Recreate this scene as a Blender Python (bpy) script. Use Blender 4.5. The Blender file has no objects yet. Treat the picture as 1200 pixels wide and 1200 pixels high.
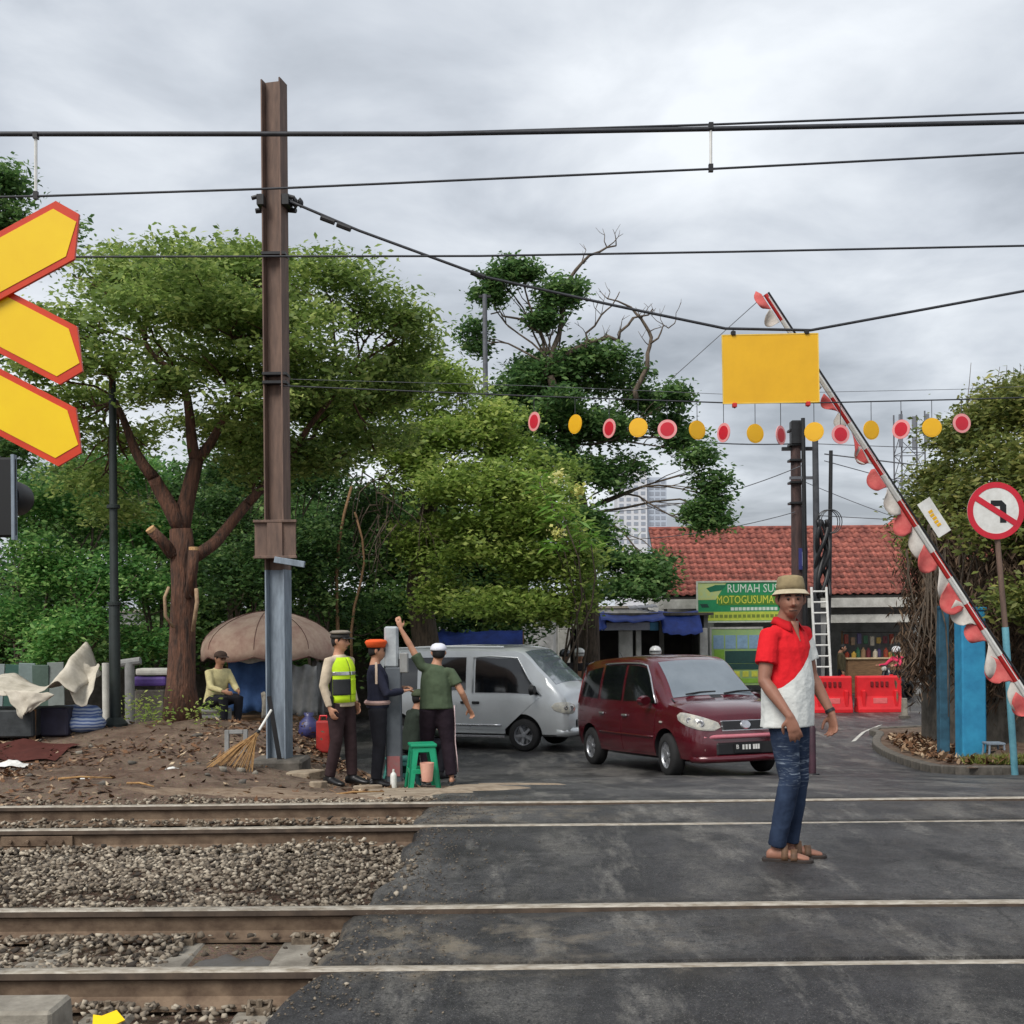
import bpy, bmesh, math, random
import numpy as np
from mathutils import Vector, Matrix, Euler

# ------------------------------------------------------------------ camera, sky, sun, exposure
scene = bpy.context.scene
COL = scene.collection
rnd = random.Random(11)
nr = np.random.default_rng(5)
rad = math.radians

F, HZ, EYE, ROLL = 1350.0, 730.0, 1.42, rad(-0.5)      # focal length in photo pixels, horizon row, eye height, camera roll
cam_data = bpy.data.cameras.new('camera')
cam_data.sensor_width = 36.0
cam_data.lens = F / 1200.0 * 36.0
cam_data.shift_y = (HZ - 600.0) / 1200.0
cam_data.clip_end = 3000.0
cam = bpy.data.objects.new('camera', cam_data)
COL.objects.link(cam)
cam.matrix_world = Matrix.Translation((0, 0, EYE)) @ Matrix.Rotation(rad(90), 4, 'X') @ Matrix.Rotation(ROLL, 4, 'Z')
scene.camera = cam

SUN_EL, SUN_AZ = rad(50), rad(215)                      # azimuth clockwise from +Y: behind the camera, to its left
world = bpy.data.worlds.new('World')
scene.world = world
world.use_nodes = True
def build_sky():
    nt = world.node_tree
    N, L = nt.nodes, nt.links
    N.clear()
    out = N.new('ShaderNodeOutputWorld')
    bg = N.new('ShaderNodeBackground')
    bg.inputs['Strength'].default_value = 0.066
    sky = N.new('ShaderNodeTexSky')
    sky.sky_type = 'NISHITA'
    sky.sun_disc = False
    sky.sun_elevation = SUN_EL
    sky.sun_rotation = SUN_AZ
    sky.air_density = 1.5
    sky.dust_density = 2.0
    co = N.new('ShaderNodeTexCoord')
    sep = N.new('ShaderNodeSeparateXYZ')
    L.new(co.outputs['Generated'], sep.inputs[0])
    zc = N.new('ShaderNodeMath'); zc.operation = 'MAXIMUM'; zc.inputs[1].default_value = 0.0
    L.new(sep.outputs['Z'], zc.inputs[0])
    za = N.new('ShaderNodeMath'); za.operation = 'ADD'; za.inputs[1].default_value = 0.16
    L.new(zc.outputs[0], za.inputs[0])
    dx = N.new('ShaderNodeMath'); dx.operation = 'DIVIDE'
    dy = N.new('ShaderNodeMath'); dy.operation = 'DIVIDE'
    L.new(sep.outputs['X'], dx.inputs[0]); L.new(za.outputs[0], dx.inputs[1])
    L.new(sep.outputs['Y'], dy.inputs[0]); L.new(za.outputs[0], dy.inputs[1])
    cb = N.new('ShaderNodeCombineXYZ')
    L.new(dx.outputs[0], cb.inputs[0]); L.new(dy.outputs[0], cb.inputs[1])
    def noise(scale, detail, rough, dist, off):
        mp = N.new('ShaderNodeMapping'); mp.inputs['Location'].default_value = off
        L.new(cb.outputs[0], mp.inputs[0])
        n = N.new('ShaderNodeTexNoise')
        n.inputs['Scale'].default_value = scale; n.inputs['Detail'].default_value = detail
        n.inputs['Roughness'].default_value = rough; n.inputs['Distortion'].default_value = dist
        L.new(mp.outputs[0], n.inputs['Vector'])
        return n
    n1 = noise(0.62, 5, 0.48, 0.5, (3.1, 1.3, 0))
    n2 = noise(2.6, 6, 0.55, 0.3, (7.7, 2.0, 0))
    mx = N.new('ShaderNodeMix'); mx.data_type = 'FLOAT'; mx.inputs[0].default_value = 0.33
    L.new(n1.outputs['Fac'], mx.inputs[2]); L.new(n2.outputs['Fac'], mx.inputs[3])
    rp = N.new('ShaderNodeValToRGB')
    e = rp.color_ramp.elements
    e[0].position, e[0].color = 0.39, (2.8, 3.06, 3.45, 1)
    e[1].position, e[1].color = 0.62, (6.9, 7.2, 7.55, 1)
    m = rp.color_ramp.elements.new(0.49); m.color = (4.5, 4.82, 5.3, 1)
    L.new(mx.outputs[0], rp.inputs[0])
    mc = N.new('ShaderNodeMix'); mc.data_type = 'RGBA'; mc.inputs[0].default_value = 0.94
    L.new(sky.outputs[0], mc.inputs[6]); L.new(rp.outputs[0], mc.inputs[7])
    L.new(mc.outputs[2], bg.inputs['Color'])
    L.new(bg.outputs[0], out.inputs['Surface'])
build_sky()

sun_data = bpy.data.lights.new('sun', 'SUN')
sun_data.energy = 1.5
sun_data.angle = rad(30)
sun_data.color = (1.0, 0.96, 0.9)
sun = bpy.data.objects.new('sun', sun_data)
COL.objects.link(sun)
sdir = Vector((math.sin(SUN_AZ) * math.cos(SUN_EL), math.cos(SUN_AZ) * math.cos(SUN_EL), math.sin(SUN_EL)))
sun.rotation_euler = sdir.to_track_quat('Z', 'Y').to_euler()
sun.location = (0, 0, 40)

scene.view_settings.view_transform = 'Standard'
scene.view_settings.look = 'None'
scene.view_settings.exposure = 1.10
scene.view_settings.gamma = 1.0
scene.view_settings.use_curve_mapping = False
scene.render.engine = 'CYCLES'
scene.cycles.use_denoising = True
scene.cycles.max_bounces = 6
scene.cycles.diffuse_bounces = 4
scene.cycles.transparent_max_bounces = 8

# ------------------------------------------------------------------ helpers
def P(px, py, d):
    """World point at depth d (metres along Y) that is seen at pixel (px, py) of the photograph: used to survey positions."""
    u, v = (px - 600.0) / F, (HZ - py) / F
    c, s = math.cos(ROLL), math.sin(ROLL)
    return Vector(((u * c - v * s) * d, d, EYE + (u * s + v * c) * d))

def S(r, g, b):
    def f(c):
        c /= 255.0
        return c / 12.92 if c <= 0.04045 else ((c + 0.055) / 1.055) ** 2.4
    return (f(r), f(g), f(b), 1.0)

def tag(o, label=None, category=None, group=None, kind=None):
    if label: o['label'] = label
    if category: o['category'] = category
    if group: o['group'] = group
    if kind: o['kind'] = kind
    return o

def empty(name, loc=(0, 0, 0), rz=0.0, label=None, category=None, group=None):
    o = bpy.data.objects.new(name, None)
    o.empty_display_size = 0.1
    COL.objects.link(o)
    o.location = loc
    o.rotation_euler = (0, 0, rz)
    return tag(o, label, category, group)

def link(name, mesh, parent=None, mats=None):
    o = bpy.data.objects.new(name, mesh)
    COL.objects.link(o)
    if parent is not None: o.parent = parent
    if mats is not None:
        if len(mesh.materials): mesh.materials.clear()
        for m in (mats if isinstance(mats, (list, tuple)) else [mats]): mesh.materials.append(m)
    return o

def copy_tree(o, parent=None):
    c = o.copy()
    COL.objects.link(c)
    c.parent = parent
    for ch in o.children: copy_tree(ch, c)
    return c

def frame_of(d):
    d = Vector(d).normalized()
    a = Vector((0, 0, 1)) if abs(d.z) < 0.9 else Vector((1, 0, 0))
    x = a.cross(d).normalized()
    return x, d.cross(x).normalized(), d

class MB:
    """Collects shapes; build() links them as one mesh object."""
    def __init__(s):
        s.v, s.f, s.m = [], [], []
    def add(s, verts, faces, mi=0):
        b = len(s.v)
        s.v.extend([tuple(p) for p in verts])
        s.f.extend([tuple(i + b for i in f) for f in faces])
        s.m.extend([mi] * len(faces))
        return s
    def box(s, c, size, rot=None, mi=0, taper=1.0):
        hx, hy, hz = size[0] / 2, size[1] / 2, size[2] / 2
        vs = [Vector((x * hx * (taper if z > 0 else 1), y * hy * (taper if z > 0 else 1), z * hz)) for z in (-1, 1) for y in (-1, 1) for x in (-1, 1)]
        if rot is not None:
            m = rot if isinstance(rot, Matrix) else Euler(rot).to_matrix()
            vs = [m @ p for p in vs]
        c = Vector(c)
        return s.add([p + c for p in vs], [(0, 2, 3, 1), (4, 5, 7, 6), (0, 1, 5, 4), (2, 6, 7, 3), (0, 4, 6, 2), (1, 3, 7, 5)], mi)
    def tube(s, pts, r, n=8, mi=0, caps=True, flat=None):
        pts = [Vector(p) for p in pts]
        k = len(pts)
        rs = [r] * k if isinstance(r, (int, float)) else list(r)
        vs, fs = [], []
        x = None
        for i, p in enumerate(pts):
            d = (pts[min(i + 1, k - 1)] - pts[max(i - 1, 0)])
            if d.length < 1e-9: d = Vector((0, 0, 1))
            d.normalize()
            if x is None: x, y, _ = frame_of(d)
            else:
                x = (x - d * x.dot(d))
                if x.length < 1e-6: x, y, _ = frame_of(d)
                x.normalize(); y = d.cross(x)
            for j in range(n):
                a = 2 * math.pi * j / n
                vs.append(p + x * (math.cos(a) * rs[i]) + y * (math.sin(a) * rs[i]))
        for i in range(k - 1):
            for j in range(n):
                j2 = (j + 1) % n
                fs.append((i * n + j, i * n + j2, (i + 1) * n + j2, (i + 1) * n + j))
        if caps:
            fs.append(tuple(range(n - 1, -1, -1)))
            fs.append(tuple((k - 1) * n + j for j in range(n)))
        return s.add(vs, fs, mi)
    def lathe(s, prof, n=24, M=None, mi=0):
        vs, fs = [], []
        for r, z in prof:
            for j in range(n):
                a = 2 * math.pi * j / n
                vs.append(Vector((r * math.cos(a), r * math.sin(a), z)))
        k = len(prof)
        for i in range(k - 1):
            for j in range(n):
                j2 = (j + 1) % n
                fs.append((i * n + j, i * n + j2, (i + 1) * n + j2, (i + 1) * n + j))
        if prof[0][0] > 1e-6: fs.append(tuple(range(n - 1, -1, -1)))
        if prof[-1][0] > 1e-6: fs.append(tuple((k - 1) * n + j for j in range(n)))
        if M is not None: vs = [M @ p for p in vs]
        return s.add(vs, fs, mi)
    def prism(s, poly, h0, h1, M=None, mi=0):
        n = len(poly)
        vs = [Vector((x, y, h0)) for x, y in poly] + [Vector((x, y, h1)) for x, y in poly]
        if M is not None: vs = [M @ p for p in vs]
        fs = [tuple(range(n - 1, -1, -1)), tuple(range(n, 2 * n))]
        fs += [(i, (i + 1) % n, n + (i + 1) % n, n + i) for i in range(n)]
        return s.add(vs, fs, mi)
    def grid(s, rows, mi=0, closed=False):
        nrow, nc = len(rows), len(rows[0])
        vs = [p for r in rows for p in r]
        fs = []
        for i in range(nrow - 1):
            for j in range(nc if closed else nc - 1):
                j2 = (j + 1) % nc
                fs.append((i * nc + j, i * nc + j2, (i + 1) * nc + j2, (i + 1) * nc + j))
        return s.add(vs, fs, mi)
    def loft(s, rings, mi=0):
        s.grid(rings, mi, closed=True)
        n = len(rings[0]); b = len(s.v) - n * len(rings)
        s.f.append(tuple(b + j for j in range(n - 1, -1, -1))); s.m.append(mi)
        e = b + n * (len(rings) - 1)
        s.f.append(tuple(e + j for j in range(n))); s.m.append(mi)
        return s
    def build(s, name, mats=None, parent=None, smooth=False, origin=None, bevel=0.0, seg=1, recalc=True, autosmooth=None):
        me = bpy.data.meshes.new(name)
        vs = s.v
        if origin is not None: vs = [(p[0] - origin[0], p[1] - origin[1], p[2] - origin[2]) for p in vs]
        me.from_pydata(vs, [], s.f)
        me.polygons.foreach_set('material_index', s.m)
        if recalc or bevel:
            bm = bmesh.new(); bm.from_mesh(me)
            if bevel:
                ed = [e for e in bm.edges if len(e.link_faces) == 2 and e.calc_face_angle(0) > 0.5]
                bmesh.ops.bevel(bm, geom=ed, offset=bevel, segments=seg, affect='EDGES', profile=0.6, clamp_overlap=True)
            bmesh.ops.recalc_face_normals(bm, faces=bm.faces)
            bm.to_mesh(me); bm.free()
        if smooth:
            me.polygons.foreach_set('use_smooth', [True] * len(me.polygons))
            if autosmooth: me.set_sharp_from_angle(angle=rad(autosmooth))
        me.update()
        return link(name, me, parent, mats)

def evaluated(o):
    dg = bpy.context.evaluated_depsgraph_get()
    me = bpy.data.meshes.new_from_object(o.evaluated_get(dg), depsgraph=dg)
    old = o.data
    bpy.data.objects.remove(o)
    bpy.data.meshes.remove(old)
    return me

# ------------------------------------------------------------------ materials
def new_mat(name):
    m = bpy.data.materials.new(name)
    m.use_nodes = True
    return m, m.node_tree.nodes, m.node_tree.links, m.node_tree.nodes['Principled BSDF']

def pm(name, c1, c2=None, scale=6.0, rough=0.7, bump=0.0, bscale=60.0, metal=0.0, spec=0.5, coat=0.0, detail=6, rvar=0.0, stretch=None, by_object=0.0, lo=0.35, hi=0.65):
    m, N, L, b = new_mat(name)
    c2 = c2 or tuple(min(1, x * 0.75) for x in c1[:3]) + (1,)
    co = N.new('ShaderNodeTexCoord')
    vec = co.outputs['Object']
    if stretch:
        mp = N.new('ShaderNodeMapping'); mp.inputs['Scale'].default_value = stretch
        L.new(vec, mp.inputs[0]); vec = mp.outputs[0]
    n = N.new('ShaderNodeTexNoise'); n.inputs['Scale'].default_value = scale; n.inputs['Detail'].default_value = detail
    n.inputs['Roughness'].default_value = 0.65
    L.new(vec, n.inputs['Vector'])
    rp = N.new('ShaderNodeValToRGB')
    rp.color_ramp.elements[0].position, rp.color_ramp.elements[0].color = lo, c1
    rp.color_ramp.elements[1].position, rp.color_ramp.elements[1].color = hi, c2
    L.new(n.outputs['Fac'], rp.inputs[0])
    col = rp.outputs[0]
    if by_object:
        oi = N.new('ShaderNodeObjectInfo')
        mr = N.new('ShaderNodeMapRange'); mr.inputs[3].default_value = 1 - by_object; mr.inputs[4].default_value = 1 + by_object
        L.new(oi.outputs['Random'], mr.inputs[0])
        hs = N.new('ShaderNodeHueSaturation'); L.new(mr.outputs[0], hs.inputs['Value']); L.new(col, hs.inputs['Color'])
        col = hs.outputs[0]
    L.new(col, b.inputs['Base Color'])
    b.inputs['Roughness'].default_value = rough
    if rvar:
        mr = N.new('ShaderNodeMapRange'); mr.inputs[3].default_value = max(0.02, rough - rvar); mr.inputs[4].default_value = min(1, rough + rvar)
        L.new(n.outputs['Fac'], mr.inputs[0]); L.new(mr.outputs[0], b.inputs['Roughness'])
    b.inputs['Metallic'].default_value = metal
    b.inputs['Specular IOR Level'].default_value = spec
    b.inputs['Coat Weight'].default_value = coat
    b.inputs['Coat Roughness'].default_value = 0.08
    if bump:
        n2 = N.new('ShaderNodeTexNoise'); n2.inputs['Scale'].default_value = bscale; n2.inputs['Detail'].default_value = 5
        L.new(vec, n2.inputs['Vector'])
        bp = N.new('ShaderNodeBump'); bp.inputs['Strength'].default_value = 1.0; bp.inputs['Distance'].default_value = bump
        L.new(n2.outputs['Fac'], bp.inputs['Height']); L.new(bp.outputs[0], b.inputs['Normal'])
    return m

def leaf_mat(name, dark, mid, light, trans=0.3, rough=0.5):
    m, N, L, b = new_mat(name)
    at = N.new('ShaderNodeAttribute'); at.attribute_name = 'tone'
    rp = N.new('ShaderNodeValToRGB')
    rp.color_ramp.elements[0].color = dark
    rp.color_ramp.elements[1].color = light
    k = rp.color_ramp.elements.new(0.5); k.color = mid
    L.new(at.outputs['Fac'], rp.inputs[0])
    L.new(rp.outputs[0], b.inputs['Base Color'])
    b.inputs['Roughness'].default_value = rough
    b.inputs['Specular IOR Level'].default_value = 0.35
    tr = N.new('ShaderNodeBsdfTranslucent'); L.new(rp.outputs[0], tr.inputs['Color'])
    mx = N.new('ShaderNodeMixShader'); mx.inputs[0].default_value = trans
    out = N['Material Output']
    L.new(b.outputs[0], mx.inputs[1]); L.new(tr.outputs[0], mx.inputs[2]); L.new(mx.outputs[0], out.inputs['Surface'])
    return m

M = {}
M['steel'] = pm('rail_steel_worn', S(184, 177, 164), S(132, 121, 105), 5, 0.5, 0.0008, 40, metal=0.2, stretch=(2.5, 8, 8))
M['rail_rust'] = pm('rail_rust_dusty', S(126, 107, 88), S(82, 65, 52), 4, 0.9, 0.002, 30, stretch=(1.6, 2, 2))
M['rail_shade'] = pm('rail_head_painted_shade', S(92, 78, 66), S(64, 54, 46), 8, 0.9)  # dark tone that paints in the shadow line under the rail head
M['root_pale'] = pm('root_pale', S(172, 146, 116), S(134, 108, 84), 12, 0.9)
M['concrete'] = pm('concrete_weathered', S(150, 144, 132), S(108, 102, 92), 7, 0.9, 0.003, 50)
M['concrete_dark'] = pm('concrete_dirty', S(110, 104, 96), S(72, 68, 62), 5, 0.9, 0.003, 40)
M['clip'] = pm('rail_clip_iron', S(140, 126, 108), S(90, 78, 66), 30, 0.8, metal=0.2)
M['mast_rust'] = pm('mast_rust_paint', S(120, 97, 84), S(90, 73, 65), 4, 0.75, 0.001, 40, stretch=(4, 4, 0.7))
M['mast_grey'] = pm('mast_grey_paint', S(140, 152, 164), S(110, 120, 130), 5, 0.7, 0.001, 30, stretch=(4, 4, 0.8))
M['black_iron'] = pm('black_iron', S(34, 34, 36), S(22, 22, 24), 10, 0.5, 0.0005, 60)
M['wire'] = pm('wire_dark', S(52, 54, 60), S(36, 38, 42), 10, 0.6)
M['wire_light'] = pm('wire_grey', S(98, 100, 106), S(80, 82, 88), 10, 0.6)
M['yellow'] = pm('sign_yellow', S(232, 178, 22), S(222, 168, 20), 2.2, 0.5, 0.0004, 8)
M['cross_yellow'] = pm('crossbuck_yellow', S(246, 206, 0), S(240, 196, 4), 3, 0.4)
M['cross_red'] = pm('crossbuck_red', S(214, 62, 22), S(196, 50, 20), 6, 0.4)
M['white_paint'] = pm('white_paint', S(226, 226, 222), S(205, 204, 198), 8, 0.5)
M['red_paint'] = pm('red_paint', S(196, 44, 40), S(172, 36, 36), 6, 0.5)
M['disc_red'] = pm('disc_red', S(204, 32, 52), S(186, 28, 46), 4, 0.45)
M['black_paint'] = pm('black_paint', S(18, 19, 21), S(13, 14, 16), 8, 0.5)
M['dirt'] = None
M['trunk'] = pm('bark_brown', S(112, 76, 58), S(52, 40, 34), 6, 0.9, 0.03, 14, stretch=(3, 3, 0.6))
M['trunk_grey'] = pm('bark_grey', S(112, 98, 84), S(66, 58, 50), 7, 0.9, 0.015, 14, stretch=(3, 3, 0.6))
M['cut_wood'] = pm('cut_wood', S(206, 168, 120), S(180, 138, 96), 14, 0.85)
M['rubber'] = pm('rubber_tyre', S(34, 34, 35), S(26, 26, 27), 12, 0.85, 0.001, 80)
M['alloy'] = pm('wheel_alloy', S(178, 180, 184), S(150, 152, 156), 9, 0.35, metal=0.7)
M['glass_dark'] = pm('car_glass_dark', S(20, 22, 25), S(14, 16, 18), 2, 0.06, spec=0.7, coat=0.4)
M['glass_screen'] = pm('car_windscreen', S(112, 122, 130), S(96, 106, 114), 1.5, 0.07, spec=0.8, coat=0.8)
M['chrome'] = pm('chrome', S(214, 214, 216), S(190, 190, 194), 6, 0.22, metal=0.85)
M['lamp_glass'] = pm('headlight_lens', S(196, 192, 178), S(150, 150, 146), 14, 0.10, spec=0.7, coat=0.6)
M['black_plastic'] = pm('black_plastic', S(30, 30, 32), S(22, 22, 24), 12, 0.55)
M['car_red'] = pm('maroon_car_paint', S(86, 11, 26), S(78, 10, 24), 2, 0.22, spec=0.6, coat=0.9, metal=0.15)
M['car_silver'] = pm('silver_car_paint', S(204, 208, 210), S(194, 198, 200), 2, 0.3, spec=0.6, coat=0.7, metal=0.35)
M['cloth_tarp'] = pm('tarp_cream', S(206, 198, 182), S(168, 160, 144), 5, 0.85, 0.006, 9)
M['cloth_blue'] = pm('tarp_blue', S(66, 100, 150), S(48, 78, 124), 4, 0.8, 0.006, 7)
M['awning_blue'] = pm('awning_blue', S(34, 62, 140), S(22, 42, 104), 3, 0.7, 0.006, 6)
M['umbrella'] = pm('umbrella_cloth', S(208, 182, 160), S(176, 140, 124), 3.5, 0.9, 0.002, 40)
M['plastic_green'] = pm('green_plastic', S(12, 152, 108), S(8, 134, 96), 4, 0.4)
M['plastic_red'] = pm('red_plastic', S(216, 32, 40), S(196, 26, 34), 3, 0.45)
M['wall_white'] = pm('wall_whitewash', S(206, 204, 196), S(170, 168, 160), 3, 0.9, 0.002, 20)
M['wall_grey'] = pm('wall_grey', S(150, 150, 148), S(118, 118, 116), 3, 0.9, 0.002, 20)
M['tile'] = pm('roof_tile_clay', S(162, 94, 80), S(96, 50, 45), 5, 0.85, 0.004, 20, by_object=0.35)
M['tile_joined'] = pm('roof_tile_clay_far', S(162, 94, 80), S(96, 50, 45), 3.5, 0.85, 0.004, 20)
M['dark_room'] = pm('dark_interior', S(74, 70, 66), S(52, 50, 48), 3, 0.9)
M['wood'] = pm('wood_plank', S(140, 108, 76), S(104, 78, 54), 6, 0.85, 0.002, 30, stretch=(1, 6, 6))
M['blue_pillar'] = pm('pillar_blue', S(52, 150, 190), S(38, 122, 164), 3, 0.75, 0.001, 20)
M['blue_old'] = pm('post_blue_old', S(58, 104, 128), S(40, 74, 92), 5, 0.8)
M['pale_blue'] = pm('post_pale_blue', S(112, 172, 186), S(88, 146, 162), 6, 0.7)
M['straw'] = pm('straw_broom', S(176, 140, 92), S(136, 100, 62), 20, 0.9)
M['lamp_green'] = pm('post_dark_green', S(34, 44, 42), S(24, 32, 30), 6, 0.6)
# ------------------------------------------------------------------ ground, road, tracks
def ss(a, b, x):
    t = np.clip((np.asarray(x, float) - a) / (b - a), 0, 1)
    return t * t * (3 - 2 * t)

def vnoise(x, y, seed=0, octs=3, base=1.0):
    """Smooth pseudo-noise from sines, about -1..1."""
    r = np.random.default_rng(100 + seed)
    x = np.asarray(x, float); y = np.asarray(y, float)
    out = 0.0; amp = 1.0; tot = 0
    for o in range(octs):
        f = base * 2.1 ** o
        a = r.uniform(0, 6.28, 6)
        out = out + amp * (np.sin(f * (x * math.cos(a[0]) + y * math.sin(a[0])) + a[1]) + np.sin(f * 1.3 * (x * math.cos(a[2]) + y * math.sin(a[2])) + a[3]) + np.sin(f * 0.8 * (x * math.cos(a[4]) + y * math.sin(a[4])) + a[5])) / 3
        tot += amp; amp *= 0.55
    return out / tot * 1.6

ROAD_Y = [-60, 9.4, 12.5, 16.0, 18.4, 21.0, 30.0, 60.0, 900]
ROAD_Z = [0.0, 0.0, -0.32, -0.70, -0.83, -0.92, -0.98, -1.0, -1.0]
def road_z(y): return np.interp(y, ROAD_Y, ROAD_Z)
EDGE_Y = [-60, 0.0, 4.09, 5.0, 6.2, 8.0, 9.4, 10.5, 11.6, 12.5, 13.0, 13.4, 14.2, 15.2, 16.5, 18.0, 31.0, 34.0, 900]
EDGE_X = [-1.5, -1.5, -0.91, -0.80, -0.70, -0.65, -0.63, -0.72, -0.6, -0.35, -0.38, -0.75, -1.4, -2.4, -3.3, -3.6, -4.2, -40.0, -40.0]
def edge_x(y): return np.interp(y, EDGE_Y, EDGE_X)

def left_z(x, y):
    z = np.interp(y, [-60, 2, 9.5, 10.3, 13, 15.5, 19, 24, 32, 60, 900], [-0.16, -0.18, -0.18, -0.07, -0.10, 0.02, -0.30, -0.6, -0.95, -1.05, -1.05])
    z = z + 0.15 * np.exp(-(((x + 4.4) / 1.3) ** 2 + ((y - 15.2) / 1.1) ** 2)) + 0.12 * np.exp(-(((x + 3.4) / 1.0) ** 2 + ((y - 13.9) / 0.7) ** 2))
    return z
def ground_z(x, y):
    """Height of the bare ground (under the road sheet)."""
    x = np.asarray(x, float); y = np.asarray(y, float)
    e = edge_x(y)
    s = ss(-3.2, -1.2, x)
    s = np.where(y < 9.6, ss(-0.05, 0.15, x - e), s)
    s = np.where(y > 13.2, np.maximum(s, ss(-0.6, 0.1, x - e)), s)
    rz = road_z(y) - 0.05
    z = left_z(x, y) * (1 - s) + rz * s
    bumps = 0.05 * vnoise(x, y, 1, 3, 1.7) + 0.03 * vnoise(x, y, 2, 2, 7)
    w = np.where(y < 9.6, 0.25, 1.0) * (1 - s)
    return z + bumps * w

def make_ground():
    xs = np.concatenate([[-700, -300, -120, -60, -35, -24, -17, -12.5], np.arange(-10, 2.0, 0.12), np.arange(2, 12, 0.5), [13, 16, 20, 28, 45, 80, 200, 700]])
    ys = np.concatenate([[-60, -30, -12, -5, -1, 1], np.arange(2.5, 22, 0.12), np.arange(22, 60, 1.0), [65, 80, 120, 200, 400, 900]])
    X, Y = np.meshgrid(xs, ys)
    Z = ground_z(X, Y)
    m, N, L, b = new_mat('ground_soil')
    co = N.new('ShaderNodeTexCoord')
    def nz(sc, det=6, r=0.6):
        n = N.new('ShaderNodeTexNoise'); n.inputs['Scale'].default_value = sc; n.inputs['Detail'].default_value = det; n.inputs['Roughness'].default_value = r
        L.new(co.outputs['Object'], n.inputs['Vector']); return n
    n1, n2, n3 = nz(0.7), nz(5, 8, 0.7), nz(45, 6, 0.7)
    r1 = N.new('ShaderNodeValToRGB')
    r1.color_ramp.elements[0].position, r1.color_ramp.elements[0].color = 0.35, S(84, 64, 50)
    r1.color_ramp.elements[1].position, r1.color_ramp.elements[1].color = 0.66, S(176, 150, 122)
    L.new(n2.outputs['Fac'], r1.inputs[0])
    r2 = N.new('ShaderNodeValToRGB')
    r2.color_ramp.elements[0].position, r2.color_ramp.elements[0].color = 0.4, S(124, 82, 60)
    r2.color_ramp.elements[1].position, r2.color_ramp.elements[1].color = 0.6, S(150, 124, 100)
    L.new(n1.outputs['Fac'], r2.inputs[0])
    mx = N.new('ShaderNodeMix'); mx.data_type = 'RGBA'; mx.inputs[0].default_value = 0.45
    L.new(r1.outputs[0], mx.inputs[6]); L.new(r2.outputs[0], mx.inputs[7])
    mu = N.new('ShaderNodeMix'); mu.data_type = 'RGBA'; mu.blend_type = 'OVERLAY'; mu.inputs[0].default_value = 0.6
    L.new(mx.outputs[2], mu.inputs[6]); L.new(n3.outputs['Color'], mu.inputs[7])
    hs = N.new('ShaderNodeHueSaturation'); hs.inputs['Saturation'].default_value = 0.8; hs.inputs['Value'].default_value = 0.68
    L.new(mu.outputs[2], hs.inputs['Color'])
    L.new(hs.outputs[0], b.inputs['Base Color'])
    b.inputs['Roughness'].default_value = 0.95; b.inputs['Specular IOR Level'].default_value = 0.2
    bp = N.new('ShaderNodeBump'); bp.inputs['Distance'].default_value = 0.03
    L.new(n3.outputs['Fac'], bp.inputs['Height']); L.new(bp.outputs[0], b.inputs['Normal'])
    M['dirt'] = m
    rows = [[(X[i, j], Y[i, j], Z[i, j]) for j in range(len(xs))] for i in range(len(ys))]
    o = MB().grid(rows).build('ground', m, smooth=True)
    tag(o, 'brown soil with dust and leaf litter around the crossing', kind='structure')
make_ground()

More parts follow.
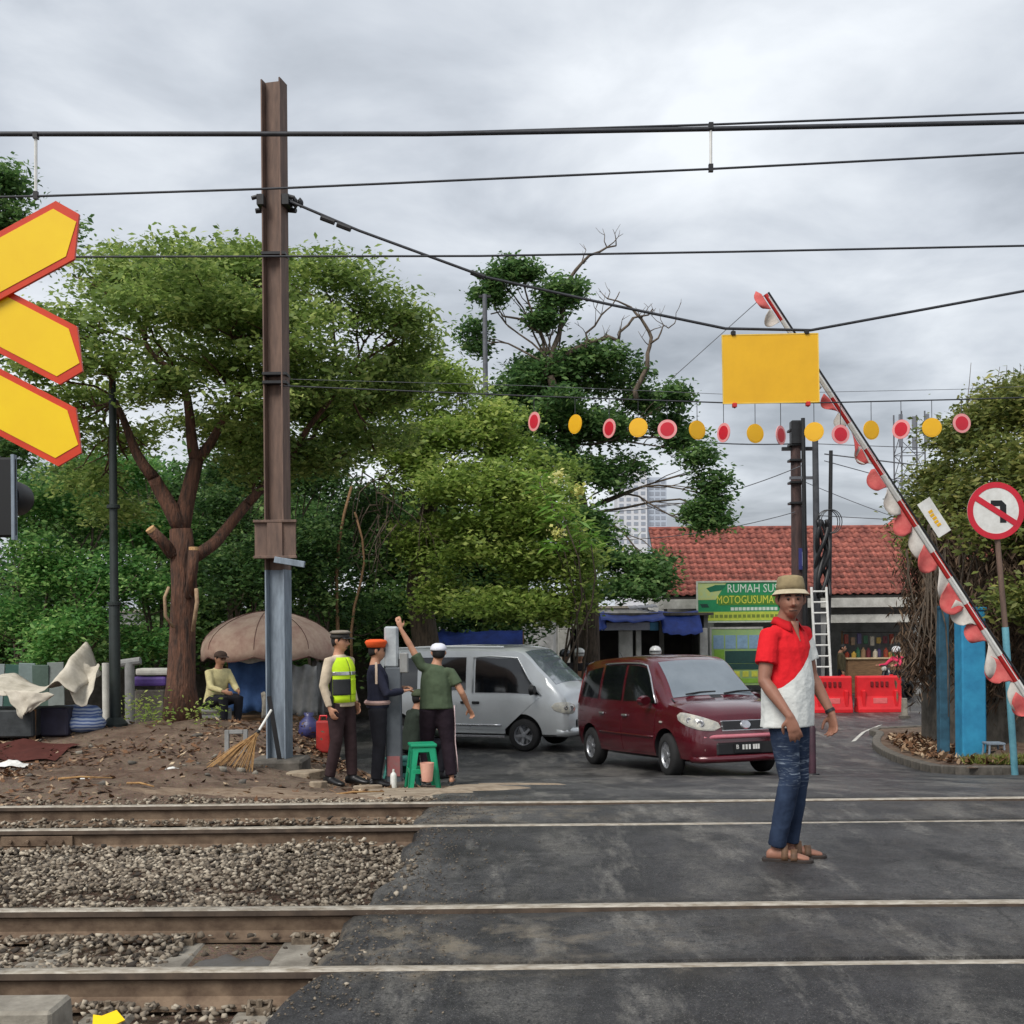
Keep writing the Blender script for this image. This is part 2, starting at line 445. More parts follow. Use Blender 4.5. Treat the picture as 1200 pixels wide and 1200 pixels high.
RAILS = [4.78, 5.81, 8.12, 9.17]
def asphalt_mat():
    m, N, L, b = new_mat('asphalt')
    co = N.new('ShaderNodeTexCoord')
    geo = N.new('ShaderNodeSeparateXYZ'); L.new(co.outputs['Object'], geo.inputs[0])
    def nz(sc, det=6, r=0.6, st=None):
        n = N.new('ShaderNodeTexNoise'); n.inputs['Scale'].default_value = sc; n.inputs['Detail'].default_value = det; n.inputs['Roughness'].default_value = r
        if st:
            mp = N.new('ShaderNodeMapping'); mp.inputs['Scale'].default_value = st; L.new(co.outputs['Object'], mp.inputs[0]); L.new(mp.outputs[0], n.inputs['Vector'])
        else: L.new(co.outputs['Object'], n.inputs['Vector'])
        return n
    def ramp(src, p0, c0, p1, c1):
        r = N.new('ShaderNodeValToRGB')
        r.color_ramp.elements[0].position, r.color_ramp.elements[0].color = p0, c0
        r.color_ramp.elements[1].position, r.color_ramp.elements[1].color = p1, c1
        L.new(src, r.inputs[0]); return r
    def mixc(a, bb, f, mode='MIX'):
        x = N.new('ShaderNodeMix'); x.data_type = 'RGBA'; x.blend_type = mode
        if isinstance(f, float): x.inputs[0].default_value = f
        else: L.new(f, x.inputs[0])
        for s_, i in ((a, 6), (bb, 7)):
            if isinstance(s_, tuple): x.inputs[i].default_value = s_
            else: L.new(s_, x.inputs[i])
        return x.outputs[2]
    big = nz(0.55, 5, 0.6); mid = nz(2.4, 8, 0.68); fine = nz(85, 4, 0.8); sweep = nz(1.1, 6, 0.65, (1, 0.35, 1))
    c = ramp(mid.outputs['Fac'], 0.3, S(30, 30, 32), 0.68, S(68, 68, 71)).outputs[0]
    old = ramp(big.outputs['Fac'], 0.50, (0, 0, 0, 1), 0.56, (0.7, 0.7, 0.7, 1)).outputs[0]
    c = mixc(c, S(84, 84, 85), old)
    dustf = ramp(sweep.outputs['Fac'], 0.5, (0, 0, 0, 1), 0.66, (0.75, 0.75, 0.75, 1)).outputs[0]
    c = mixc(c, S(112, 110, 106), dustf)
    worn = ramp(nz(1.0, 7, 0.7, (2.6, 0.55, 1)).outputs['Fac'], 0.52, (0, 0, 0, 1), 0.64, (0.8, 0.8, 0.8, 1)).outputs[0]
    c = mixc(c, S(126, 124, 120), worn)
    fresh = ramp(nz(0.8, 6, 0.65, (1.5, 1.0, 1)).outputs['Fac'], 0.36, (0.85, 0.85, 0.85, 1), 0.46, (0, 0, 0, 1)).outputs[0]
    c = mixc(c, S(26, 26, 28), fresh)
    agg = ramp(fine.outputs['Fac'], 0.34, (0.2, 0.2, 0.2, 1), 0.72, (2.0, 1.97, 1.9, 1)).outputs[0]
    c = mixc(c, agg, 0.85, 'MULTIPLY')
    grit = nz(14, 8, 0.8)
    c = mixc(c, ramp(grit.outputs['Fac'], 0.36, (0.55, 0.55, 0.56, 1), 0.66, (1.5, 1.48, 1.44, 1)).outputs[0], 0.8, 'MULTIPLY')
    chip = ramp(nz(150, 2, 0.5).outputs['Fac'], 0.64, (0, 0, 0, 1), 0.68, (0.8, 0.8, 0.8, 1)).outputs[0]
    c = mixc(c, S(142, 139, 133), chip)
    pit = ramp(nz(38, 3, 0.6).outputs['Fac'], 0.33, (0.9, 0.9, 0.9, 1), 0.38, (0, 0, 0, 1)).outputs[0]
    c = mixc(c, S(24, 24, 25), pit)
    # dried mud and crumbled stone beside the near track, where the asphalt is broken
    def band(y0, w):
        s_ = N.new('ShaderNodeMath'); s_.operation = 'SUBTRACT'; s_.inputs[1].default_value = y0; L.new(geo.outputs[1], s_.inputs[0])
        a_ = N.new('ShaderNodeMath'); a_.operation = 'ABSOLUTE'; L.new(s_.outputs[0], a_.inputs[0])
        mr = N.new('ShaderNodeMapRange'); mr.inputs[1].default_value = w; mr.inputs[2].default_value = 0.0; L.new(a_.outputs[0], mr.inputs[0])
        return mr.outputs[0]
    def mul(a, bb):
        x = N.new('ShaderNodeMath'); x.operation = 'MULTIPLY'; L.new(a, x.inputs[0]); L.new(bb, x.inputs[1]); return x.outputs[0]
    mudn = ramp(nz(3.2, 8, 0.75).outputs['Fac'], 0.47, (0, 0, 0, 1), 0.60, (1, 1, 1, 1)).outputs[0]
    xr = N.new('ShaderNodeMapRange'); xr.inputs[1].default_value = 1.0; xr.inputs[2].default_value = -0.5; L.new(geo.outputs[0], xr.inputs[0])
    xm = N.new('ShaderNodeMath'); xm.operation = 'ADD'; xm.inputs[1].default_value = 0.12; xm.use_clamp = True; L.new(xr.outputs[0], xm.inputs[0])
    for y0, w in ((5.2, 0.75), (4.72, 0.12), (5.9, 0.1), (8.65, 0.7)):
        c = mixc(c, S(132, 122, 106), mul(mul(band(y0, w), mudn), xm.outputs[0]))
    # dirt packed along the rails, with broken edges
    dirtn = ramp(nz(6, 8, 0.8).outputs['Fac'], 0.42, (0, 0, 0, 1), 0.52, (1, 1, 1, 1)).outputs[0]
    for r_ in RAILS:
        c = mixc(c, S(34, 32, 31), mul(band(r_, 0.26), dirtn))
    # thin dark cracks
    vo = N.new('ShaderNodeTexVoronoi'); vo.feature = 'DISTANCE_TO_EDGE'; vo.inputs['Scale'].default_value = 0.9
    dn = nz(3, 5, 0.6)
    ad = N.new('ShaderNodeMix'); ad.data_type = 'RGBA'; ad.blend_type = 'LINEAR_LIGHT'; ad.inputs[0].default_value = 0.22
    L.new(co.outputs['Object'], ad.inputs[6]); L.new(dn.outputs['Color'], ad.inputs[7]); L.new(ad.outputs[2], vo.inputs['Vector'])
    cr = ramp(vo.outputs['Distance'], 0.0, (1, 1, 1, 1), 0.012, (0, 0, 0, 1)).outputs[0]
    cm = ramp(big.outputs['Fac'], 0.52, (0, 0, 0, 1), 0.6, (0.8, 0.8, 0.8, 1)).outputs[0]
    c = mixc(c, S(30, 30, 31), mul(cr, cm))
    L.new(c, b.inputs['Base Color'])
    rr = N.new('ShaderNodeMapRange'); rr.inputs[3].default_value = 0.28; rr.inputs[4].default_value = 0.66; L.new(big.outputs['Fac'], rr.inputs[0])
    L.new(rr.outputs[0], b.inputs['Roughness'])
    b.inputs['Specular IOR Level'].default_value = 0.4
    bp = N.new('ShaderNodeBump'); bp.inputs['Distance'].default_value = 0.012
    L.new(fine.outputs['Fac'], bp.inputs['Height'])
    bp2 = N.new('ShaderNodeBump'); bp2.inputs['Distance'].default_value = 0.03
    L.new(mid.outputs['Fac'], bp2.inputs['Height']); L.new(bp.outputs[0], bp2.inputs['Normal']); L.new(bp2.outputs[0], b.inputs['Normal'])
    return m
M['asphalt'] = asphalt_mat()

def make_road():
    ys = list(np.concatenate([[-40, -10, 0], np.arange(1.0, 10.2, 0.1), np.arange(10.2, 19, 0.2), np.arange(19, 34, 0.5), [36, 40, 50, 60]]))
    cut = []
    for k, r in enumerate(RAILS):
        s = 1 if k % 2 == 0 else -1                       # the groove lies inside the gauge
        for a in (-0.044, -0.037): cut.append((r + s * a, 0.007))
        for a, z in ((0.036, -0.055), (0.085, -0.055), (0.10, 0.0)): cut.append((r + s * a, z))
    ys = [y for y in ys if all(abs(y - r) > 0.11 for r in RAILS)]
    allY = sorted([(y, 0.0) for y in ys] + cut)
    rows = []
    for y, dz in allY:
        e = float(edge_x(y)) + 0.07 * float(vnoise(y * 1.0, 0.0, 4, 3, 4.0)) + 0.03 * float(vnoise(y, 3.0, 5, 2, 16))
        z = float(road_z(y)) - 0.012
        xs = [e - 0.10, e - 0.05, e, e + 0.08, e + 0.2] + list(np.linspace(max(e + 0.5, -3), 8, 40)) + [12, 30, 60]
        row = []
        for i, x in enumerate(xs):
            zz = z + dz + 0.008 * float(vnoise(x, y, 6, 2, 1.6))
            if i == 0: zz = float(ground_z(x, y)) - 0.06
            elif i == 1: zz = z + dz - 0.05
            elif i == 2: zz = z + dz - 0.015
            row.append((x, y, zz))
        rows.append(row)
    o = MB().grid(rows).build('road', M['asphalt'], smooth=True)
    tag(o, 'worn dark asphalt road over the level crossing', kind='structure')
make_road()

def rail_profile():
    # (y, z): running surface at z = 0, height 0.159, head 0.07, foot 0.14
    h = [(0.0, 0.0), (0.024, -0.002), (0.034, -0.010), (0.036, -0.036), (0.012, -0.050), (0.009, -0.115), (0.035, -0.138), (0.070, -0.147), (0.070, -0.159)]
    return h + [(-a, b) for a, b in reversed(h[1:])]

def make_track(yn, yf, label, skip):
    root = empty('railway_track', (0, (yn + yf) / 2, 0), label=label, category='railway track')
    oy = (yn + yf) / 2
    pr = rail_profile(); n = len(pr)
    xs = list(np.arange(-9, 6.1, 0.5)); xs = [-60, -30, -15] + xs + [10, 20, 60]
    for y in (yn, yf):
        rows = [[(x, y - oy + a, b + 0.002 * math.sin(x * 1.3 + y)) for a, b in pr] for x in xs]
        mb = MB().loft(rows)
        mats = []
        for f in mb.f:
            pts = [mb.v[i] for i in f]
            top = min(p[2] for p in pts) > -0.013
            mats.append(1 if top else 2 if min(p[2] for p in pts) > -0.054 else 0)  # top is steel, head sides carry the painted shade, the rest is rust
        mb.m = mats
        o = mb.build('rail', [M['rail_rust'], M['steel'], M['rail_shade']], root, smooth=True, autosmooth=35)
        if y == yn:
            j = MB()     # joint plates with bolt heads
            for s in (-1, 1): j.box((-3.35, s * 0.022, -0.085), (0.5, 0.02, 0.07))
            for q in range(4):
                j.tube([(-3.53 + q * 0.12, -0.055, -0.085), (-3.53 + q * 0.12, 0.05, -0.085)], 0.014, 6)
            jo = j.build('joint_plate', M['rail_rust'], o, bevel=0.003)
            jo.location = (0, y - oy, 0)
    sl = MB()
    sl.prism([(-1.0, -0.11), (1.0, -0.11), (1.0, 0.11), (-1.0, 0.11)], -0.26, -0.163, Matrix.Rotation(rad(90), 4, 'Z'))
    me = None
    cl = MB()
    for s in (1,):
        cl.box((0, s * 0.085, -0.150), (0.10, 0.05, 0.03))
        cl.tube([(-0.04, s * 0.10, -0.14), (-0.045, s * 0.075, -0.118), (0.0, s * 0.06, -0.128), (0.045, s * 0.075, -0.118), (0.04, s * 0.10, -0.14)], 0.011, 6)
        cl.tube([(0, s * 0.09, -0.15), (0, s * 0.09, -0.105)], 0.014, 6)
    so = sl.build('sleeper', M['concrete'], root, bevel=0.02)
    co = cl.build('rail_clip', M['clip'], root)
    first = True
    for k in range(16):
        x = -8.85 + 0.6 * k - skip
        if x > -0.95: break
        if first: s_ = so
        else: s_ = so.copy(); COL.objects.link(s_)
        s_.location = (x, 0, 0); s_.rotation_euler = (0, 0, rnd.uniform(-0.02, 0.02))
        for yy in (yn - oy, yf - oy):
            for turn in (0, math.pi):
                c_ = co if first and yy < 0 and turn == 0 else co.copy()
                if c_ is not co: COL.objects.link(c_)
                c_.parent = s_; c_.location = (0, yy, 0); c_.rotation_euler = (0, 0, turn)
        first = False
    return root
make_track(RAILS[0], RAILS[1], 'nearer railway track with rusty rails, bare sleepers and a muddy hollow', 0.0)
make_track(RAILS[2], RAILS[3], 'farther railway track with rust-brown rails beside the dirt verge', 0.25)

def scatter_mesh(pos, size, rng, flat=0.7, jag=0.35):
    """Many angular stones as one vertex array."""
    base = np.array([(1, 0.2, 0.1), (-1, -0.1, 0.2), (0.1, 1, -0.2), (-0.2, -1, 0.1), (0.55, 0.5, 0.8), (-0.5, 0.3, 0.9), (0.2, -0.6, 0.8), (0.1, 0.1, -0.9)], float)
    F_ = np.array([(0, 2, 4), (2, 5, 4), (2, 1, 5), (1, 3, 5), (3, 6, 5), (3, 0, 6), (0, 4, 6), (4, 5, 6), (0, 7, 2), (2, 7, 1), (1, 7, 3), (3, 7, 0)])
    n = len(pos)
    q = rng.normal(size=(n, 4)); q /= np.linalg.norm(q, axis=1)[:, None]
    w, x, y, z = q.T
    Rm = np.stack([1 - 2 * (y * y + z * z), 2 * (x * y - z * w), 2 * (x * z + y * w), 2 * (x * y + z * w), 1 - 2 * (x * x + z * z), 2 * (y * z - x * w), 2 * (x * z - y * w), 2 * (y * z + x * w), 1 - 2 * (x * x + y * y)], 1).reshape(n, 3, 3)
    v = base[None] * (1 + rng.uniform(-jag, jag, (n, 8, 1))) * (np.stack([np.ones(n), rng.uniform(0.6, 1, n), rng.uniform(0.45, 0.8, n)], 1)[:, None, :])
    v = np.einsum('nij,nkj->nki', Rm, v) * size[:, None, None]
    v[:, :, 2] *= flat
    v = v + pos[:, None, :]
    f = F_[None] + (np.arange(n) * 8)[:, None, None]
    return v.reshape(-1, 3), f.reshape(-1, 3)

def np_mesh(name, v, f, mats, parent=None, tone=None, smooth=False):
    me = bpy.data.meshes.new(name)
    nv, nf, k = len(v), len(f), f.shape[1]
    me.vertices.add(nv); me.vertices.foreach_set('co', np.ascontiguousarray(v, dtype=np.float32).ravel())
    me.loops.add(nf * k); me.loops.foreach_set('vertex_index', np.ascontiguousarray(f, dtype=np.int32).ravel())
    me.polygons.add(nf)
    me.polygons.foreach_set('loop_start', np.arange(0, nf * k, k, dtype=np.int32))
    if tone is not None:
        a = me.attributes.new('tone', 'FLOAT', 'FACE')
        a.data.foreach_set('value', np.ascontiguousarray(tone, dtype=np.float32))
    me.update(calc_edges=True)
    if smooth: me.polygons.foreach_set('use_smooth', [True] * nf)
    return link(name, me, parent, mats)

def stone_mat():
    m = leaf_mat('ballast_stone', S(60, 54, 48), S(120, 109, 95), S(178, 167, 149), trans=0.0, rough=0.95)
    return m
M['stone'] = stone_mat()
def make_ballast():
    rng = np.random.default_rng(3)
    n = 72000
    x = rng.uniform(-8.5, -0.55, n); y = rng.uniform(3.0, 10.1, n)
    # finer count where it is close to the lens
    keep = (x < edge_x(y) + rng.normal(0, 0.07, n))
    for r in RAILS: keep &= np.abs(y - r) > 0.065
    pit = (x > -1.62) & (x < -0.98) & (y > 4.86) & (y < 5.72)
    keep &= ~(pit & (rng.random(n) < 0.93))
    far = y > 9.35
    keep &= ~(far & (rng.random(n) < 0.55))
    keep &= ~((y < 4.7) & (x < -0.8) & (rng.random(n) < 0.35))
    keep &= ~((y > 8.2) & (y < 9.1) & (rng.random(n) < 0.6))
    x, y = x[keep], y[keep]; n = len(x)
    size = rng.uniform(0.010, 0.029, n) * np.where(y < 4.7, 0.9, 1.0)
    heap = 0.05 * (vnoise(x, y, 9, 2, 2.2) > -0.1) + 0.03 * vnoise(x, y, 10, 2, 3)
    mid = (y > 5.95) & (y < 7.95)
    z = ground_z(x, y) + np.where(mid, 0.05, 0.005) + heap * np.where(mid, 0.9, 0.35) * rng.random(n) + size * 0.2
    for r in RAILS: z = z + 0.045 * np.exp(-((np.abs(y - r) - 0.12) / 0.14) ** 2) * (np.abs(y - r) > 0.06) * ~pit[keep]
    # stones that lie on a sleeper are raised on to it
    pos = np.stack([x, y, z], 1)
    v, f = scatter_mesh(pos, size, rng)
    tone = np.repeat(np.clip(rng.normal(0.5, 0.3, n), 0, 1), 12)
    tag(np_mesh('ballast', v, f, M['stone'], tone=tone), 'grey-brown crushed stone ballast between and beside the rails', kind='stuff')
    # mud and crumbs on the broken asphalt edge, and loose stones on the verge
    n = 2600
    y = np.concatenate([rng.uniform(4.2, 9.6, 1500), rng.uniform(9.4, 12.6, 1100)])
    x = np.concatenate([edge_x(y[:1500]) + np.abs(rng.normal(0, 0.28, 1500)) - 0.02, rng.uniform(-7, -0.8, 1100)])
    ok = np.ones(n, bool)
    for r in RAILS: ok &= np.abs(y - r) > 0.06
    x, y = x[ok], y[ok]; n = len(x)
    size = rng.uniform(0.003, 0.010, n)
    inroad = x > edge_x(y)
    z = np.where(inroad & (y < 9.6), -0.012, np.maximum(ground_z(x, y), np.where(inroad, road_z(y) - 0.012, -9))) + size * 0.3
    v, f = scatter_mesh(np.stack([x, y, z], 1), size, rng)
    tag(np_mesh('gravel_crumbs', v, f, M['stone'], tone=np.repeat(np.clip(rng.normal(0.5, 0.25, n), 0, 1) * 0.6, 12)), 'loose stone crumbs along the broken asphalt edge', kind='stuff')
make_ballast()

M['cement'] = pm('cement_spill', S(162, 148, 128), S(120, 104, 86), 5, 0.95, 0.012, 30)
M['mud'] = pm('wet_mud', S(104, 104, 104), S(84, 80, 74), 3, 0.35, 0.004, 18)
def patch(name, cx, cy, rx, ry, zoff, mat, label, seed, n=56, kind='structure', zf=None):
    rows = []
    for k in range(7):
        t = k / 6
        row = []
        for j in range(n):
            a = 2 * math.pi * j / n
            w = 1 + 0.22 * math.sin(3 * a + seed) + 0.10 * math.sin(7 * a + seed * 2.1) + 0.05 * math.sin(13 * a + seed * 0.7)
            x, y = cx + rx * w * t * math.cos(a), cy + ry * w * t * math.sin(a)
            z = max(float(ground_z(x, y)), float(road_z(y)) - 0.012 if x > float(edge_x(y)) - 0.02 else -9) if zf is None else zf
            row.append((x, y, z + zoff * (1 - t ** 4) - (0.012 if k == 6 else 0)))
        rows.append(row)
    o = MB().grid(rows, closed=True).build(name, mat, smooth=True)
    return tag(o, label, kind=kind)
patch('cement_patch', -0.85, 11.5, 0.85, 1.15, 0.03, M['cement'], 'sandy cement spilled beside the road under the green stool', 1.0)
patch('cement_patch', -0.05, 12.6, 0.55, 0.26, 0.012, M['cement'], 'thin tongue of dried cement running on to the road', 2.3)
patch('cement_patch', -2.1, 10.6, 1.3, 0.5, 0.012, pm('dust_pale', S(140, 122, 102), S(108, 88, 70), 7, 0.95, 0.012, 40), 'pale dust strip between the farther track and the verge', 4.0)
patch('mud_puddle', -1.32, 5.28, 0.2, 0.36, 0.02, M['mud'], 'grey muddy hollow between two bare sleepers', 0.4, zf=-0.185)
for k, (a, b_, c_, d_) in enumerate(((-1.68, 5.25, 0.16, 0.62), (-1.08, 5.22, 0.15, 0.5))):
    pass

def make_litter():
    rng = np.random.default_rng(21)
    n = 34000
    x = rng.uniform(-9, -1.0, n); y = rng.uniform(9.8, 17.5, n)
    ok = (vnoise(x, y, 12, 3, 0.9) + rng.normal(0, 0.5, n) > 0.1) & (x < edge_x(y) - 0.3)
    ok &= ~((y < 11.2) & (x > -3.5) & (rng.random(n) < 0.8))
    x, y = x[ok], y[ok]; n = len(x)
    z = ground_z(x, y) + 0.012
    l = rng.uniform(0.015, 0.06, n); a = rng.uniform(0, 6.28, n); tl = rng.normal(0, 0.35, n); tb = rng.normal(0, 0.35, n)
    dx = np.stack([np.cos(a), np.sin(a), tl], 1) * l[:, None]; dy = np.stack([-np.sin(a), np.cos(a), tb], 1) * (l * 0.42)[:, None]
    c = np.stack([x, y, z], 1)
    v = np.stack([c - dx, c + dy - dx * 0.1, c + dx, c - dy - dx * 0.1], 1).reshape(-1, 3)
    f = np.arange(n * 4).reshape(-1, 4)
    m = leaf_mat('leaf_litter', S(52, 36, 28), S(124, 90, 64), S(206, 186, 156), trans=0.1, rough=0.9)
    tag(np_mesh('leaf_litter', v, f, m, tone=np.clip(rng.normal(0.36, 0.27, n), 0, 1)), 'dry brown leaves and scraps strewn over the soil verge', kind='stuff')
make_litter()
# ------------------------------------------------------------------ trees and plants
def foliage(clumps, rng, dens=60, per=34, leaf=0.085, aspect=0.46, spread=0.2, flat=0.5, droop=0.25, shell=0.4, tone0=0.5, tonev=0.18, sub=5):
    """Leaf quads for a list of (centre, rx, ry, rz) clumps: sprays spread through each clump's volume, leaves round each spray."""
    V, T = [], []
    if sub:                                              # break each clump into uneven smaller ones, for a ragged outline with gaps
        fine = []
        for c, rx, ry, rz in clumps:
            for q in range(sub):
                o = rng.normal(size=3); o /= np.linalg.norm(o)
                o = o * rng.uniform(0.25, 0.8); k_ = rng.uniform(0.38, 0.68)
                fine.append((np.array(c) + o * np.array([rx, ry, rz]), rx * k_, ry * k_, rz * k_))
        clumps = fine
    for c, rx, ry, rz in clumps:
        area = (rx * ry + rx * rz + ry * rz) / 3 * 4 * math.pi
        k = max(8, int(dens * area / 10 * 1.75))
        d = rng.normal(size=(k, 3)); d /= np.linalg.norm(d, axis=1)[:, None]
        d[:, 2] = np.where(d[:, 2] < -0.35, -d[:, 2], d[:, 2])
        r = shell + (1.08 - shell) * rng.random(k) ** 0.8
        sp = np.array(c)[None] + d * r[:, None] * np.array([rx, ry, rz])[None]
        st = np.clip(rng.normal(tone0, tonev, k), 0, 1)
        n = k * per
        ctr = np.repeat(sp, per, 0) + rng.normal(size=(n, 3)) * np.array([spread, spread, spread * flat])[None]
        a = rng.uniform(0, 2 * math.pi, n)
        l = leaf * 1.2 * rng.uniform(0.5, 1.5, n)
        dr = rng.normal(-droop, 0.35, n)
        u = np.stack([np.cos(a), np.sin(a), dr], 1); u /= np.linalg.norm(u, axis=1)[:, None]
        nm = rng.normal(size=(n, 3)) * 0.8 + np.array([0, -0.25, 0.9])[None]
        w = np.cross(nm, u); w /= (np.linalg.norm(w, axis=1)[:, None] + 1e-9)
        up = np.cross(u, w)
        U = u * l[:, None] * 0.5; W = w * (l * aspect * 0.5)[:, None]
        v = np.stack([ctr - U, ctr + W - U * 0.1 + up * (l * 0.06)[:, None], ctr + U, ctr - W - U * 0.1 + up * (l * 0.06)[:, None]], 1)
        V.append(v.reshape(-1, 3))
        T.append(np.clip(np.repeat(st, per) + rng.normal(0, 0.14, n), 0, 1))
    v = np.concatenate(V); t = np.concatenate(T)
    return v, np.arange(len(v)).reshape(-1, 4), t

def px_clump(px, py, d, rpx, rpy, depth=None):
    s = d / F
    return (P(px, py, d), rpx * s, (depth if depth else rpx * s), rpy * s)

def branch_to(mb, a, b, r0, r1, rng, n=6, wob=0.12, mi=0, sag=0.0):
    a, b = Vector(a), Vector(b)
    L_ = (b - a).length
    o = Vector(rng.normal(size=3)) * wob * L_ * 0.4
    o2 = Vector(rng.normal(size=3)) * wob * L_ * 0.25
    pts, rs = [], []
    for i in range(n + 1):
        t = i / n
        p = a.lerp(b, t) + o * math.sin(math.pi * t) + o2 * math.sin(2 * math.pi * t)
        p.z += sag * L_ * math.sin(math.pi * t)
        pts.append(p); rs.append(r0 * (1 - t) + r1 * t)
    mb.tube(pts, rs, 8 if r0 > 0.05 else 5, mi=mi)
    return pts

def tree(name, label, base, trunk_pts, trunk_r, clumps, leafmat, bark, seed, fork=None, group=None, bare=None, category='tree', twig=0.014, **kw):
    rng = np.random.default_rng(seed)
    root = empty(name, base, label=label, category=category, group=group)
    tb = MB()
    if trunk_pts:
        tb.tube(trunk_pts, trunk_r, 14)
        ends = trunk_pts[-1] if fork is None else None
        fk = [Vector(p) for p in (fork or [trunk_pts[-1]])]
        for c, rx, ry, rz in clumps:
            f_ = min(fk, key=lambda p: (p - Vector(c)).length)
            L_ = (Vector(c) - f_).length
            pts = branch_to(tb, f_, Vector(c) - Vector((0, 0, rz * 0.3)), min(trunk_r[-1] * 0.7, 0.008 + 0.010 * L_), twig, rng, sag=0.06)
            for q in range(3):
                e = Vector(c) + Vector((rng.uniform(-1, 1) * rx, rng.uniform(-1, 1) * ry, rng.uniform(-0.2, 0.8) * rz)) * 0.85
                branch_to(tb, pts[3 + q], e, twig * 1.1, 0.006, rng, n=4)
        tb.build('trunk', bark if name != 'rain_tree' else M['trunk'], root, smooth=True, origin=base)
    if bare:
        for line in bare:
            bb = MB()
            pts = [Vector(p) for p in line['pts']]
            fine = []
            for i in range(len(pts) - 1):
                for t in (0, 0.33, 0.66):
                    fine.append(pts[i].lerp(pts[i + 1], t) + Vector(rng.normal(size=3)) * 0.035)
            fine.append(pts[-1])
            r0, r1 = line['r']
            bb.tube(fine, [r0 + (r1 - r0) * i / (len(fine) - 1) for i in range(len(fine))], 6)
            for q in range(line.get('twigs', 4)):
                i = rng.integers(len(fine) // 3, len(fine))
                e = fine[i] + Vector((rng.uniform(-0.5, 0.5), rng.uniform(-0.3, 0.3), rng.uniform(0.1, 0.6)))
                tw = branch_to(bb, fine[i], e, r1 * 0.9, 0.005, rng, n=3)
                branch_to(bb, tw[2], tw[2] + Vector((rng.uniform(-0.25, 0.25), 0, rng.uniform(0.05, 0.3))), 0.008, 0.004, rng, n=2)
            bb.build('bare_branch', bark, root, smooth=True, origin=base)
    v, f, t = foliage(clumps, rng, **kw)
    v = v - np.array(base)[None]
    np_mesh('crown', v, f, leafmat, root, tone=t)
    return root

M['leaf_a'] = leaf_mat('leaf_raintree', S(72, 94, 48), S(126, 152, 76), S(196, 208, 124), 0.54)
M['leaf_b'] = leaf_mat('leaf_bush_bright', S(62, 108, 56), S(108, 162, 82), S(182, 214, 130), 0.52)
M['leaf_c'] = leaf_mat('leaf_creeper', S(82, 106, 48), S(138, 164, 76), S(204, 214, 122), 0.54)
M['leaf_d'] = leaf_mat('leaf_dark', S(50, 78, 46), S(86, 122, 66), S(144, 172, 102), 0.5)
M['leaf_e'] = leaf_mat('leaf_hedge', S(64, 80, 40), S(112, 124, 62), S(168, 164, 92), 0.4)
M['leaf_dry'] = leaf_mat('stems_dry', S(58, 46, 38), S(92, 74, 60), S(134, 112, 90), 0.1, 0.9)
M['leaf_f'] = leaf_mat('leaf_long', S(80, 124, 44), S(116, 160, 62), S(170, 194, 104), 0.4)

def gp(px, d):
    """Ground point under photo column px at depth d."""
    x = P(px, 800, d).x
    return Vector((x, d, float(max(ground_z(x, d), road_z(d) - 0.012 if x > edge_x(d) else -9))))

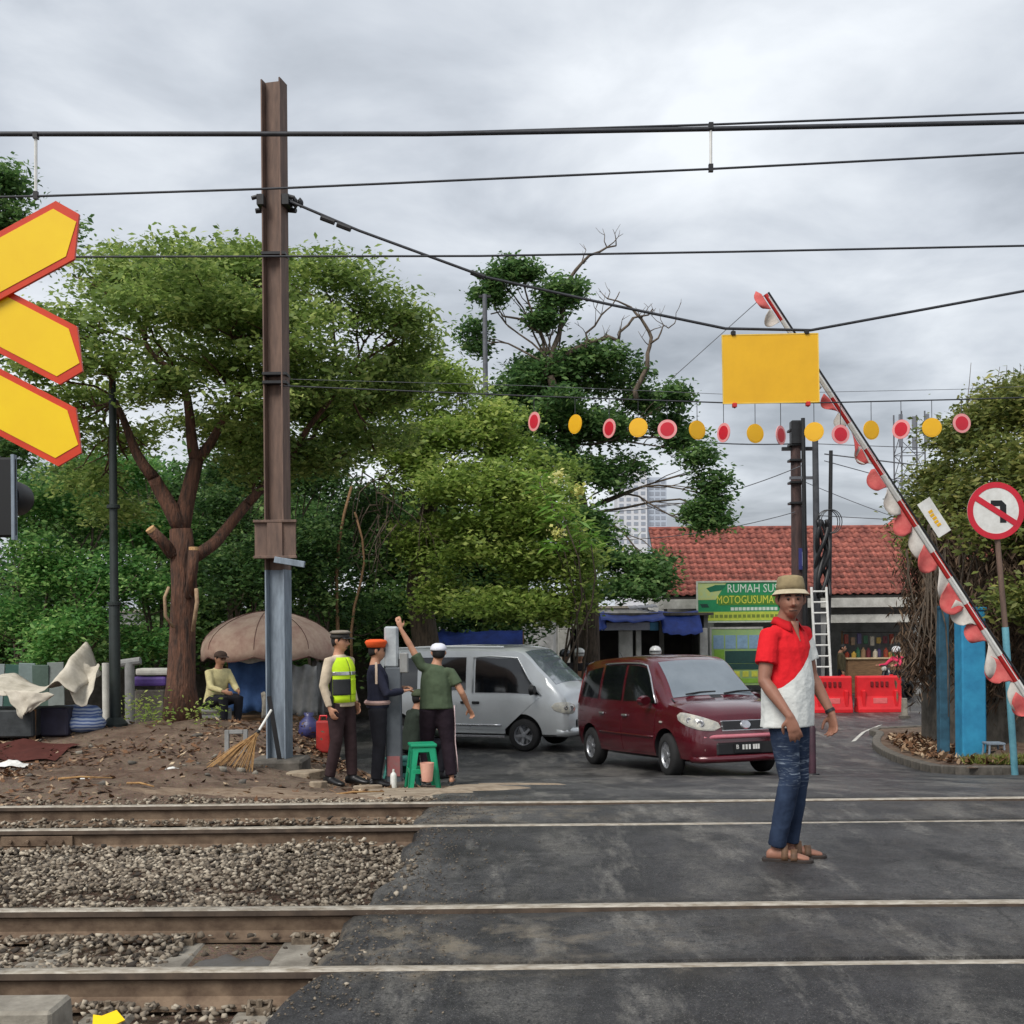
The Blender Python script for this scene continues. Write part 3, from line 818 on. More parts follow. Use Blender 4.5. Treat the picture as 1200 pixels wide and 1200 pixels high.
def make_trees():
    # the spreading tree behind the verge
    b = gp(213, 15.5) - Vector((0, 0, 0.1))
    tp = [b, P(212, 800, 15.5), P(214, 740, 15.5), P(216, 690, 15.5), P(214, 650, 15.5), P(212, 620, 15.5)]
    cl = [(150, 335, 16, 78, 30), (230, 312, 15.5, 80, 24), (310, 322, 16.3, 80, 28), (390, 340, 16, 75, 34), (440, 378, 16.2, 60, 32),
          (95, 388, 15, 68, 32), (180, 385, 14.6, 85, 34), (265, 385, 15, 75, 36), (350, 395, 15.6, 85, 38), (62, 432, 15.5, 46, 28),
          (425, 430, 16.6, 70, 42), (335, 455, 16.6, 66, 36), (95, 470, 16.5, 56, 26), (265, 440, 15.2, 60, 26), (440, 478, 17, 55, 32), (370, 490, 17.2, 60, 30), (478, 420, 17, 34, 34), (280, 520, 17, 46, 30), (180, 345, 17.5, 110, 34), (300, 372, 18, 130, 40), (150, 530, 17.2, 44, 30), (250, 500, 16.6, 50, 28), (330, 540, 17, 50, 34), (110, 560, 17.4, 44, 30), (400, 540, 17.6, 50, 34), (200, 430, 17.4, 60, 26), (470, 385, 16.4, 36, 22), (120, 430, 14.8, 60, 30), (200, 450, 14.6, 50, 22), (300, 470, 15.0, 60, 32), (390, 455, 15.6, 64, 36), (75, 510, 15.6, 46, 28), (300, 545, 15.9, 46, 34), (370, 545, 16.4, 50, 36), (440, 520, 16.8, 50, 36), (130, 600, 17.6, 44, 30), (340, 420, 15.2, 80, 34), (230, 350, 15, 110, 30)]
    forks = [tp[-1], P(180, 560, 15.4), P(230, 540, 15.6), P(290, 590, 15.8), P(135, 470, 15.6), P(205, 440, 15.7), P(275, 470, 15.9), P(350, 520, 16.2), P(170, 400, 15.6), P(290, 400, 15.9), P(400, 450, 16.2)]
    root = tree('rain_tree', 'broad spreading tree with layered feathery crown and reddish lopped trunk', tuple(b), tp, [0.28, 0.19, 0.17, 0.17, 0.165, 0.15],
         [px_clump(*c) for c in cl], M['leaf_a'], M['trunk'], 31, fork=forks, dens=42, per=36, leaf=0.075, spread=0.19, flat=0.35, twig=0.014)
    k = MB(); rng = np.random.default_rng(4)
    branch_to(k, tp[-1], forks[1], 0.12, 0.09, rng); branch_to(k, tp[-1], forks[2], 0.13, 0.1, rng); branch_to(k, P(216, 660, 15.5), forks[3], 0.09, 0.07, rng)
    branch_to(k, forks[1], P(135, 470, 15.6), 0.085, 0.04, rng); branch_to(k, forks[2], P(205, 440, 15.7), 0.09, 0.04, rng); branch_to(k, forks[2], P(275, 470, 15.9), 0.08, 0.04, rng); branch_to(k, forks[3], forks[7], 0.065, 0.045, rng); branch_to(k, forks[7], forks[10], 0.045, 0.03, rng); branch_to(k, forks[6], forks[9], 0.045, 0.03, rng); branch_to(k, forks[5], forks[8], 0.045, 0.03, rng)
    k.build('limb', M['trunk'], root, smooth=True, origin=b)
    k = MB()
    k.tube([P(203, 650, 15.4), P(190, 634, 15.3), P(178, 622, 15.2)], [0.09, 0.075, 0.07], 10)
    k.tube([P(222, 700, 15.35), P(226, 665, 15.3), P(227, 645, 15.3)], [0.06, 0.07, 0.07], 10)
    k.build('lopped_stub', M['trunk'], root, smooth=True, origin=b)
    for a, c, r in ((P(178, 622, 15.2), P(175.5, 619, 15.18), 0.066), (P(227, 645, 15.3), P(227, 641, 15.3), 0.066)):
        MB().tube([a, c], r, 12).build('cut_face', M['cut_wood'], root, origin=b)
    k = MB()
    k.tube([P(203, 735, 15.28), P(194, 722, 15.2), P(193, 700, 15.2), P(198, 688, 15.25)], 0.022, 6)
    k.tube([P(226, 740, 15.3), P(231, 705, 15.25), P(230, 690, 15.3)], 0.028, 6)
    k.build('hanging_root', M['root_pale'], root, smooth=True, origin=b)
    # bright bushes along the left
    bushes = [((20, 21.0), [(10, 610, 21, 50, 45), (60, 590, 21.5, 50, 40), (30, 670, 20.4, 55, 45), (15, 740, 20.2, 45, 40), (60, 765, 20, 40, 28)], 'bright green bush beside the black signal lamp head'),
              ((95, 20.5), [(105, 610, 21.2, 50, 48), (120, 560, 22, 45, 35), (95, 680, 20.3, 52, 48), (85, 750, 20, 50, 36), (140, 690, 20.8, 42, 45)], 'tall bright green bush around the dark lamp post'),
              ((185, 21.5), [(170, 620, 22, 45, 50), (175, 700, 21.4, 45, 48), (160, 560, 23, 60, 35), (165, 760, 21, 42, 26), (215, 640, 22.5, 40, 60)], 'leafy bush directly behind the lopped tree trunk'),
              ((280, 22), [(270, 600, 22.5, 55, 50), (300, 540, 23, 60, 40), (260, 690, 21.6, 50, 40), (310, 660, 22, 50, 55), (250, 560, 23.5, 50, 40)], 'dark leafy bush rising behind the brown market umbrella'),
              ((370, 22.5), [(370, 560, 23.5, 55, 50), (360, 640, 22.6, 50, 50), (385, 700, 22.4, 45, 40), (420, 620, 24.5, 55, 70), (420, 720, 24, 50, 30)], 'shaded bush between the brown umbrella and the creeper-covered tree')]
    for i, ((px, d), c, lab) in enumerate(bushes):
        b = gp(px, d)
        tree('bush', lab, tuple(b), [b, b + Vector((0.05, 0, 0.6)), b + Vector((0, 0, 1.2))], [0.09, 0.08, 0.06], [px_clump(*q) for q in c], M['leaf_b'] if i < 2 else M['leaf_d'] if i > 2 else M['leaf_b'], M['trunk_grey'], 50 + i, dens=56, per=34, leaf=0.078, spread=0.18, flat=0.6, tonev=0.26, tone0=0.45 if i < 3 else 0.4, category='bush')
    # low hedge running behind everything on the left
    for i, (px, d) in enumerate(((-60, 26), (70, 27), (200, 27.5), (330, 28), (470, 28.5), (590, 29))):
        b = gp(px, d)
        cs = [(px + rnd.uniform(-20, 20), y, d + rnd.uniform(-1, 1), 80, 60) for y in (560 + 20 * i, 640, 710, 760)]
        labs = ['shrub far behind the crossbuck sign', 'shrub far behind the bright bushes', 'shrub far behind the lopped tree', 'shrub far behind the brown umbrella', 'shrub in deep shade behind the creeper tree', 'shrub in shade behind the silver van']
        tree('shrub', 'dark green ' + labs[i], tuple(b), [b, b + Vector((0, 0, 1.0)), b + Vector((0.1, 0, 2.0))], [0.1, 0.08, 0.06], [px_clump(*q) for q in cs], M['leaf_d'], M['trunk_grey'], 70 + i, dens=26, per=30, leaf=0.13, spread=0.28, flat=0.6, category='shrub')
    # tree at the left margin
    b = gp(-70, 19)
    tree('tree', 'tall dark tree behind the crossbuck, its leafy twigs above the yellow boards', tuple(b), [b, P(-75, 600, 19), P(-60, 400, 19), P(-40, 300, 19)], [0.2, 0.17, 0.14, 0.08],
         [px_clump(*c) for c in ((5, 215, 19, 30, 18), (-20, 240, 19, 50, 30), (10, 262, 19, 32, 16), (-40, 310, 19, 60, 40), (60, 275, 19, 34, 9), (40, 300, 19.2, 30, 9), (-50, 400, 19, 60, 40), (0, 375, 19, 40, 25), (0, 540, 19.5, 40, 24), (10, 500, 20, 40, 25))],
         M['leaf_d'], M['trunk_grey'], 90, dens=40, per=30, leaf=0.09, spread=0.17, flat=0.5)
    # creeper-covered tree behind the van
    b = gp(500, 25)
    cl = [(395, 490, 23.5, 60, 50), (450, 455, 23.5, 55, 45), (500, 440, 24, 45, 45), (470, 520, 23.3, 60, 45), (530, 500, 23.6, 60, 50), (560, 500, 24, 50, 40), (600, 530, 24, 48, 42), (520, 570, 23, 62, 48), (580, 590, 23, 65, 50), (620, 610, 23.2, 60, 45),
          (560, 650, 22.9, 70, 45), (630, 665, 23, 65, 42), (680, 680, 23.2, 42, 40), (590, 715, 23, 70, 28), (660, 715, 23.2, 50, 24), (520, 700, 23.4, 50, 36), (500, 640, 24, 40, 50), (640, 570, 24, 45, 38), (540, 450, 24.6, 30, 28)]
    root = tree('tree', 'large sprawling tree draped in light green creeper above the silver van', tuple(b), [b, P(500, 760, 25), P(490, 690, 25), P(500, 610, 24.6), P(510, 560, 24.4)], [0.35, 0.3, 0.26, 0.2, 0.14],
         [px_clump(*c) for c in cl], M['leaf_c'], M['trunk_grey'], 101, fork=[P(490, 690, 25), P(505, 580, 24.5)], dens=44, per=34, leaf=0.095, spread=0.2, flat=0.5, tone0=0.5)
    tw = MB(); rng = np.random.default_rng(8)
    for q in range(34):
        a = P(rng.uniform(400, 500), rng.uniform(540, 620), 22.8 + rng.uniform(0, 1))
        e = a + Vector((rng.uniform(-0.9, 0.9), rng.uniform(-0.3, 0.3), rng.uniform(-1.6, -0.2)))
        branch_to(tw, a, e, 0.016, 0.006, rng, n=5, wob=0.3)
    tw.build('dead_twigs', M['trunk_grey'], root, smooth=True, origin=b)
    for (x0, y0, x1, y1, r) in ((398, 735, 412, 570, 0.04), (412, 735, 416, 600, 0.03)):
        k = MB(); branch_to(k, P(x0, y0 + 40, 22.2), P(x1, y1, 22.6), r, r * 0.7, rng, n=6, wob=0.05)
        k.build('stem', M['wood'], root, smooth=True, origin=b)
    for q, (px, py) in enumerate(((640, 590), (665, 590), (690, 612), (610, 560))):
        pass
    # long-leaved plant with pale yellow flowers
    rng = np.random.default_rng(77)
    b = gp(668, 24.2)
    root = empty('flowering_shrub', b, label='bright green long-leaved shrub with pale yellow flower clusters', category='shrub')
    st = MB(); V = []
    for (px, py) in ((632, 565), (645, 585), (660, 605), (680, 618), (692, 634), (650, 640)):
        e = P(px, py, 21.9 + rng.uniform(-0.3, 0.3))
        branch_to(st, b + Vector((rng.uniform(-0.3, 0.3), 0, 0)), e, 0.03, 0.012, rng, n=6, wob=0.1)
        for q in range(34):
            a, el = rng.uniform(0, 6.28), rng.uniform(-0.5, 0.7)
            u = np.array([math.cos(a) * math.cos(el), math.sin(a) * math.cos(el), math.sin(el)])
            w = np.cross(u, rng.normal(size=3)); w /= np.linalg.norm(w)
            l = rng.uniform(0.2, 0.4); s = np.array(e) + u * 0.04 + rng.normal(size=3) * 0.1
            mid = s + u * l * 0.5; tip = s + u * l - np.array([0, 0, 0.1 * l])
            V += [s, mid + w * 0.028, tip, mid - w * 0.028]
    V = np.array(V) - np.array(b)[None]
    st.build('stem', M['trunk_grey'], root, smooth=True, origin=b)
    np_mesh('foliage', V, np.arange(len(V)).reshape(-1, 4), M['leaf_f'], root, tone=np.clip(rng.normal(0.5, 0.25, len(V) // 4), 0, 1))
    ym = leaf_mat('petal_yellow', S(176, 176, 80), S(206, 204, 120), S(226, 222, 160), 0.3)
    for (px, py) in ((653, 558), (676, 580), (655, 628)):
        v, f, t = foliage([(P(px, py, 21.5), 0.13, 0.13, 0.11)], rng, dens=260, per=8, leaf=0.06, aspect=0.8, spread=0.06, flat=1, sub=0)
        np_mesh('flower_cluster', v - np.array(b)[None], f, ym, root, tone=t)
    # dark tree further back with dead boughs
    b = gp(690, 31)
    cl = [(640, 445, 31, 62, 34), (700, 440, 31, 60, 28), (600, 470, 30.6, 46, 34), (745, 465, 31, 30, 30), (640, 490, 30, 60, 34), (600, 510, 30.4, 46, 34), (700, 500, 30.4, 50, 28), (660, 540, 30, 50, 34), (710, 560, 30.4, 44, 30),
          (590, 330, 30, 24, 16), (575, 345, 30, 12, 10), (612, 318, 30, 20, 10), (648, 355, 30, 24, 30), (668, 345, 30, 14, 16), (640, 375, 30, 16, 16), (555, 400, 31, 18, 26), (790, 465, 30, 12, 14), (795, 520, 30.4, 28, 18), (822, 545, 30, 20, 20), (835, 575, 30, 16, 22), (842, 600, 30, 12, 22), (815, 610, 30, 14, 20), (780, 500, 30.6, 24, 16),
          (695, 618, 29, 34, 30), (750, 665, 29, 40, 26), (770, 680, 29, 30, 24), (700, 660, 29, 40, 34), (735, 690, 28.6, 46, 20)]
    bl = lambda *a: [P(x, y, 30) for x, y in a]
    bare = [dict(pts=bl((640, 440), (655, 390), (664, 330), (690, 300), (722, 288)), r=(0.09, 0.02), twigs=5),
            dict(pts=bl((655, 425), (680, 405), (705, 395), (725, 398), (740, 372), (765, 362)), r=(0.08, 0.02), twigs=6),
            dict(pts=bl((745, 470), (752, 440), (766, 405), (758, 380), (742, 362), (712, 350)), r=(0.08, 0.018), twigs=6),
            dict(pts=bl((766, 405), (778, 385), (792, 375)), r=(0.03, 0.012), twigs=3),
            dict(pts=bl((640, 415), (632, 390), (600, 372), (575, 368)), r=(0.05, 0.018), twigs=3),
            dict(pts=bl((685, 410), (690, 390), (712, 362), (726, 342)), r=(0.04, 0.012), twigs=4)]
    tree('tree', 'dark green tree with bare dead boughs, rearing up behind the creeper tree', tuple(b), [b, P(688, 690, 31), P(680, 600, 31), P(665, 520, 30.6), P(645, 440, 30)], [0.34, 0.3, 0.24, 0.18, 0.1],
         [px_clump(*c) for c in cl], M['leaf_d'], M['trunk_grey'], 121, fork=[P(680, 600, 31), P(665, 520, 30.6), P(648, 430, 30)], bare=bare, dens=46, per=30, leaf=0.125, spread=0.2, flat=0.6, tone0=0.48)
    # overgrown bank on the right: green top, dry stems below
    b = Vector((8.2, 18.5, float(road_z(18.5))))
    root = empty('creeper_hedge', b, label='tall wall of creeper, olive green on top with brown dry stems hanging below', category='hedge')
    rng = np.random.default_rng(140)
    top = [(1110, 560, 19.5, 45, 35), (1150, 520, 18.5, 50, 35), (1200, 490, 18, 60, 36), (1090, 600, 20.5, 32, 26), (1140, 580, 18.4, 48, 36), (1190, 560, 17.2, 55, 40), (1250, 500, 17.5, 70, 50), (1080, 625, 20.8, 22, 16), (1180, 480, 20, 50, 26), (1230, 560, 16.6, 60, 60), (1120, 520, 21, 30, 20), (1230, 470, 20, 60, 30), (1280, 600, 16.4, 50, 90), (1150, 630, 17.2, 40, 30), (1190, 630, 16.4, 40, 40), (1200, 700, 16.2, 34, 40), (1110, 610, 19, 34, 26), (1090, 640, 19.8, 22, 20), (1340, 520, 17.5, 70, 60), (1350, 620, 16.2, 60, 70), (1430, 560, 17, 70, 70), (1440, 660, 16.2, 60, 60), (1520, 600, 17, 70, 80), (1540, 700, 16.4, 60, 60)]
    low = [(1085, 660, 20.2, 26, 30), (1120, 640, 18.8, 36, 34), (1165, 680, 17.4, 42, 34), (1080, 710, 20.2, 18, 40), (1120, 700, 18.8, 32, 40), (1160, 730, 17.4, 34, 50), (1195, 690, 16.8, 36, 50), (1078, 770, 20.2, 16, 36), (1200, 780, 17, 30, 46), (1150, 800, 18, 30, 40), (1240, 720, 16.4, 46, 90), (1100, 640, 20, 26, 24), (1320, 740, 16.2, 50, 80), (1400, 760, 16.1, 50, 80), (1480, 760, 16.1, 50, 80), (1550, 780, 16.2, 50, 70)]
    v, f, t = foliage([px_clump(*c) for c in top], rng, dens=52, per=34, leaf=0.085, spread=0.18, flat=0.7, shell=0.6)
    np_mesh('green_crown', v - np.array(b)[None], f, M['leaf_e'], root, tone=t)
    v, f, t = foliage([px_clump(*c) for c in low], rng, dens=58, per=30, leaf=0.13, aspect=0.16, spread=0.16, flat=1.6, droop=1.4, shell=0.5)
    np_mesh('dry_stems', v - np.array(b)[None], f, M['leaf_dry'], root, tone=t)
    wl = MB(); wl.box((9.2, 18.6, 0.6), (3.4, 5.2, 3.6)); wl.build('core_wall', M['concrete_dark'], root, origin=b, bevel=0.05)
    st = MB()
    for q in range(60):
        a = P(rng.uniform(1062, 1200), rng.uniform(600, 680), rng.uniform(17, 19.8)); e = a + Vector((rng.uniform(-0.3, 0.3), rng.uniform(-0.2, 0.2), rng.uniform(-2.2, -0.8)))
        branch_to(st, a, e, 0.014, 0.008, rng, n=5, wob=0.12)
    for q in range(16):
        a = P(rng.uniform(1120, 1210), rng.uniform(440, 480), 19); branch_to(st, a - Vector((0, 0, 0.4)), a + Vector((rng.uniform(-0.2, 0.2), 0, rng.uniform(0.1, 0.5))), 0.009, 0.004, rng, n=3)
    st.build('hanging_stems', M['trunk_grey'], root, origin=b)['kind'] = 'stuff'
make_trees()
# ------------------------------------------------------------------ mast, wires, signs, boom gate
def make_mast():
    b = gp(327, 13.0)
    root = empty('catenary_mast', b, label='tall rusty steel H-beam mast with grey painted foot', category='mast')
    top = P(315, 96, 13.0)
    H = top.z - b.z
    zs = P(326, 668, 13).z - b.z                       # where the grey paint ends
    def beam(z0, z1, mat, name):
        k = MB()
        w, dpt, t, tw = 0.235, 0.20, 0.018, 0.014
        k.box((0, 0, (z0 + z1) / 2), (w - 2 * t, tw, z1 - z0))
        for s in (-1, 1): k.box((s * (w / 2 - t / 2), 0, (z0 + z1) / 2), (t, dpt, z1 - z0))
        return k.build(name, mat, root, bevel=0.003)
    turn = Matrix.Rotation(rad(-14), 4, 'Z')
    o1 = beam(-0.2, zs, M['mast_grey'], 'lower_beam')
    o2 = beam(zs, H, M['mast_rust'], 'upper_beam')
    for o in (o1, o2): o.rotation_euler = (0, 0, rad(-13))
    zc = P(323, 633, 13).z - b.z
    k = MB()
    k.box((0, -0.13, zc), (0.46, 0.02, 0.42)); k.box((0, -0.15, zc + 0.20), (0.48, 0.05, 0.03)); k.box((0, -0.15, zc - 0.20), (0.48, 0.05, 0.03))
    k.box((0.0, -0.155, zc), (0.17, 0.03, 0.40))
    o = k.build('clamp_plate', M['mast_rust'], root, bevel=0.004)
    k = MB(); k.box((0.17, -0.2, zc - 0.26), (0.34, 0.05, 0.07), (0, rad(10), 0)); k.build('lamp_bracket', M['mast_grey'], root, bevel=0.005)
    zi = P(320, 238, 13).z - b.z
    for s in (-1, 1):
        k = MB()
        k.box((s * 0.14, 0, zi), (0.08, 0.26, 0.12)); k.tube([(s * 0.13, -0.1, zi + 0.05), (s * 0.24, -0.1, zi + 0.02)], 0.025, 8); k.tube([(s * 0.13, 0.08, zi - 0.05), (s * 0.23, 0.05, zi - 0.07)], 0.03, 8)
        if s > 0: k.lathe([(0.02, 0), (0.07, 0.02), (0.03, 0.05), (0.07, 0.08), (0.03, 0.11), (0.06, 0.14), (0.02, 0.17)], 12, Matrix.Translation((0.15, 0, zi)) @ Matrix.Rotation(rad(90), 4, 'Y'))
        k.build('insulator_clamp', M['black_iron'], root, bevel=0.004)
    z2 = P(323, 450, 13).z - b.z
    for z in (z2, P(322, 440, 13).z - b.z, P(317, 300, 13).z - b.z):
        MB().box((0, 0, z), (0.27, 0.24, 0.03)).build('band', M['black_iron'], root)
    MB().box((0, 0, 0.0), (0.6, 0.6, 0.22)).build('foundation', M['concrete_dark'], root, bevel=0.03)
    # a steel offcut leaning in the web
    k = MB(); k.box((-0.02, -0.15, 0.42), (0.05, 0.012, 0.8), (0, rad(-9), 0)); k.build('loose_strip', M['black_iron'], root)
make_mast()

def wire(name, pts, r, label, mat=None, sag=0.0, n=24, category='wire', group=None):
    pts = [Vector(p) for p in pts]
    fine = []
    for i in range(len(pts) - 1):
        for j in range(n):
            t = j / n
            p = pts[i].lerp(pts[i + 1], t); p.z -= sag * 4 * t * (1 - t); fine.append(p)
    fine.append(pts[-1])
    o = MB().tube(fine, r, 6).build(name, mat or M['wire'], smooth=True)
    tag(o, label, category, group)
    return o
def ext(px0, py0, px1, py1, d, k0=-900, k1=2100):
    """A straight line through two photo points at depth d, run on past the frame's edges."""
    s = (py1 - py0) / (px1 - px0)
    return [P(k0, py0 + s * (k0 - px0), d), P(px0, py0, d), P(px1, py1, d), P(k1, py1 + s * (k1 - px1), d)]
D1 = 9.0
wire('messenger_cable', [P(-900, 150, D1), P(0, 157, D1), P(500, 157, D1), P(833, 151, D1), P(1200, 143, D1), P(2100, 110, D1)], 0.019, 'thick dark catenary cable, the uppermost span over the tracks', n=6)
wire('messenger_cable', [P(-900, 158, 9.15), P(500, 156, 9.15), P(833, 146, 9.15), P(1200, 132, 9.15), P(2100, 95, 9.15)], 0.009, 'thin catenary strand twinned with the thick uppermost cable', n=6)
wire('contact_wire', [P(-900, 248, D1), P(42, 230, D1), P(320, 221, D1), P(833, 198, D1), P(1200, 179, D1), P(2100, 130, D1)], 0.009, 'contact wire hung by droppers below the thick cable', n=6)
wire('feeder_wire', [P(-900, 297, 12.7), P(60, 301, 12.7), P(560, 300, 12.7), P(860, 295, 12.7), P(1200, 288, 12.7), P(2100, 262, 12.7)], 0.012, 'feeder wire stretched past the mast below the contact wire', M['wire'], n=6)
for px, y0, y1, lab in ((42, 159, 229, 'pale dropper rod hanging beside the upper crossbuck board'), (833, 148, 197, 'pale dropper rod hanging above the blank yellow sign')):
    b = P(px, y1, D1); root = empty('dropper', b, label=lab, category='dropper')
    k = MB(); k.tube([P(px, y0, D1) - b, Vector((0, 0, 0))], 0.012, 6); k.build('rod', M['white_paint'], root)
    MB().box((0, 0, 0.0), (0.035, 0.03, 0.06)).build('clamp', M['black_iron'], root)
    MB().box(tuple(P(px, y0, D1) - b), (0.035, 0.045, 0.05)).build('clamp', M['black_iron'], root)

DS = 12.9
wire('span_cable', [P(340, 236, DS), P(420, 270, DS), P(570, 325, DS), P(720, 358, DS), P(850, 385, DS), P(950, 387, DS), P(1200, 341, DS), P(1700, 235, DS)], 0.016, 'sagging span cable running from the mast to carry the yellow sign', n=6)
k = MB()
for px, py in ((384, 258), (403, 266), (560, 322)): k.tube([P(px - 8, py - 3, DS), P(px + 8, py + 3, DS)], 0.03, 8)
tag(k.build('cable_clamps', M['black_iron']), 'black clamps gripping the sagging span cable near the mast', 'clamp')
wire('gauge_cable', [P(328, 452, DS), P(620, 464, DS), P(850, 472, DS), P(960, 472, DS), P(1130, 468, DS), P(1700, 450, DS)], 0.008, 'straight lower cable carrying the row of red and yellow discs', n=6)
wire('gauge_cable', [P(328, 444, DS + .05), P(620, 452, DS + .05), P(850, 462, DS + .05), P(1130, 456, DS + .05), P(1700, 430, DS + .05)], 0.003, 'hair-thin stay wire just above the disc cable', M['wire_light'], n=6)

def make_yellow_sign():
    c = P(903, 432, DS - 0.02)
    root = empty('height_sign', c, label='blank yellow rectangular board hung from the span cable', category='sign')
    root.rotation_euler = (0, rad(-0.6), 0)
    w, h = 113 * DS / F, 81 * DS / F
    MB().box((0, 0, 0), (w - 0.02, 0.012, h - 0.02)).build('panel', M['yellow'], root)
    k = MB()
    for s in (-1, 1):
        k.box((s * (w / 2 - 0.005), 0, 0), (0.012, 0.018, h)); k.box((0, 0, s * (h / 2 - 0.005)), (w - 0.024, 0.018, 0.012))
    k.build('edge_trim', pm('sign_edge', S(236, 200, 90), S(220, 180, 60), 5, 0.5), root)
    for sx in (-0.38, 0.38):
        for sz in (-1, 1):
            k = MB(); k.box((sx * w, 0, sz * (h / 2 + 0.015)), (0.05, 0.05, 0.05)); k.tube([(sx * w, 0, sz * (h / 2)), (sx * w, 0, sz * (h / 2 + 0.05))], 0.012, 6)
            k.build('clip', M['black_iron'] if sz > 0 else M['red_paint'], root, bevel=0.006)
make_yellow_sign()

def make_discs():
    spec = [(626, 494, 'r', 55), (674, 497, 'y', 50), (714, 502, 'r', 55), (748, 501, 'y', 22), (782, 503, 'r', 8), (817, 504, 'y', 25), (848, 507, 'r', 60), (885, 508, 'y', 20), (915, 510, 'r', 48), (954, 506, 'y', 25), (985, 509, 'r', 12), (1021, 504, 'y', 22), (1056, 503, 'r', 48), (1092, 501, 'y', 5), (1127, 496, 'r', 10)]
    order = ['first', 'second', 'third', 'fourth', 'fifth', 'sixth', 'seventh', 'eighth', 'ninth', 'tenth', 'eleventh', 'twelfth', 'thirteenth', 'fourteenth', 'fifteenth']
    for num, (px, py, c, a) in enumerate(spec):
        cy = np.interp(px, [620, 850, 960, 1130], [464, 472, 472, 468])
        p = P(px, py, DS); hang = P(px, cy, DS).z - p.z
        red = c == 'r'
        root = empty('hanging_disc', p, rad(a * (1 if px % 2 else -1)), label=('red disc with pale rim, ' if red else 'plain yellow disc, ') + order[num] + ' from the mast along the lower cable', category='disc', group='red warning discs on the lower cable' if red else 'yellow warning discs on the lower cable')
        Mx = Matrix.Rotation(rad(90), 4, 'X')
        k = MB(); k.lathe([(0, -0.006), (0.078 if red else 0.094, -0.006), (0.078 if red else 0.094, 0.006), (0, 0.006)], 28, Mx); k.build('face', M['disc_red'] if red else M['yellow'], root)
        k = MB(); k.lathe([(0.074, -0.004), (0.108, -0.004), (0.108, 0.004), (0.074, 0.004), (0.074, -0.004)], 28, Mx)
        k.build('rim', pm('disc_rim', S(232, 160, 160), S(224, 140, 140), 5, 0.5) if red and 'disc_rim' not in bpy.data.materials else bpy.data.materials['disc_rim'] if red else M['yellow'], root)
        k = MB(); k.tube([(0, 0, 0.09), (0, 0, hang)], 0.004, 5); k.build('hanger', M['wire'], root)
make_discs()

def make_crossbuck():
    d = 4.6
    c = P(-59, 344, d)
    g = gp(-59, d)
    root = empty('crossbuck', (c.x, d, g.z), label='yellow railway crossbuck with red edging and a third arm below', category='sign')
    s = d / F
    zc = c.z - g.z
    drop = 97 * s
    L_, hw, tip = 178 * s, 35 * s, 30 * s
    def board(ang, z, back, name, half=False):
        x0 = -L_ if not half else 0.0
        poly = [(x0, -hw), (L_ - tip, -hw), (L_, 0 + hw * 0.25), (L_ - tip * 0.55, hw), (x0, hw)] if half else [(-L_, hw * 0.25), (-L_ + tip, -hw), (L_ - tip, -hw), (L_, hw * 0.25), (L_ - tip * 0.55, hw), (-L_ + tip * 0.55, hw)]
        def shrink(q, t):
            return [(x - t * np.sign(x) if abs(x) > 1e-6 else x, y - t * np.sign(y - hw * 0.1)) for x, y in q]
        Mx = Matrix.Translation((0, back, z)) @ Matrix.Rotation(-ang, 4, 'Y') @ Matrix.Rotation(rad(90), 4, 'X')
        if ang < 0: Mx = Mx @ Matrix.Scale(-1, 4, (0, 1, 0))
        k = MB(); k.prism(poly, -0.008, 0.008, Mx); o = k.build(name, M['cross_red'], root)
        k = MB(); k.prism(shrink(poly, 7 * s), 0.008, 0.0105, Mx); k.build('yellow_face', M['cross_yellow'], o)
        return o
    board(rad(28), zc, 0.0, 'arm')
    board(rad(-28), zc, 0.022, 'arm')
    board(rad(-28), zc - drop, 0.0, 'lower_arm', True)
    # mirrored half arm on the other side of the post
    o = board(rad(-28), zc - drop, 0.0, 'lower_arm', True); o.scale = (-1, 1, 1)
    k = MB(); k.tube([(0, 0.09, 0), (0, 0.09, zc + 0.35)], 0.045, 12); k.build('post', M['mast_grey'], root, smooth=True, autosmooth=40)
    zl = P(0, 583, d).z - g.z
    k = MB()
    k.box((0.11, 0.0, zl), (0.30, 0.02, 0.32)); k.build('lamp_backplate', M['black_paint'], root, bevel=0.01)
    xr = P(20, 580, d).x - c.x
    k = MB(); k.box((xr - 0.012, 0.0, zl), (0.012, 0.03, 0.34)); k.build('backplate_edge', M['mast_grey'], root)
    k = MB(); k.lathe([(0.0, -0.1), (0.085, -0.1), (0.09, 0.02), (0.075, 0.06), (0, 0.07)], 20, Matrix.Translation((xr - 0.065, 0.08, zl + 0.01)) @ Matrix.Scale(0.8, 4) @ Matrix.Rotation(rad(90), 4, 'X')); k.build('lamp_housing', M['black_paint'], root, smooth=True, autosmooth=40)
make_crossbuck()

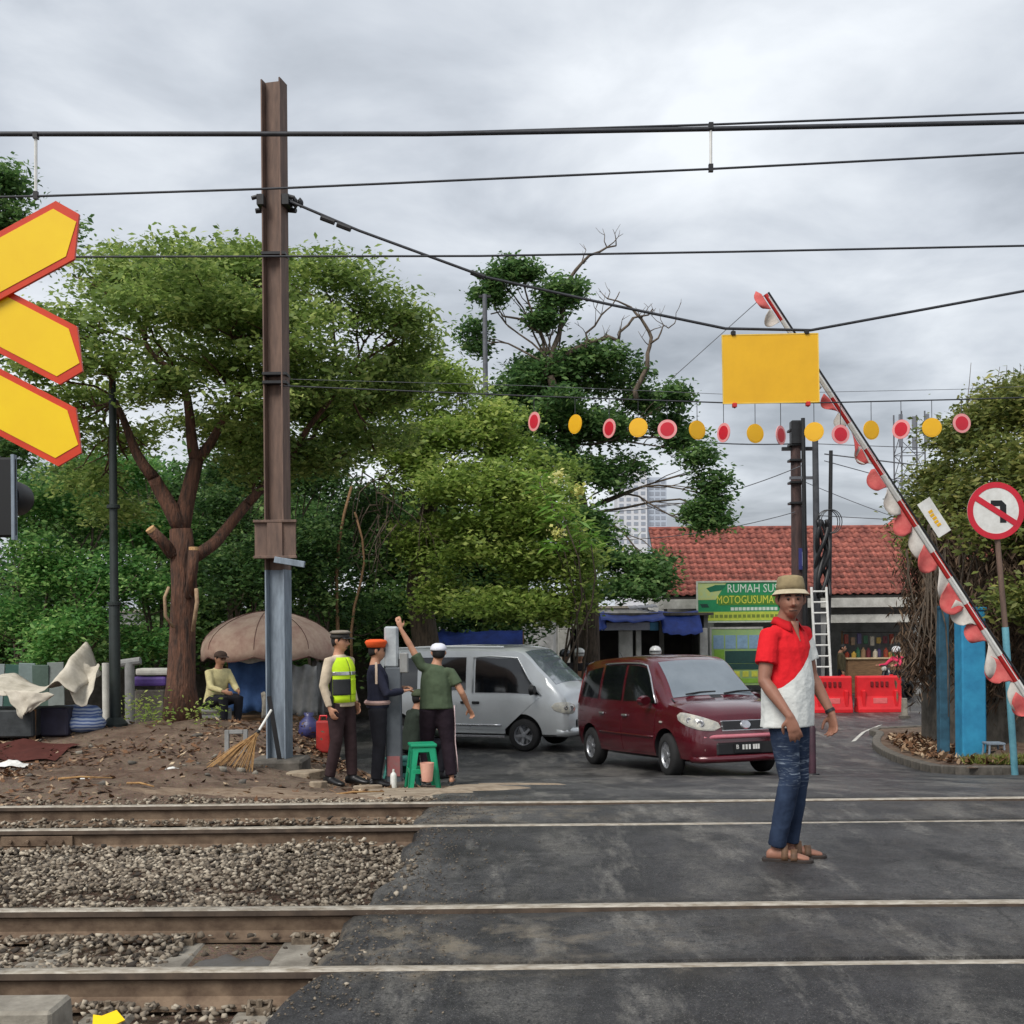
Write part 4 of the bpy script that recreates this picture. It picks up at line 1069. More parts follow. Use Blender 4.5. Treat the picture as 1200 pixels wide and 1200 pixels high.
def make_boom():
    D = 13.5
    a, b = P(1230, 858, D), P(897, 345, D)
    g = gp(1236, D)
    root = empty('boom_gate', (a.x, D, g.z), label='raised red and white striped boom barrier leaning across the road', category='boom barrier')
    o = Vector((a.x, D, g.z))
    d = (b - a); L_ = d.length; u = d.normalized()
    n = 17
    for i in range(n):
        p, q = a + u * (L_ * i / n), a + u * (L_ * (i + 1) / n)
        r0, r1 = 0.042 - 0.016 * i / n, 0.042 - 0.016 * (i + 1) / n
        MB().tube([p - o, q - o], [r0, r1], 12).build('stripe', M['white_paint'] if i % 2 else M['red_paint'], root, smooth=True, autosmooth=40)
    up = Vector((u.z, 0, -u.x))
    k = MB(); k.tube([a + up * 0.055 - Vector((0, 0.02, 0)) - o, b + up * 0.035 - Vector((0, 0.02, 0)) - o], 0.012, 6); k.build('cable_conduit', M['black_iron'], root)
    # the drive cabinet stands just outside the photograph
    k = MB(); k.box((a.x + 0.12 - o.x, 0.15, 0.5), (0.42, 0.4, 1.1)); k.build('drive_cabinet', M['mast_grey'], root, bevel=0.02)
    k = MB(); k.tube([a - o - Vector((0, 0.1, 0)), a - o + Vector((0, 0.2, 0))], 0.09, 14); k.build('pivot', M['black_iron'], root)
    # plate
    c = P(1092, 607, D)
    ang = math.atan2(u.z, u.x)
    pl = empty('boom_plate', c - Vector((0, 0.07, 0)), label='small white plate with a yellow mark fixed to the boom', category='plate')
    pl.rotation_euler = (0, rad(90) - ang + rad(180), 0)
    MB().box((0, 0, 0), (0.17, 0.01, 0.46)).build('panel', M['white_paint'], pl)
    k = MB()
    for j in range(5): k.box((0.0 + 0.006 * (j % 2), -0.0075, 0.10 - 0.045 * j), (0.05, 0.004, 0.032))
    k.build('yellow_mark', M['yellow'], pl)
    # bunting of half-round cloth flags
    bt = empty('flag_bunting', a, label='string of faded red and white half-round flags tied along the boom', category='bunting')
    cr = pm('flag_red', S(204, 104, 98), S(184, 72, 72), 6, 0.85, 0.004, 20)
    cw = pm('flag_white', S(202, 196, 188), S(168, 160, 152), 6, 0.85, 0.004, 20)
    prm = [(0.06, 'r'), (0.10, 'w'), (0.145, 'r'), (0.19, 'w'), (0.232, 'r'), (0.275, 'w'), (0.32, 'r'), (0.362, 'w'), (0.41, 'r'), (0.452, 'w'), (0.495, 'r'), (0.54, 'w'), (0.585, 'r'), (0.635, 'w'), (0.67, 'r'), (0.72, 'w'), (0.75, 'r'), (0.81, 'w'), (0.83, 'r'), (0.955, 'w'), (0.985, 'r')]
    rng = np.random.default_rng(6)
    for t, c in prm:
        p = a + u * (L_ * t) - a
        big = np.interp(t, [0, 0.4, 0.55, 0.7, 1], [1.0, 1.0, 0.85, 0.6, 0.7])
        w = 0.155 * big * rng.uniform(0.8, 1.15); tilt = rng.normal(0, 0.09)
        rows = []
        out = (-up if up.x > 0 else up)
        dirn = (out * 0.95 + Vector((0, 0, -0.28))).normalized()
        ph = rng.uniform(0, 6); lf = rng.uniform(0.75, 1.2)
        for r in range(5):
            row = []
            for j in range(11):
                s = -1 + 2 * j / 10
                l = 0.21 * big * lf * math.sqrt(max(0.02, 1 - 0.97 * s * s)) ** 0.8 * r / 4
                q = p + u * (s * w) + out * 0.05 + dirn * l + Vector((0, -0.04 + 0.03 * math.sin(ph + s * 3) * r / 4, 0)) + u * ((-0.04 + tilt) * r / 4)
                row.append(q)
            rows.append(row)
        k = MB().grid(rows)
        ob = k.build('flag', cr if c == 'r' else cw, bt, smooth=True)
        md = ob.modifiers.new('cloth', 'SOLIDIFY'); md.thickness = 0.003
    k = MB(); k.tube([u * 0.1 + Vector((0, -0.06, 0)), u * (L_ - 0.05) + Vector((0, -0.05, 0))], 0.006, 5); k.build('string', M['white_paint'], bt)
    wire('boom_stay', [b, P(780, 450, D)], 0.005, 'thin stay line slanting down from the boom tip', M['wire_light'])
make_boom()

def make_no_turn():
    D = 14.4
    c = P(1165, 599, D); base = gp(1190, D)
    root = empty('road_sign', (c.x, D, base.z + 0.1), label='round no left turn sign with red ring on a leaning post', category='sign')
    o = Vector((c.x, D, base.z + 0.1)); cc = c - o
    Mx = Matrix.Translation(cc - Vector((0, 0.05, 0))) @ Matrix.Rotation(rad(90), 4, 'X')
    r = 33.5 * D / F
    k = MB(); k.lathe([(0, -0.004), (r, -0.004), (r, 0.004), (0, 0.004)], 48, Mx); k.build('disc', M['white_paint'], root)
    k = MB(); k.lathe([(r * 0.80, 0.003), (r * 1.0, 0.003), (r, 0.0075), (r * 0.80, 0.0075), (r * 0.80, 0.003)], 48, Mx); k.build('red_ring', M['disc_red'], root)
    ar = [(0.12, -0.42), (0.12, 0.22), (-0.25, 0.22), (-0.25, 0.44), (-0.52, 0.30), (-0.25, 0.06 + 0.10), (-0.25, 0.40), (0.34, 0.40), (0.34, -0.42)]
    ar = [(0.14, -0.42), (0.14, 0.16), (-0.18, 0.16), (-0.18, 0.36), (0.20, 0.36), (0.36, 0.20), (0.36, -0.42)]
    k = MB(); k.prism([(x * r, y * r) for x, y in ar], 0.0045, 0.0065, Mx); k.build('black_arrow', M['black_paint'], root)
    k = MB(); k.box((0, 0, 0.0085), (r * 1.72, r * 0.2, 0.003), (0, 0, rad(-33))); 
    k.v = [tuple(Mx @ Vector(p)) for p in k.v]; k.build('red_slash', M['disc_red'], root)
    foot = base - o; foot.z -= 0.3
    mid = P(1178, 735, D) - o
    tp = cc + Vector((0, 0, -0.1))
    MB().tube([foot, mid], 0.042, 12).build('post_foot', M['pale_blue'], root, smooth=True, autosmooth=40)
    MB().tube([mid, tp + Vector((0, 0, 0.2))], 0.034, 12).build('post', M['mast_rust'], root, smooth=True, autosmooth=40)
    k = MB(); k.box(tuple(cc + Vector((0, -0.03, 0.08))), (0.12, 0.03, 0.03)); k.box(tuple(cc + Vector((0, -0.03, -0.12))), (0.12, 0.03, 0.03)); k.build('bracket', M['black_iron'], root)
make_no_turn()

def make_island():
    # kerbed traffic island at the right, its nose towards the road
    line = [(1205, 909, 14.6), (1160, 911, 14.7), (1125, 908, 15.0), (1095, 899, 16.0), (1065, 886, 17.4), (1040, 873, 19.2), (1026, 862, 21.2), (1032, 852, 23.0), (1060, 846, 24.5)]
    pts = []
    for px, py, d in line:
        x = (px - 600) / F * d
        pts.append(Vector((x, d, float(road_z(d)) - 0.012)))
    pts = [Vector((16, 14.6, float(road_z(14.6)) - .012))] + pts + [Vector((16, 25.5, float(road_z(25.5)) - .012))]
    # smooth
    fine = []
    for i in range(len(pts) - 1):
        p0, p1, p2, p3 = pts[max(i - 1, 0)], pts[i], pts[i + 1], pts[min(i + 2, len(pts) - 1)]
        for t in (0, 0.25, 0.5, 0.75):
            fine.append(0.5 * ((2 * p1) + (p2 - p0) * t + (2 * p0 - 5 * p1 + 4 * p2 - p3) * t * t + (3 * p1 - p0 - 3 * p2 + p3) * t ** 3))
    fine.append(pts[-1])
    cen = Vector((9, 19.5, 0))
    n = len(fine)
    k = MB(); rows = []
    for i in range(1, 8):
        t = 1 - (i - 1) / 6.5
        rows.append([Vector((cen.x + (p.x - cen.x) * t * 0.995, cen.y + (p.y - cen.y) * t * 0.995, p.z + 0.085 + 0.14 * (1 - t) + 0.02 * rnd.uniform(-1, 1) * (i > 1))) for p in fine])
    o = k.grid(rows).build('traffic_island', M['dirt'], smooth=True)
    tag(o, 'earth-filled traffic island below the creeper hedge', kind='structure')
    # kerb stones, each its own piece
    acc = 0; seg = []
    step = 0.5
    ds = [0.0]
    for i in range(1, n): ds.append(ds[-1] + (fine[i] - fine[i - 1]).length)
    tot = ds[-1]
    def at(s):
        i = min(max(0, np.searchsorted(ds, s) - 1), n - 2)
        t = (s - ds[i]) / max(1e-6, ds[i + 1] - ds[i])
        return fine[i].lerp(fine[i + 1], t)
    base = MB().box((0, 0, 0.015), (0.485, 0.15, 0.20)).build('kerb_stone', M['concrete_dark'], o, bevel=0.015)
    s = 7.0; first = True
    while s < min(tot - 1, 26):
        p, q = at(s), at(s + step)
        ob = base if first else base.copy()
        if not first: COL.objects.link(ob)
        first = False
        ob.parent = o
        ob.location = (p + q) / 2
        dv = q - p
        ob.rotation_euler = (0, -math.atan2(dv.z, math.hypot(dv.x, dv.y)) + rnd.uniform(-.01, .01), math.atan2(dv.y, dv.x) + rnd.uniform(-.015, .015))
        s += step
    # litter of dry leaves and grass on the island
    rng = np.random.default_rng(44)
    def on_island(nn, x0, x1, y0, y1):
        x = rng.uniform(x0, x1, nn); y = rng.uniform(y0, y1, nn)
        nose = np.interp(y, [14.6, 15, 16, 17.4, 19.2, 21.2, 23], [6.4, 5.85, 5.9, 6.05, 6.3, 6.75, 7.4])
        ok = x > nose + 0.15
        return x[ok], y[ok]
    x, y = on_island(5200, 5.8, 8.6, 14.7, 22)
    n = len(x); z = road_z(y) + 0.12 + rng.random(n) * 0.08
    l = rng.uniform(0.03, 0.09, n); a = rng.uniform(0, 6.28, n)
    dx = np.stack([np.cos(a), np.sin(a), rng.normal(0, .5, n)], 1) * l[:, None]; dy = np.stack([-np.sin(a), np.cos(a), rng.normal(0, .5, n)], 1) * (l * .4)[:, None]
    c = np.stack([x, y, z], 1)
    v = np.stack([c - dx, c + dy, c + dx, c - dy], 1).reshape(-1, 3)
    tag(np_mesh('leaf_litter', v, np.arange(len(v)).reshape(-1, 4), bpy.data.materials['leaf_litter'], tone=np.clip(rng.normal(0.4, 0.25, n), 0, 1)), 'heaped dry leaves on the traffic island', kind='stuff')
    x, y = on_island(4200, 5.9, 8.0, 14.55, 15.5)
    n = len(x); z = road_z(y) + 0.12
    a = rng.uniform(0, 6.28, n); h = rng.uniform(0.05, 0.16, n)
    c = np.stack([x, y, z], 1); w = np.stack([np.cos(a), np.sin(a), 0 * a], 1) * 0.008
    tipv = c + np.stack([rng.normal(0, .05, n), rng.normal(0, .05, n), h], 1)
    v = np.stack([c - w, c + w, tipv], 1).reshape(-1, 3)
    gm = leaf_mat('grass_blade', S(82, 96, 40), S(122, 140, 60), S(176, 168, 96), 0.3)
    tag(np_mesh('grass', v, np.arange(len(v)).reshape(-1, 3), gm, tone=rng.random(n)), 'short yellow-green grass along the island kerb', kind='stuff')
make_island()

def make_right_posts():
    b = Vector((P(1137, 800, 16.6).x, 16.6, float(road_z(16.6)) + 0.05))
    root = empty('gate_pillar', b, label='square bright blue painted pillar in front of the creeper', category='pillar')
    h = P(1137, 716, 16.6).z - b.z
    MB().box((0, 0, h / 2), (0.345, 0.30, h)).build('shaft', M['blue_pillar'], root, bevel=0.02)
    MB().box((0, 0, h + 0.03), (0.375, 0.33, 0.05)).build('cap', M['blue_pillar'], root, bevel=0.01)
    MB().box((0, 0, 0.05), (0.39, 0.35, 0.16)).build('base', M['concrete_dark'], root, bevel=0.02)
    b = Vector((P(1105, 800, 17.4).x, 17.4, float(road_z(17.4)) + 0.05))
    root = empty('gate_post', b, label='narrow weathered blue-grey post beside the blue pillar', category='post')
    h = P(1105, 712, 17.4).z - b.z
    MB().box((0, 0, h / 2), (0.15, 0.15, h)).build('shaft', M['blue_old'], root, bevel=0.01)
    MB().box((0, 0, h), (0.17, 0.17, 0.05)).build('cap', M['blue_old'], root, bevel=0.01)
    b = Vector((P(1164, 800, 16.2).x, 16.2, float(road_z(16.2)) + 0.08))
    root = empty('stool', b, label='small grey stool standing among the weeds by the blue pillar', category='stool')
    MB().box((0, 0, 0.30), (0.24, 0.24, 0.03)).build('seat', M['mast_grey'], root, bevel=0.006)
    for sx in (-1, 1):
        for sy in (-1, 1): MB().tube([(sx * 0.10, sy * 0.10, 0.29), (sx * 0.12, sy * 0.12, 0.0)], 0.015, 8).build('leg', M['mast_grey'], root)
    b = Vector((P(951, 800, 15.2).x, 15.2, float(road_z(15.2)) - 0.012))
    root = empty('bollard', b, label='slim dark maroon bollard on the road beside the maroon car', category='bollard')
    k = MB(); k.lathe([(0.0, 0), (0.05, 0), (0.048, 0.62), (0.03, 0.66), (0, 0.665)], 14); k.build('shaft', pm('bollard_maroon', S(70, 40, 52), S(52, 32, 42), 6, 0.6), root, smooth=True, autosmooth=40)
    MB().lathe([(0.0, 0), (0.10, 0), (0.09, 0.03), (0, 0.03)], 14).build('foot', M['black_iron'], root)
make_right_posts()
# ------------------------------------------------------------------ buildings, poles, barriers in the background
def text_mesh(s, size, thick=0.0):
    cu = bpy.data.curves.new('lettering', 'FONT')
    cu.body = s; cu.size = size; cu.align_x = 'CENTER'; cu.align_y = 'CENTER'; cu.extrude = thick; cu.resolution_u = 2
    o = bpy.data.objects.new('lettering', cu); COL.objects.link(o)
    dg = bpy.context.evaluated_depsgraph_get()
    me = bpy.data.meshes.new_from_object(o.evaluated_get(dg), depsgraph=dg)
    bpy.data.objects.remove(o); bpy.data.curves.remove(cu)
    return me
def lettering(s, size, loc, mat, parent, width=None, name='lettering'):
    me = text_mesh(s, size, 0.004)
    o = link(name, me, parent, mat)
    o.rotation_euler = (rad(90), 0, 0); o.location = loc
    if width:
        xs = [v.co.x for v in me.vertices]
        o.scale = (width / (max(xs) - min(xs)), 1, 1)
    return o

def make_tiled_house():
    D0, D1_ = 36.4, 39.6                       # eave and ridge depth
    x0, x1 = P(775, 700, D0).x, 16.5
    gz = -1.0
    ze, zr = P(900, 697, D0).z, P(900, 622, D1_).z + 0.06
    b = Vector((x0, D0, gz))
    root = empty('tiled_house', b, label='low shop house with red clay tile roof and open dark front', category='house')
    # roof deck with individually laid tiles
    deck = MB(); deck.add([(x0 - b.x, 0, ze - gz - 0.05), (x1 - b.x, 0, ze - gz - 0.05), (x1 - b.x, D1_ - D0, zr - gz - 0.05), (x0 - b.x, D1_ - D0, zr - gz - 0.05), (x0 - b.x, 0, ze - gz - 0.12), (x1 - b.x, 0, ze - gz - 0.12), (x1 - b.x, D1_ - D0, zr - gz - 0.12), (x0 - b.x, D1_ - D0, zr - gz - 0.12)],
        [(0, 1, 2, 3), (7, 6, 5, 4), (0, 4, 5, 1), (1, 5, 6, 2), (2, 6, 7, 3), (3, 7, 4, 0)])
    roof = deck.build('roof', M['dark_room'], root)
    sl = math.atan2(zr - ze, D1_ - D0); slen = math.hypot(zr - ze, D1_ - D0)
    tw, rows = 0.25, 13
    tl = slen / rows
    def tile_rows():
        prof = []
        for j in range(9):
            t = j / 8
            prof.append((t * tw * 1.02 - tw / 2, 0.038 * math.sin(2 * math.pi * t) * (1 if t < 0.5 else 0.6)))
        return prof
    pr = tile_rows()
    tm = MB()
    for zz, flip in ((0.018, 1),):
        r0 = [(x, -tl * 0.62, z + 0.045) for x, z in pr]; r1 = [(x, tl * 0.55, z + 0.012) for x, z in pr]; r2 = [(x, -tl * 0.62, z + 0.018) for x, z in pr]
        tm.grid([r2, r0, r1])
    base = tm.build('roof_tile', M['tile'], roof, smooth=True, recalc=False)
    mesh = base.data
    cols = int((x1 - x0) / tw)
    Rx = Euler((sl, 0, 0)).to_matrix()
    stuff = MB(); cnt = 0; first = True
    for r in range(rows):
        for c in range(cols):
            loc = Vector((0.12 + c * tw, (D1_ - D0) * (r + 0.5) / rows, (ze - gz) + (zr - ze) * (r + 0.5) / rows + 0.01))
            loc += Vector((rnd.uniform(-.006, .006), 0, rnd.uniform(-.006, .006)))
            rot = (sl + rnd.uniform(-.02, .02), rnd.uniform(-.02, .02), rnd.uniform(-.02, .02))
            px = 600 + F * (loc.x + b.x) / (D0 + 1.5)
            if px < 1066 and not (905 < px < 960 and r < 3) and cnt < 300:
                o = base if first else bpy.data.objects.new('roof_tile', mesh)
                if not first: COL.objects.link(o); o.parent = roof
                first = False
                o.location = loc; o.rotation_euler = rot; cnt += 1
            else:
                m = Euler(rot).to_matrix()
                stuff.add([m @ v.co + loc for v in mesh.vertices], [tuple(p.vertices) for p in mesh.polygons])
    so = stuff.build('roof_tile_field', M['tile_joined'], roof, smooth=True, recalc=False); so['kind'] = 'stuff'
    k = MB(); k.tube([(0, D1_ - D0, zr - gz + 0.02), (x1 - x0, D1_ - D0, zr - gz + 0.02)], 0.09, 10); k.build('ridge_cap', M['tile_joined'], roof)
    # front: fascia, lintel, columns, back wall
    X0 = P(975, 705, D0).x - b.x
    W = x1 - x0
    MB().box((W / 2, 0.02, ze - gz - 0.27), (W, 0.06, 0.30)).build('fascia', M['wall_white'], root, bevel=0.005)
    zl = P(1000, 725, D0).z - gz
    MB().box(((X0 + W) / 2, 0.25, zl), (W - X0, 0.2, 0.26)).build('lintel', M['wall_white'], root, bevel=0.005)
    MB().box((W / 2, 2.9, (ze - gz) / 2), (W, 0.15, ze - gz)).build('back_wall', M['wall_grey'], root)
    MB().box((W / 2, 1.5, 0.03), (W, 3.0, 0.06)).build('floor_slab', M['concrete_dark'], root)
    for px in (775, 830, 962, 1075, 1150):
        xx = P(px, 705, D0).x - b.x
        MB().box((xx + 0.1, 0.3, (ze - gz) / 2 - 0.1), (0.22, 0.22, ze - gz - 0.3)).build('column', M['wall_grey'], root, bevel=0.01)
    MB().box((W, 1.5, (ze - gz) / 2), (0.15, 3, ze - gz)).build('side_wall', M['wall_white'], root)
    MB().box((0, 1.5, (ze - gz) / 2), (0.15, 3, ze - gz)).build('side_wall', M['wall_white'], root)
    # display shelf and hanging goods inside the shop
    sh = empty('display_stall', (P(1025, 800, 37.2).x, 37.2, gz + 0.06), label='tan display counter with goods inside the dark shop', category='counter')
    MB().box((0, 0, 0.55), (1.9, 0.6, 1.1)).build('counter', M['wood'], sh, bevel=0.01)
    MB().box((0, 0, 1.12), (2.0, 0.7, 0.05)).build('counter_top', pm('counter_top', S(206, 186, 150), S(180, 158, 124), 6, 0.6), sh, bevel=0.01)
    cols_ = [S(150, 60, 40), S(196, 160, 70), S(60, 110, 80), S(160, 130, 100), S(120, 50, 60), S(200, 190, 170), S(90, 80, 120)]
    for i in range(11):
        g = MB(); h = rnd.uniform(0.16, 0.34); g.lathe([(0, 0), (0.075, 0), (0.08, h * 0.7), (0.035, h * 0.85), (0.035, h), (0, h)], 10)
        o = g.build('goods_jar', pm('goods_%d' % i, cols_[i % 7], None, 8, 0.5), sh, smooth=True, autosmooth=40); o.location = (-0.85 + 0.17 * i, rnd.uniform(-.1, .1), 1.145)
    for i in range(9):
        g = MB(); g.box((0, 0, 0), (0.14, 0.06, rnd.uniform(0.2, 0.36)), (0, 0, rnd.uniform(-.3, .3)))
        o = g.build('hanging_packet', pm('packet_%d' % i, cols_[(i * 3) % 7], None, 8, 0.5), sh, bevel=0.01); o.location = (-0.85 + 0.21 * i, 0.2, 1.72 + rnd.uniform(-.06, .06))
    MB().tube([(-1.0, 0.2, 1.95), (1.0, 0.2, 1.95)], 0.012, 6).build('hanging_rail', M['black_iron'], sh)
    for s in (-1, 1): MB().box((s * 0.97, 0.25, 1.0), (0.05, 0.05, 2.0)).build('upright', M['wood'], sh)
make_tiled_house()

G_ = {}
def cm(name, c, c2=None, rough=0.6):
    if name not in G_: G_[name] = pm(name, c, c2, 8, rough)
    return G_[name]

def make_banners():
    D = 35.6; s = D / F
    c = P(871, 705, D)
    root = empty('shop_banner', c, label='green and yellow shop banner with white lettering under the tiled eave', category='banner')
    w, h = 108 * s, 47 * s
    MB().box((0, 0.01, 0), (w, 0.02, h)).build('sheet', cm('banner_green', S(28, 136, 88), S(40, 150, 92)), root)
    k = MB()
    for a in (-1, 1): k.box((a * w / 2, 0, 0), (0.05, 0.05, h + 0.05)); k.box((0, 0, a * h / 2), (w - 0.06, 0.05, 0.05))
    k.build('frame', cm('banner_frame', S(206, 214, 196)), root)
    yg = cm('banner_yellow', S(206, 214, 84), S(180, 200, 70)); wh = cm('banner_white', S(226, 240, 226)); dk = cm('banner_dark', S(30, 74, 60)); lg = cm('banner_light', S(180, 204, 150), S(200, 206, 120))
    MB().box((0, -0.003, -h * 0.36), (w * 0.98, 0.004, h * 0.22)).build('yellow_strip', yg, root)
    k = MB(); k.prism([(-w * 0.49, h * 0.05), (-w * 0.49, h * 0.48), (-w * 0.18, h * 0.48), (-w * 0.3, h * 0.05)], 0.0, 0.004, Matrix.Translation((0, -0.001, 0)) @ Matrix.Rotation(rad(90), 4, 'X')); k.build('light_corner', lg, root)
    k = MB(); k.prism([(-w * 0.40, h * 0.34), (-w * 0.30, h * 0.42), (-w * 0.18, h * 0.42), (-w * 0.24, h * 0.28), (-w * 0.36, h * 0.24)], 0.004, 0.006, Matrix.Translation((0, -0.001, 0)) @ Matrix.Rotation(rad(90), 4, 'X')); k.build('leaf_mark', cm('banner_leaf', S(24, 118, 84)), root)
    MB().box((w * 0.11, -0.004, h * 0.04), (w * 0.76, 0.003, h * 0.25)).build('name_strip', cm('banner_olive', S(92, 150, 52)), root)
    lettering('RUMAH SUSU', h * 0.30, (w * 0.14, -0.008, h * 0.32), wh, root, w * 0.62)
    lettering('MOTOGUSUMA', h * 0.28, (w * 0.02, -0.010, h * 0.04), cm('banner_lemon', S(232, 232, 90)), root, w * 0.62)
    k = MB()
    for i in range(12): k.box((-w * 0.12 + i * w * 0.043, -0.003, -h * 0.18), (w * 0.034, 0.004, h * 0.08))
    k.build('small_print', wh, root)['kind'] = 'stuff'
    k = MB()
    for i in range(18): k.box((-w * 0.44 + i * w * 0.05, -0.007, -h * 0.36), (w * 0.036, 0.004, h * 0.08))
    k.build('small_print', cm('banner_print', S(130, 150, 60)), root)['kind'] = 'stuff'
    k = MB(); k.prism([(-w * 0.47, -h * 0.05), (-w * 0.39, -h * 0.05), (-w * 0.37, -h * 0.14), (-w * 0.45, -h * 0.14)], 0.004, 0.006, Matrix.Rotation(rad(90), 4, 'X')); k.build('round_mark', dk, root)
    # the advertising board below
    D = 35.2; s = D / F
    c = P(863, 770, D); g = Vector((c.x, D, -1.0))
    root = empty('advert_board', g, label='free-standing green and blue advertising board below the shop banner', category='board')
    w, h = 58 * s, 66 * s; z = c.z + 1.0
    MB().box((0, 0, z), (w, 0.03, h)).build('panel', cm('advert_green', S(150, 186, 130), S(170, 196, 120)), root)
    k = MB()
    for a in (-1, 1): k.box((a * (w / 2 + 0.03), 0, z / 2 + h / 4), (0.06, 0.06, z + h / 2))
    k.box((0, 0, z + h / 2 + 0.03), (w + 0.12, 0.06, 0.06)); k.build('frame', M['wall_white'], root)
    for i in range(4): MB().box((-w * 0.36 + i * w * 0.24, -0.02, z + h * 0.27), (w * 0.21, 0.012, h * 0.24)).build('blue_window', cm('advert_blue', S(150, 184, 210)), root)
    MB().box((w * 0.12, -0.02, z + 0.0), (w * 0.7, 0.012, h * 0.22)).build('dark_panel', cm('advert_dark', S(44, 84, 78)), root)
    MB().box((-w * 0.35, -0.02, z + 0.0), (w * 0.2, 0.012, h * 0.26)).build('lime_panel', cm('advert_lime', S(150, 200, 70)), root)
    MB().box((0, -0.02, z - h * 0.17), (w * 0.92, 0.012, h * 0.1)).build('dark_strip', cm('advert_dark', S(44, 84, 78)), root)
    for i in range(5): MB().box((-w * 0.36 + i * w * 0.18, -0.02, z - h * 0.3), (w * 0.12, 0.012, h * 0.1)).build('yellow_tile', cm('banner_lemon', S(232, 232, 90)), root)
    MB().box((0, -0.02, z - h * 0.42), (w * 0.9, 0.012, h * 0.08)).build('lime_strip', cm('advert_lime', S(150, 200, 70)), root)
make_banners()

def make_left_shop():
    D = 34.0; s = D / F
    x0, x1 = P(654, 730, D).x, P(828, 730, D).x
    gz = -1.0
    b = Vector((x0, D, gz))
    root = empty('kiosk', b, label='whitewashed kiosk with blue canopy and dark openings behind the cars', category='kiosk')
    W = x1 - x0
    zt = P(700, 722, D).z - gz
    zo = P(700, 737, D).z - gz
    for px, w in ((661, 14), (733, 16), (748, 6), (824, 9)):
        MB().box((P(px, 760, D).x - x0, 0, zo / 2), (w * s, 0.25, zo)).build('column', M['wall_white'], root, bevel=0.01)
    MB().box((P(675, 730, D).x - x0, 0, (zt + zo) / 2), (42 * s, 0.27, zt - zo)).build('beam', M['wall_white'], root, bevel=0.01)
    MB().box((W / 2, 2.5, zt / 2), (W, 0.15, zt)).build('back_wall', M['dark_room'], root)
    MB().box((W / 2 + 0.02, 1.2, zt + 0.04), (W + 0.3, 2.9, 0.08)).build('flat_roof', M['concrete_dark'], root)
    for xx in (0, W): MB().box((xx, 1.25, zt / 2), (0.12, 2.3, zt)).build('side_wall', M['wall_grey'], root)
    # sign board between two blue canopies
    MB().box((P(733, 734, D).x - x0, -0.28, P(733, 734, D).z - gz), (58 * s, 0.08, 9 * s)).build('sign_board', cm('kiosk_board', S(196, 200, 210), S(176, 180, 196)), root, bevel=0.01)
    MB().box((P(765, 734, D).x - x0, -0.29, P(765, 734, D).z - gz), (10 * s, 0.08, 9.6 * s)).build('sign_end', cm('kiosk_cyan', S(96, 168, 206)), root, bevel=0.01)
    def canopy(pa, pb, ya, yb, name):
        xa, xb = P(pa, 730, D).x - x0, P(pb, 730, D).x - x0
        rows = []
        for i in range(6):
            t = i / 5
            rows.append([Vector((xa + (xb - xa) * j / 10, 0.1 - 1.0 * t, P(700, ya, D).z - gz + (P(700, yb, D).z - P(700, ya, D).z) * t ** 1.4 - 0.06 * math.sin(math.pi * j / 10) + 0.03 * math.sin(j * 2.1) * t)) for j in range(11)])
        o = MB().grid(rows).build(name, M['awning_blue'], root, smooth=True)
        o.modifiers.new('t', 'SOLIDIFY').thickness = 0.01
    canopy(690, 708, 716, 736, 'canopy'); canopy(702, 775, 717, 727, 'canopy'); canopy(772, 818, 716, 742, 'canopy')
    # grey metal sheets piled on the roof
    for i in range(2):
        rows = []
        a0 = P(rnd.uniform(715, 775), rnd.uniform(712, 720), D + 0.6 + rnd.uniform(-.4, .4)) - b
        wv = rnd.uniform(0.5, 0.9); an = rnd.uniform(-0.15, 0.15)
        for q in range(2):
            rows.append([a0 + Vector(((j / 14 - 0.5) * wv, q * 0.7, 0.012 * math.sin(j * 2.2) + (j / 14 - 0.5) * an + q * 0.1)) for j in range(15)])
        o = MB().grid(rows).build('roof_sheet', cm('sheet_zinc', S(168, 170, 172), S(110, 104, 100)), root, smooth=True)
        o.modifiers.new('t', 'SOLIDIFY').thickness = 0.006
    # blue tarpaulin lean-to behind the van
    D = 27.5
    b = gp(545, D)
    root = empty('tarpaulin_shelter', b, label='low dark blue tarpaulin shelter behind the silver van', category='shelter')
    xa, xb = P(488, 740, D).x - b.x, P(612, 740, D).x - b.x
    zt = P(545, 738, D).z - b.z
    rows = []
    for i in range(7):
        t = i / 6
        rows.append([Vector((xa + (xb - xa) * j / 16, -1.2 * t, zt - 0.55 * t * t - 0.05 * math.sin(math.pi * j / 4) ** 2 + 0.03 * math.sin(j * 1.9 + i))) for j in range(17)])
    o = MB().grid(rows).build('tarpaulin', M['awning_blue'], root, smooth=True); o.modifiers.new('t', 'SOLIDIFY').thickness = 0.008
    for j in range(4):
        xx = xa + (xb - xa) * j / 3
        MB().tube([(xx, 0, 0), (xx, 0, zt - 0.05)], 0.04, 8).build('pole', M['wood'], root)
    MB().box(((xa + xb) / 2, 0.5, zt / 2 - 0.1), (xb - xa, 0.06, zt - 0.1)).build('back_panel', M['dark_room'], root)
    # long garden wall closing the view on the left
    D = 30.0
    b = Vector((-22, D, -1.05))
    root = empty('boundary_wall', b, label='long grey boundary wall hidden among the shrubs', category='wall')
    MB().box((9.5, 0, 1.2), (19.5, 0.2, 2.4)).build('panel', M['concrete_dark'], root)
    MB().box((9.5, 0, 2.45), (19.7, 0.3, 0.1)).build('coping', M['concrete'], root, bevel=0.01)
    D = 45.0
    b = Vector((-30, D, -1.05))
    root = empty('boundary_wall', b, label='high pale wall far behind the shops', category='wall')
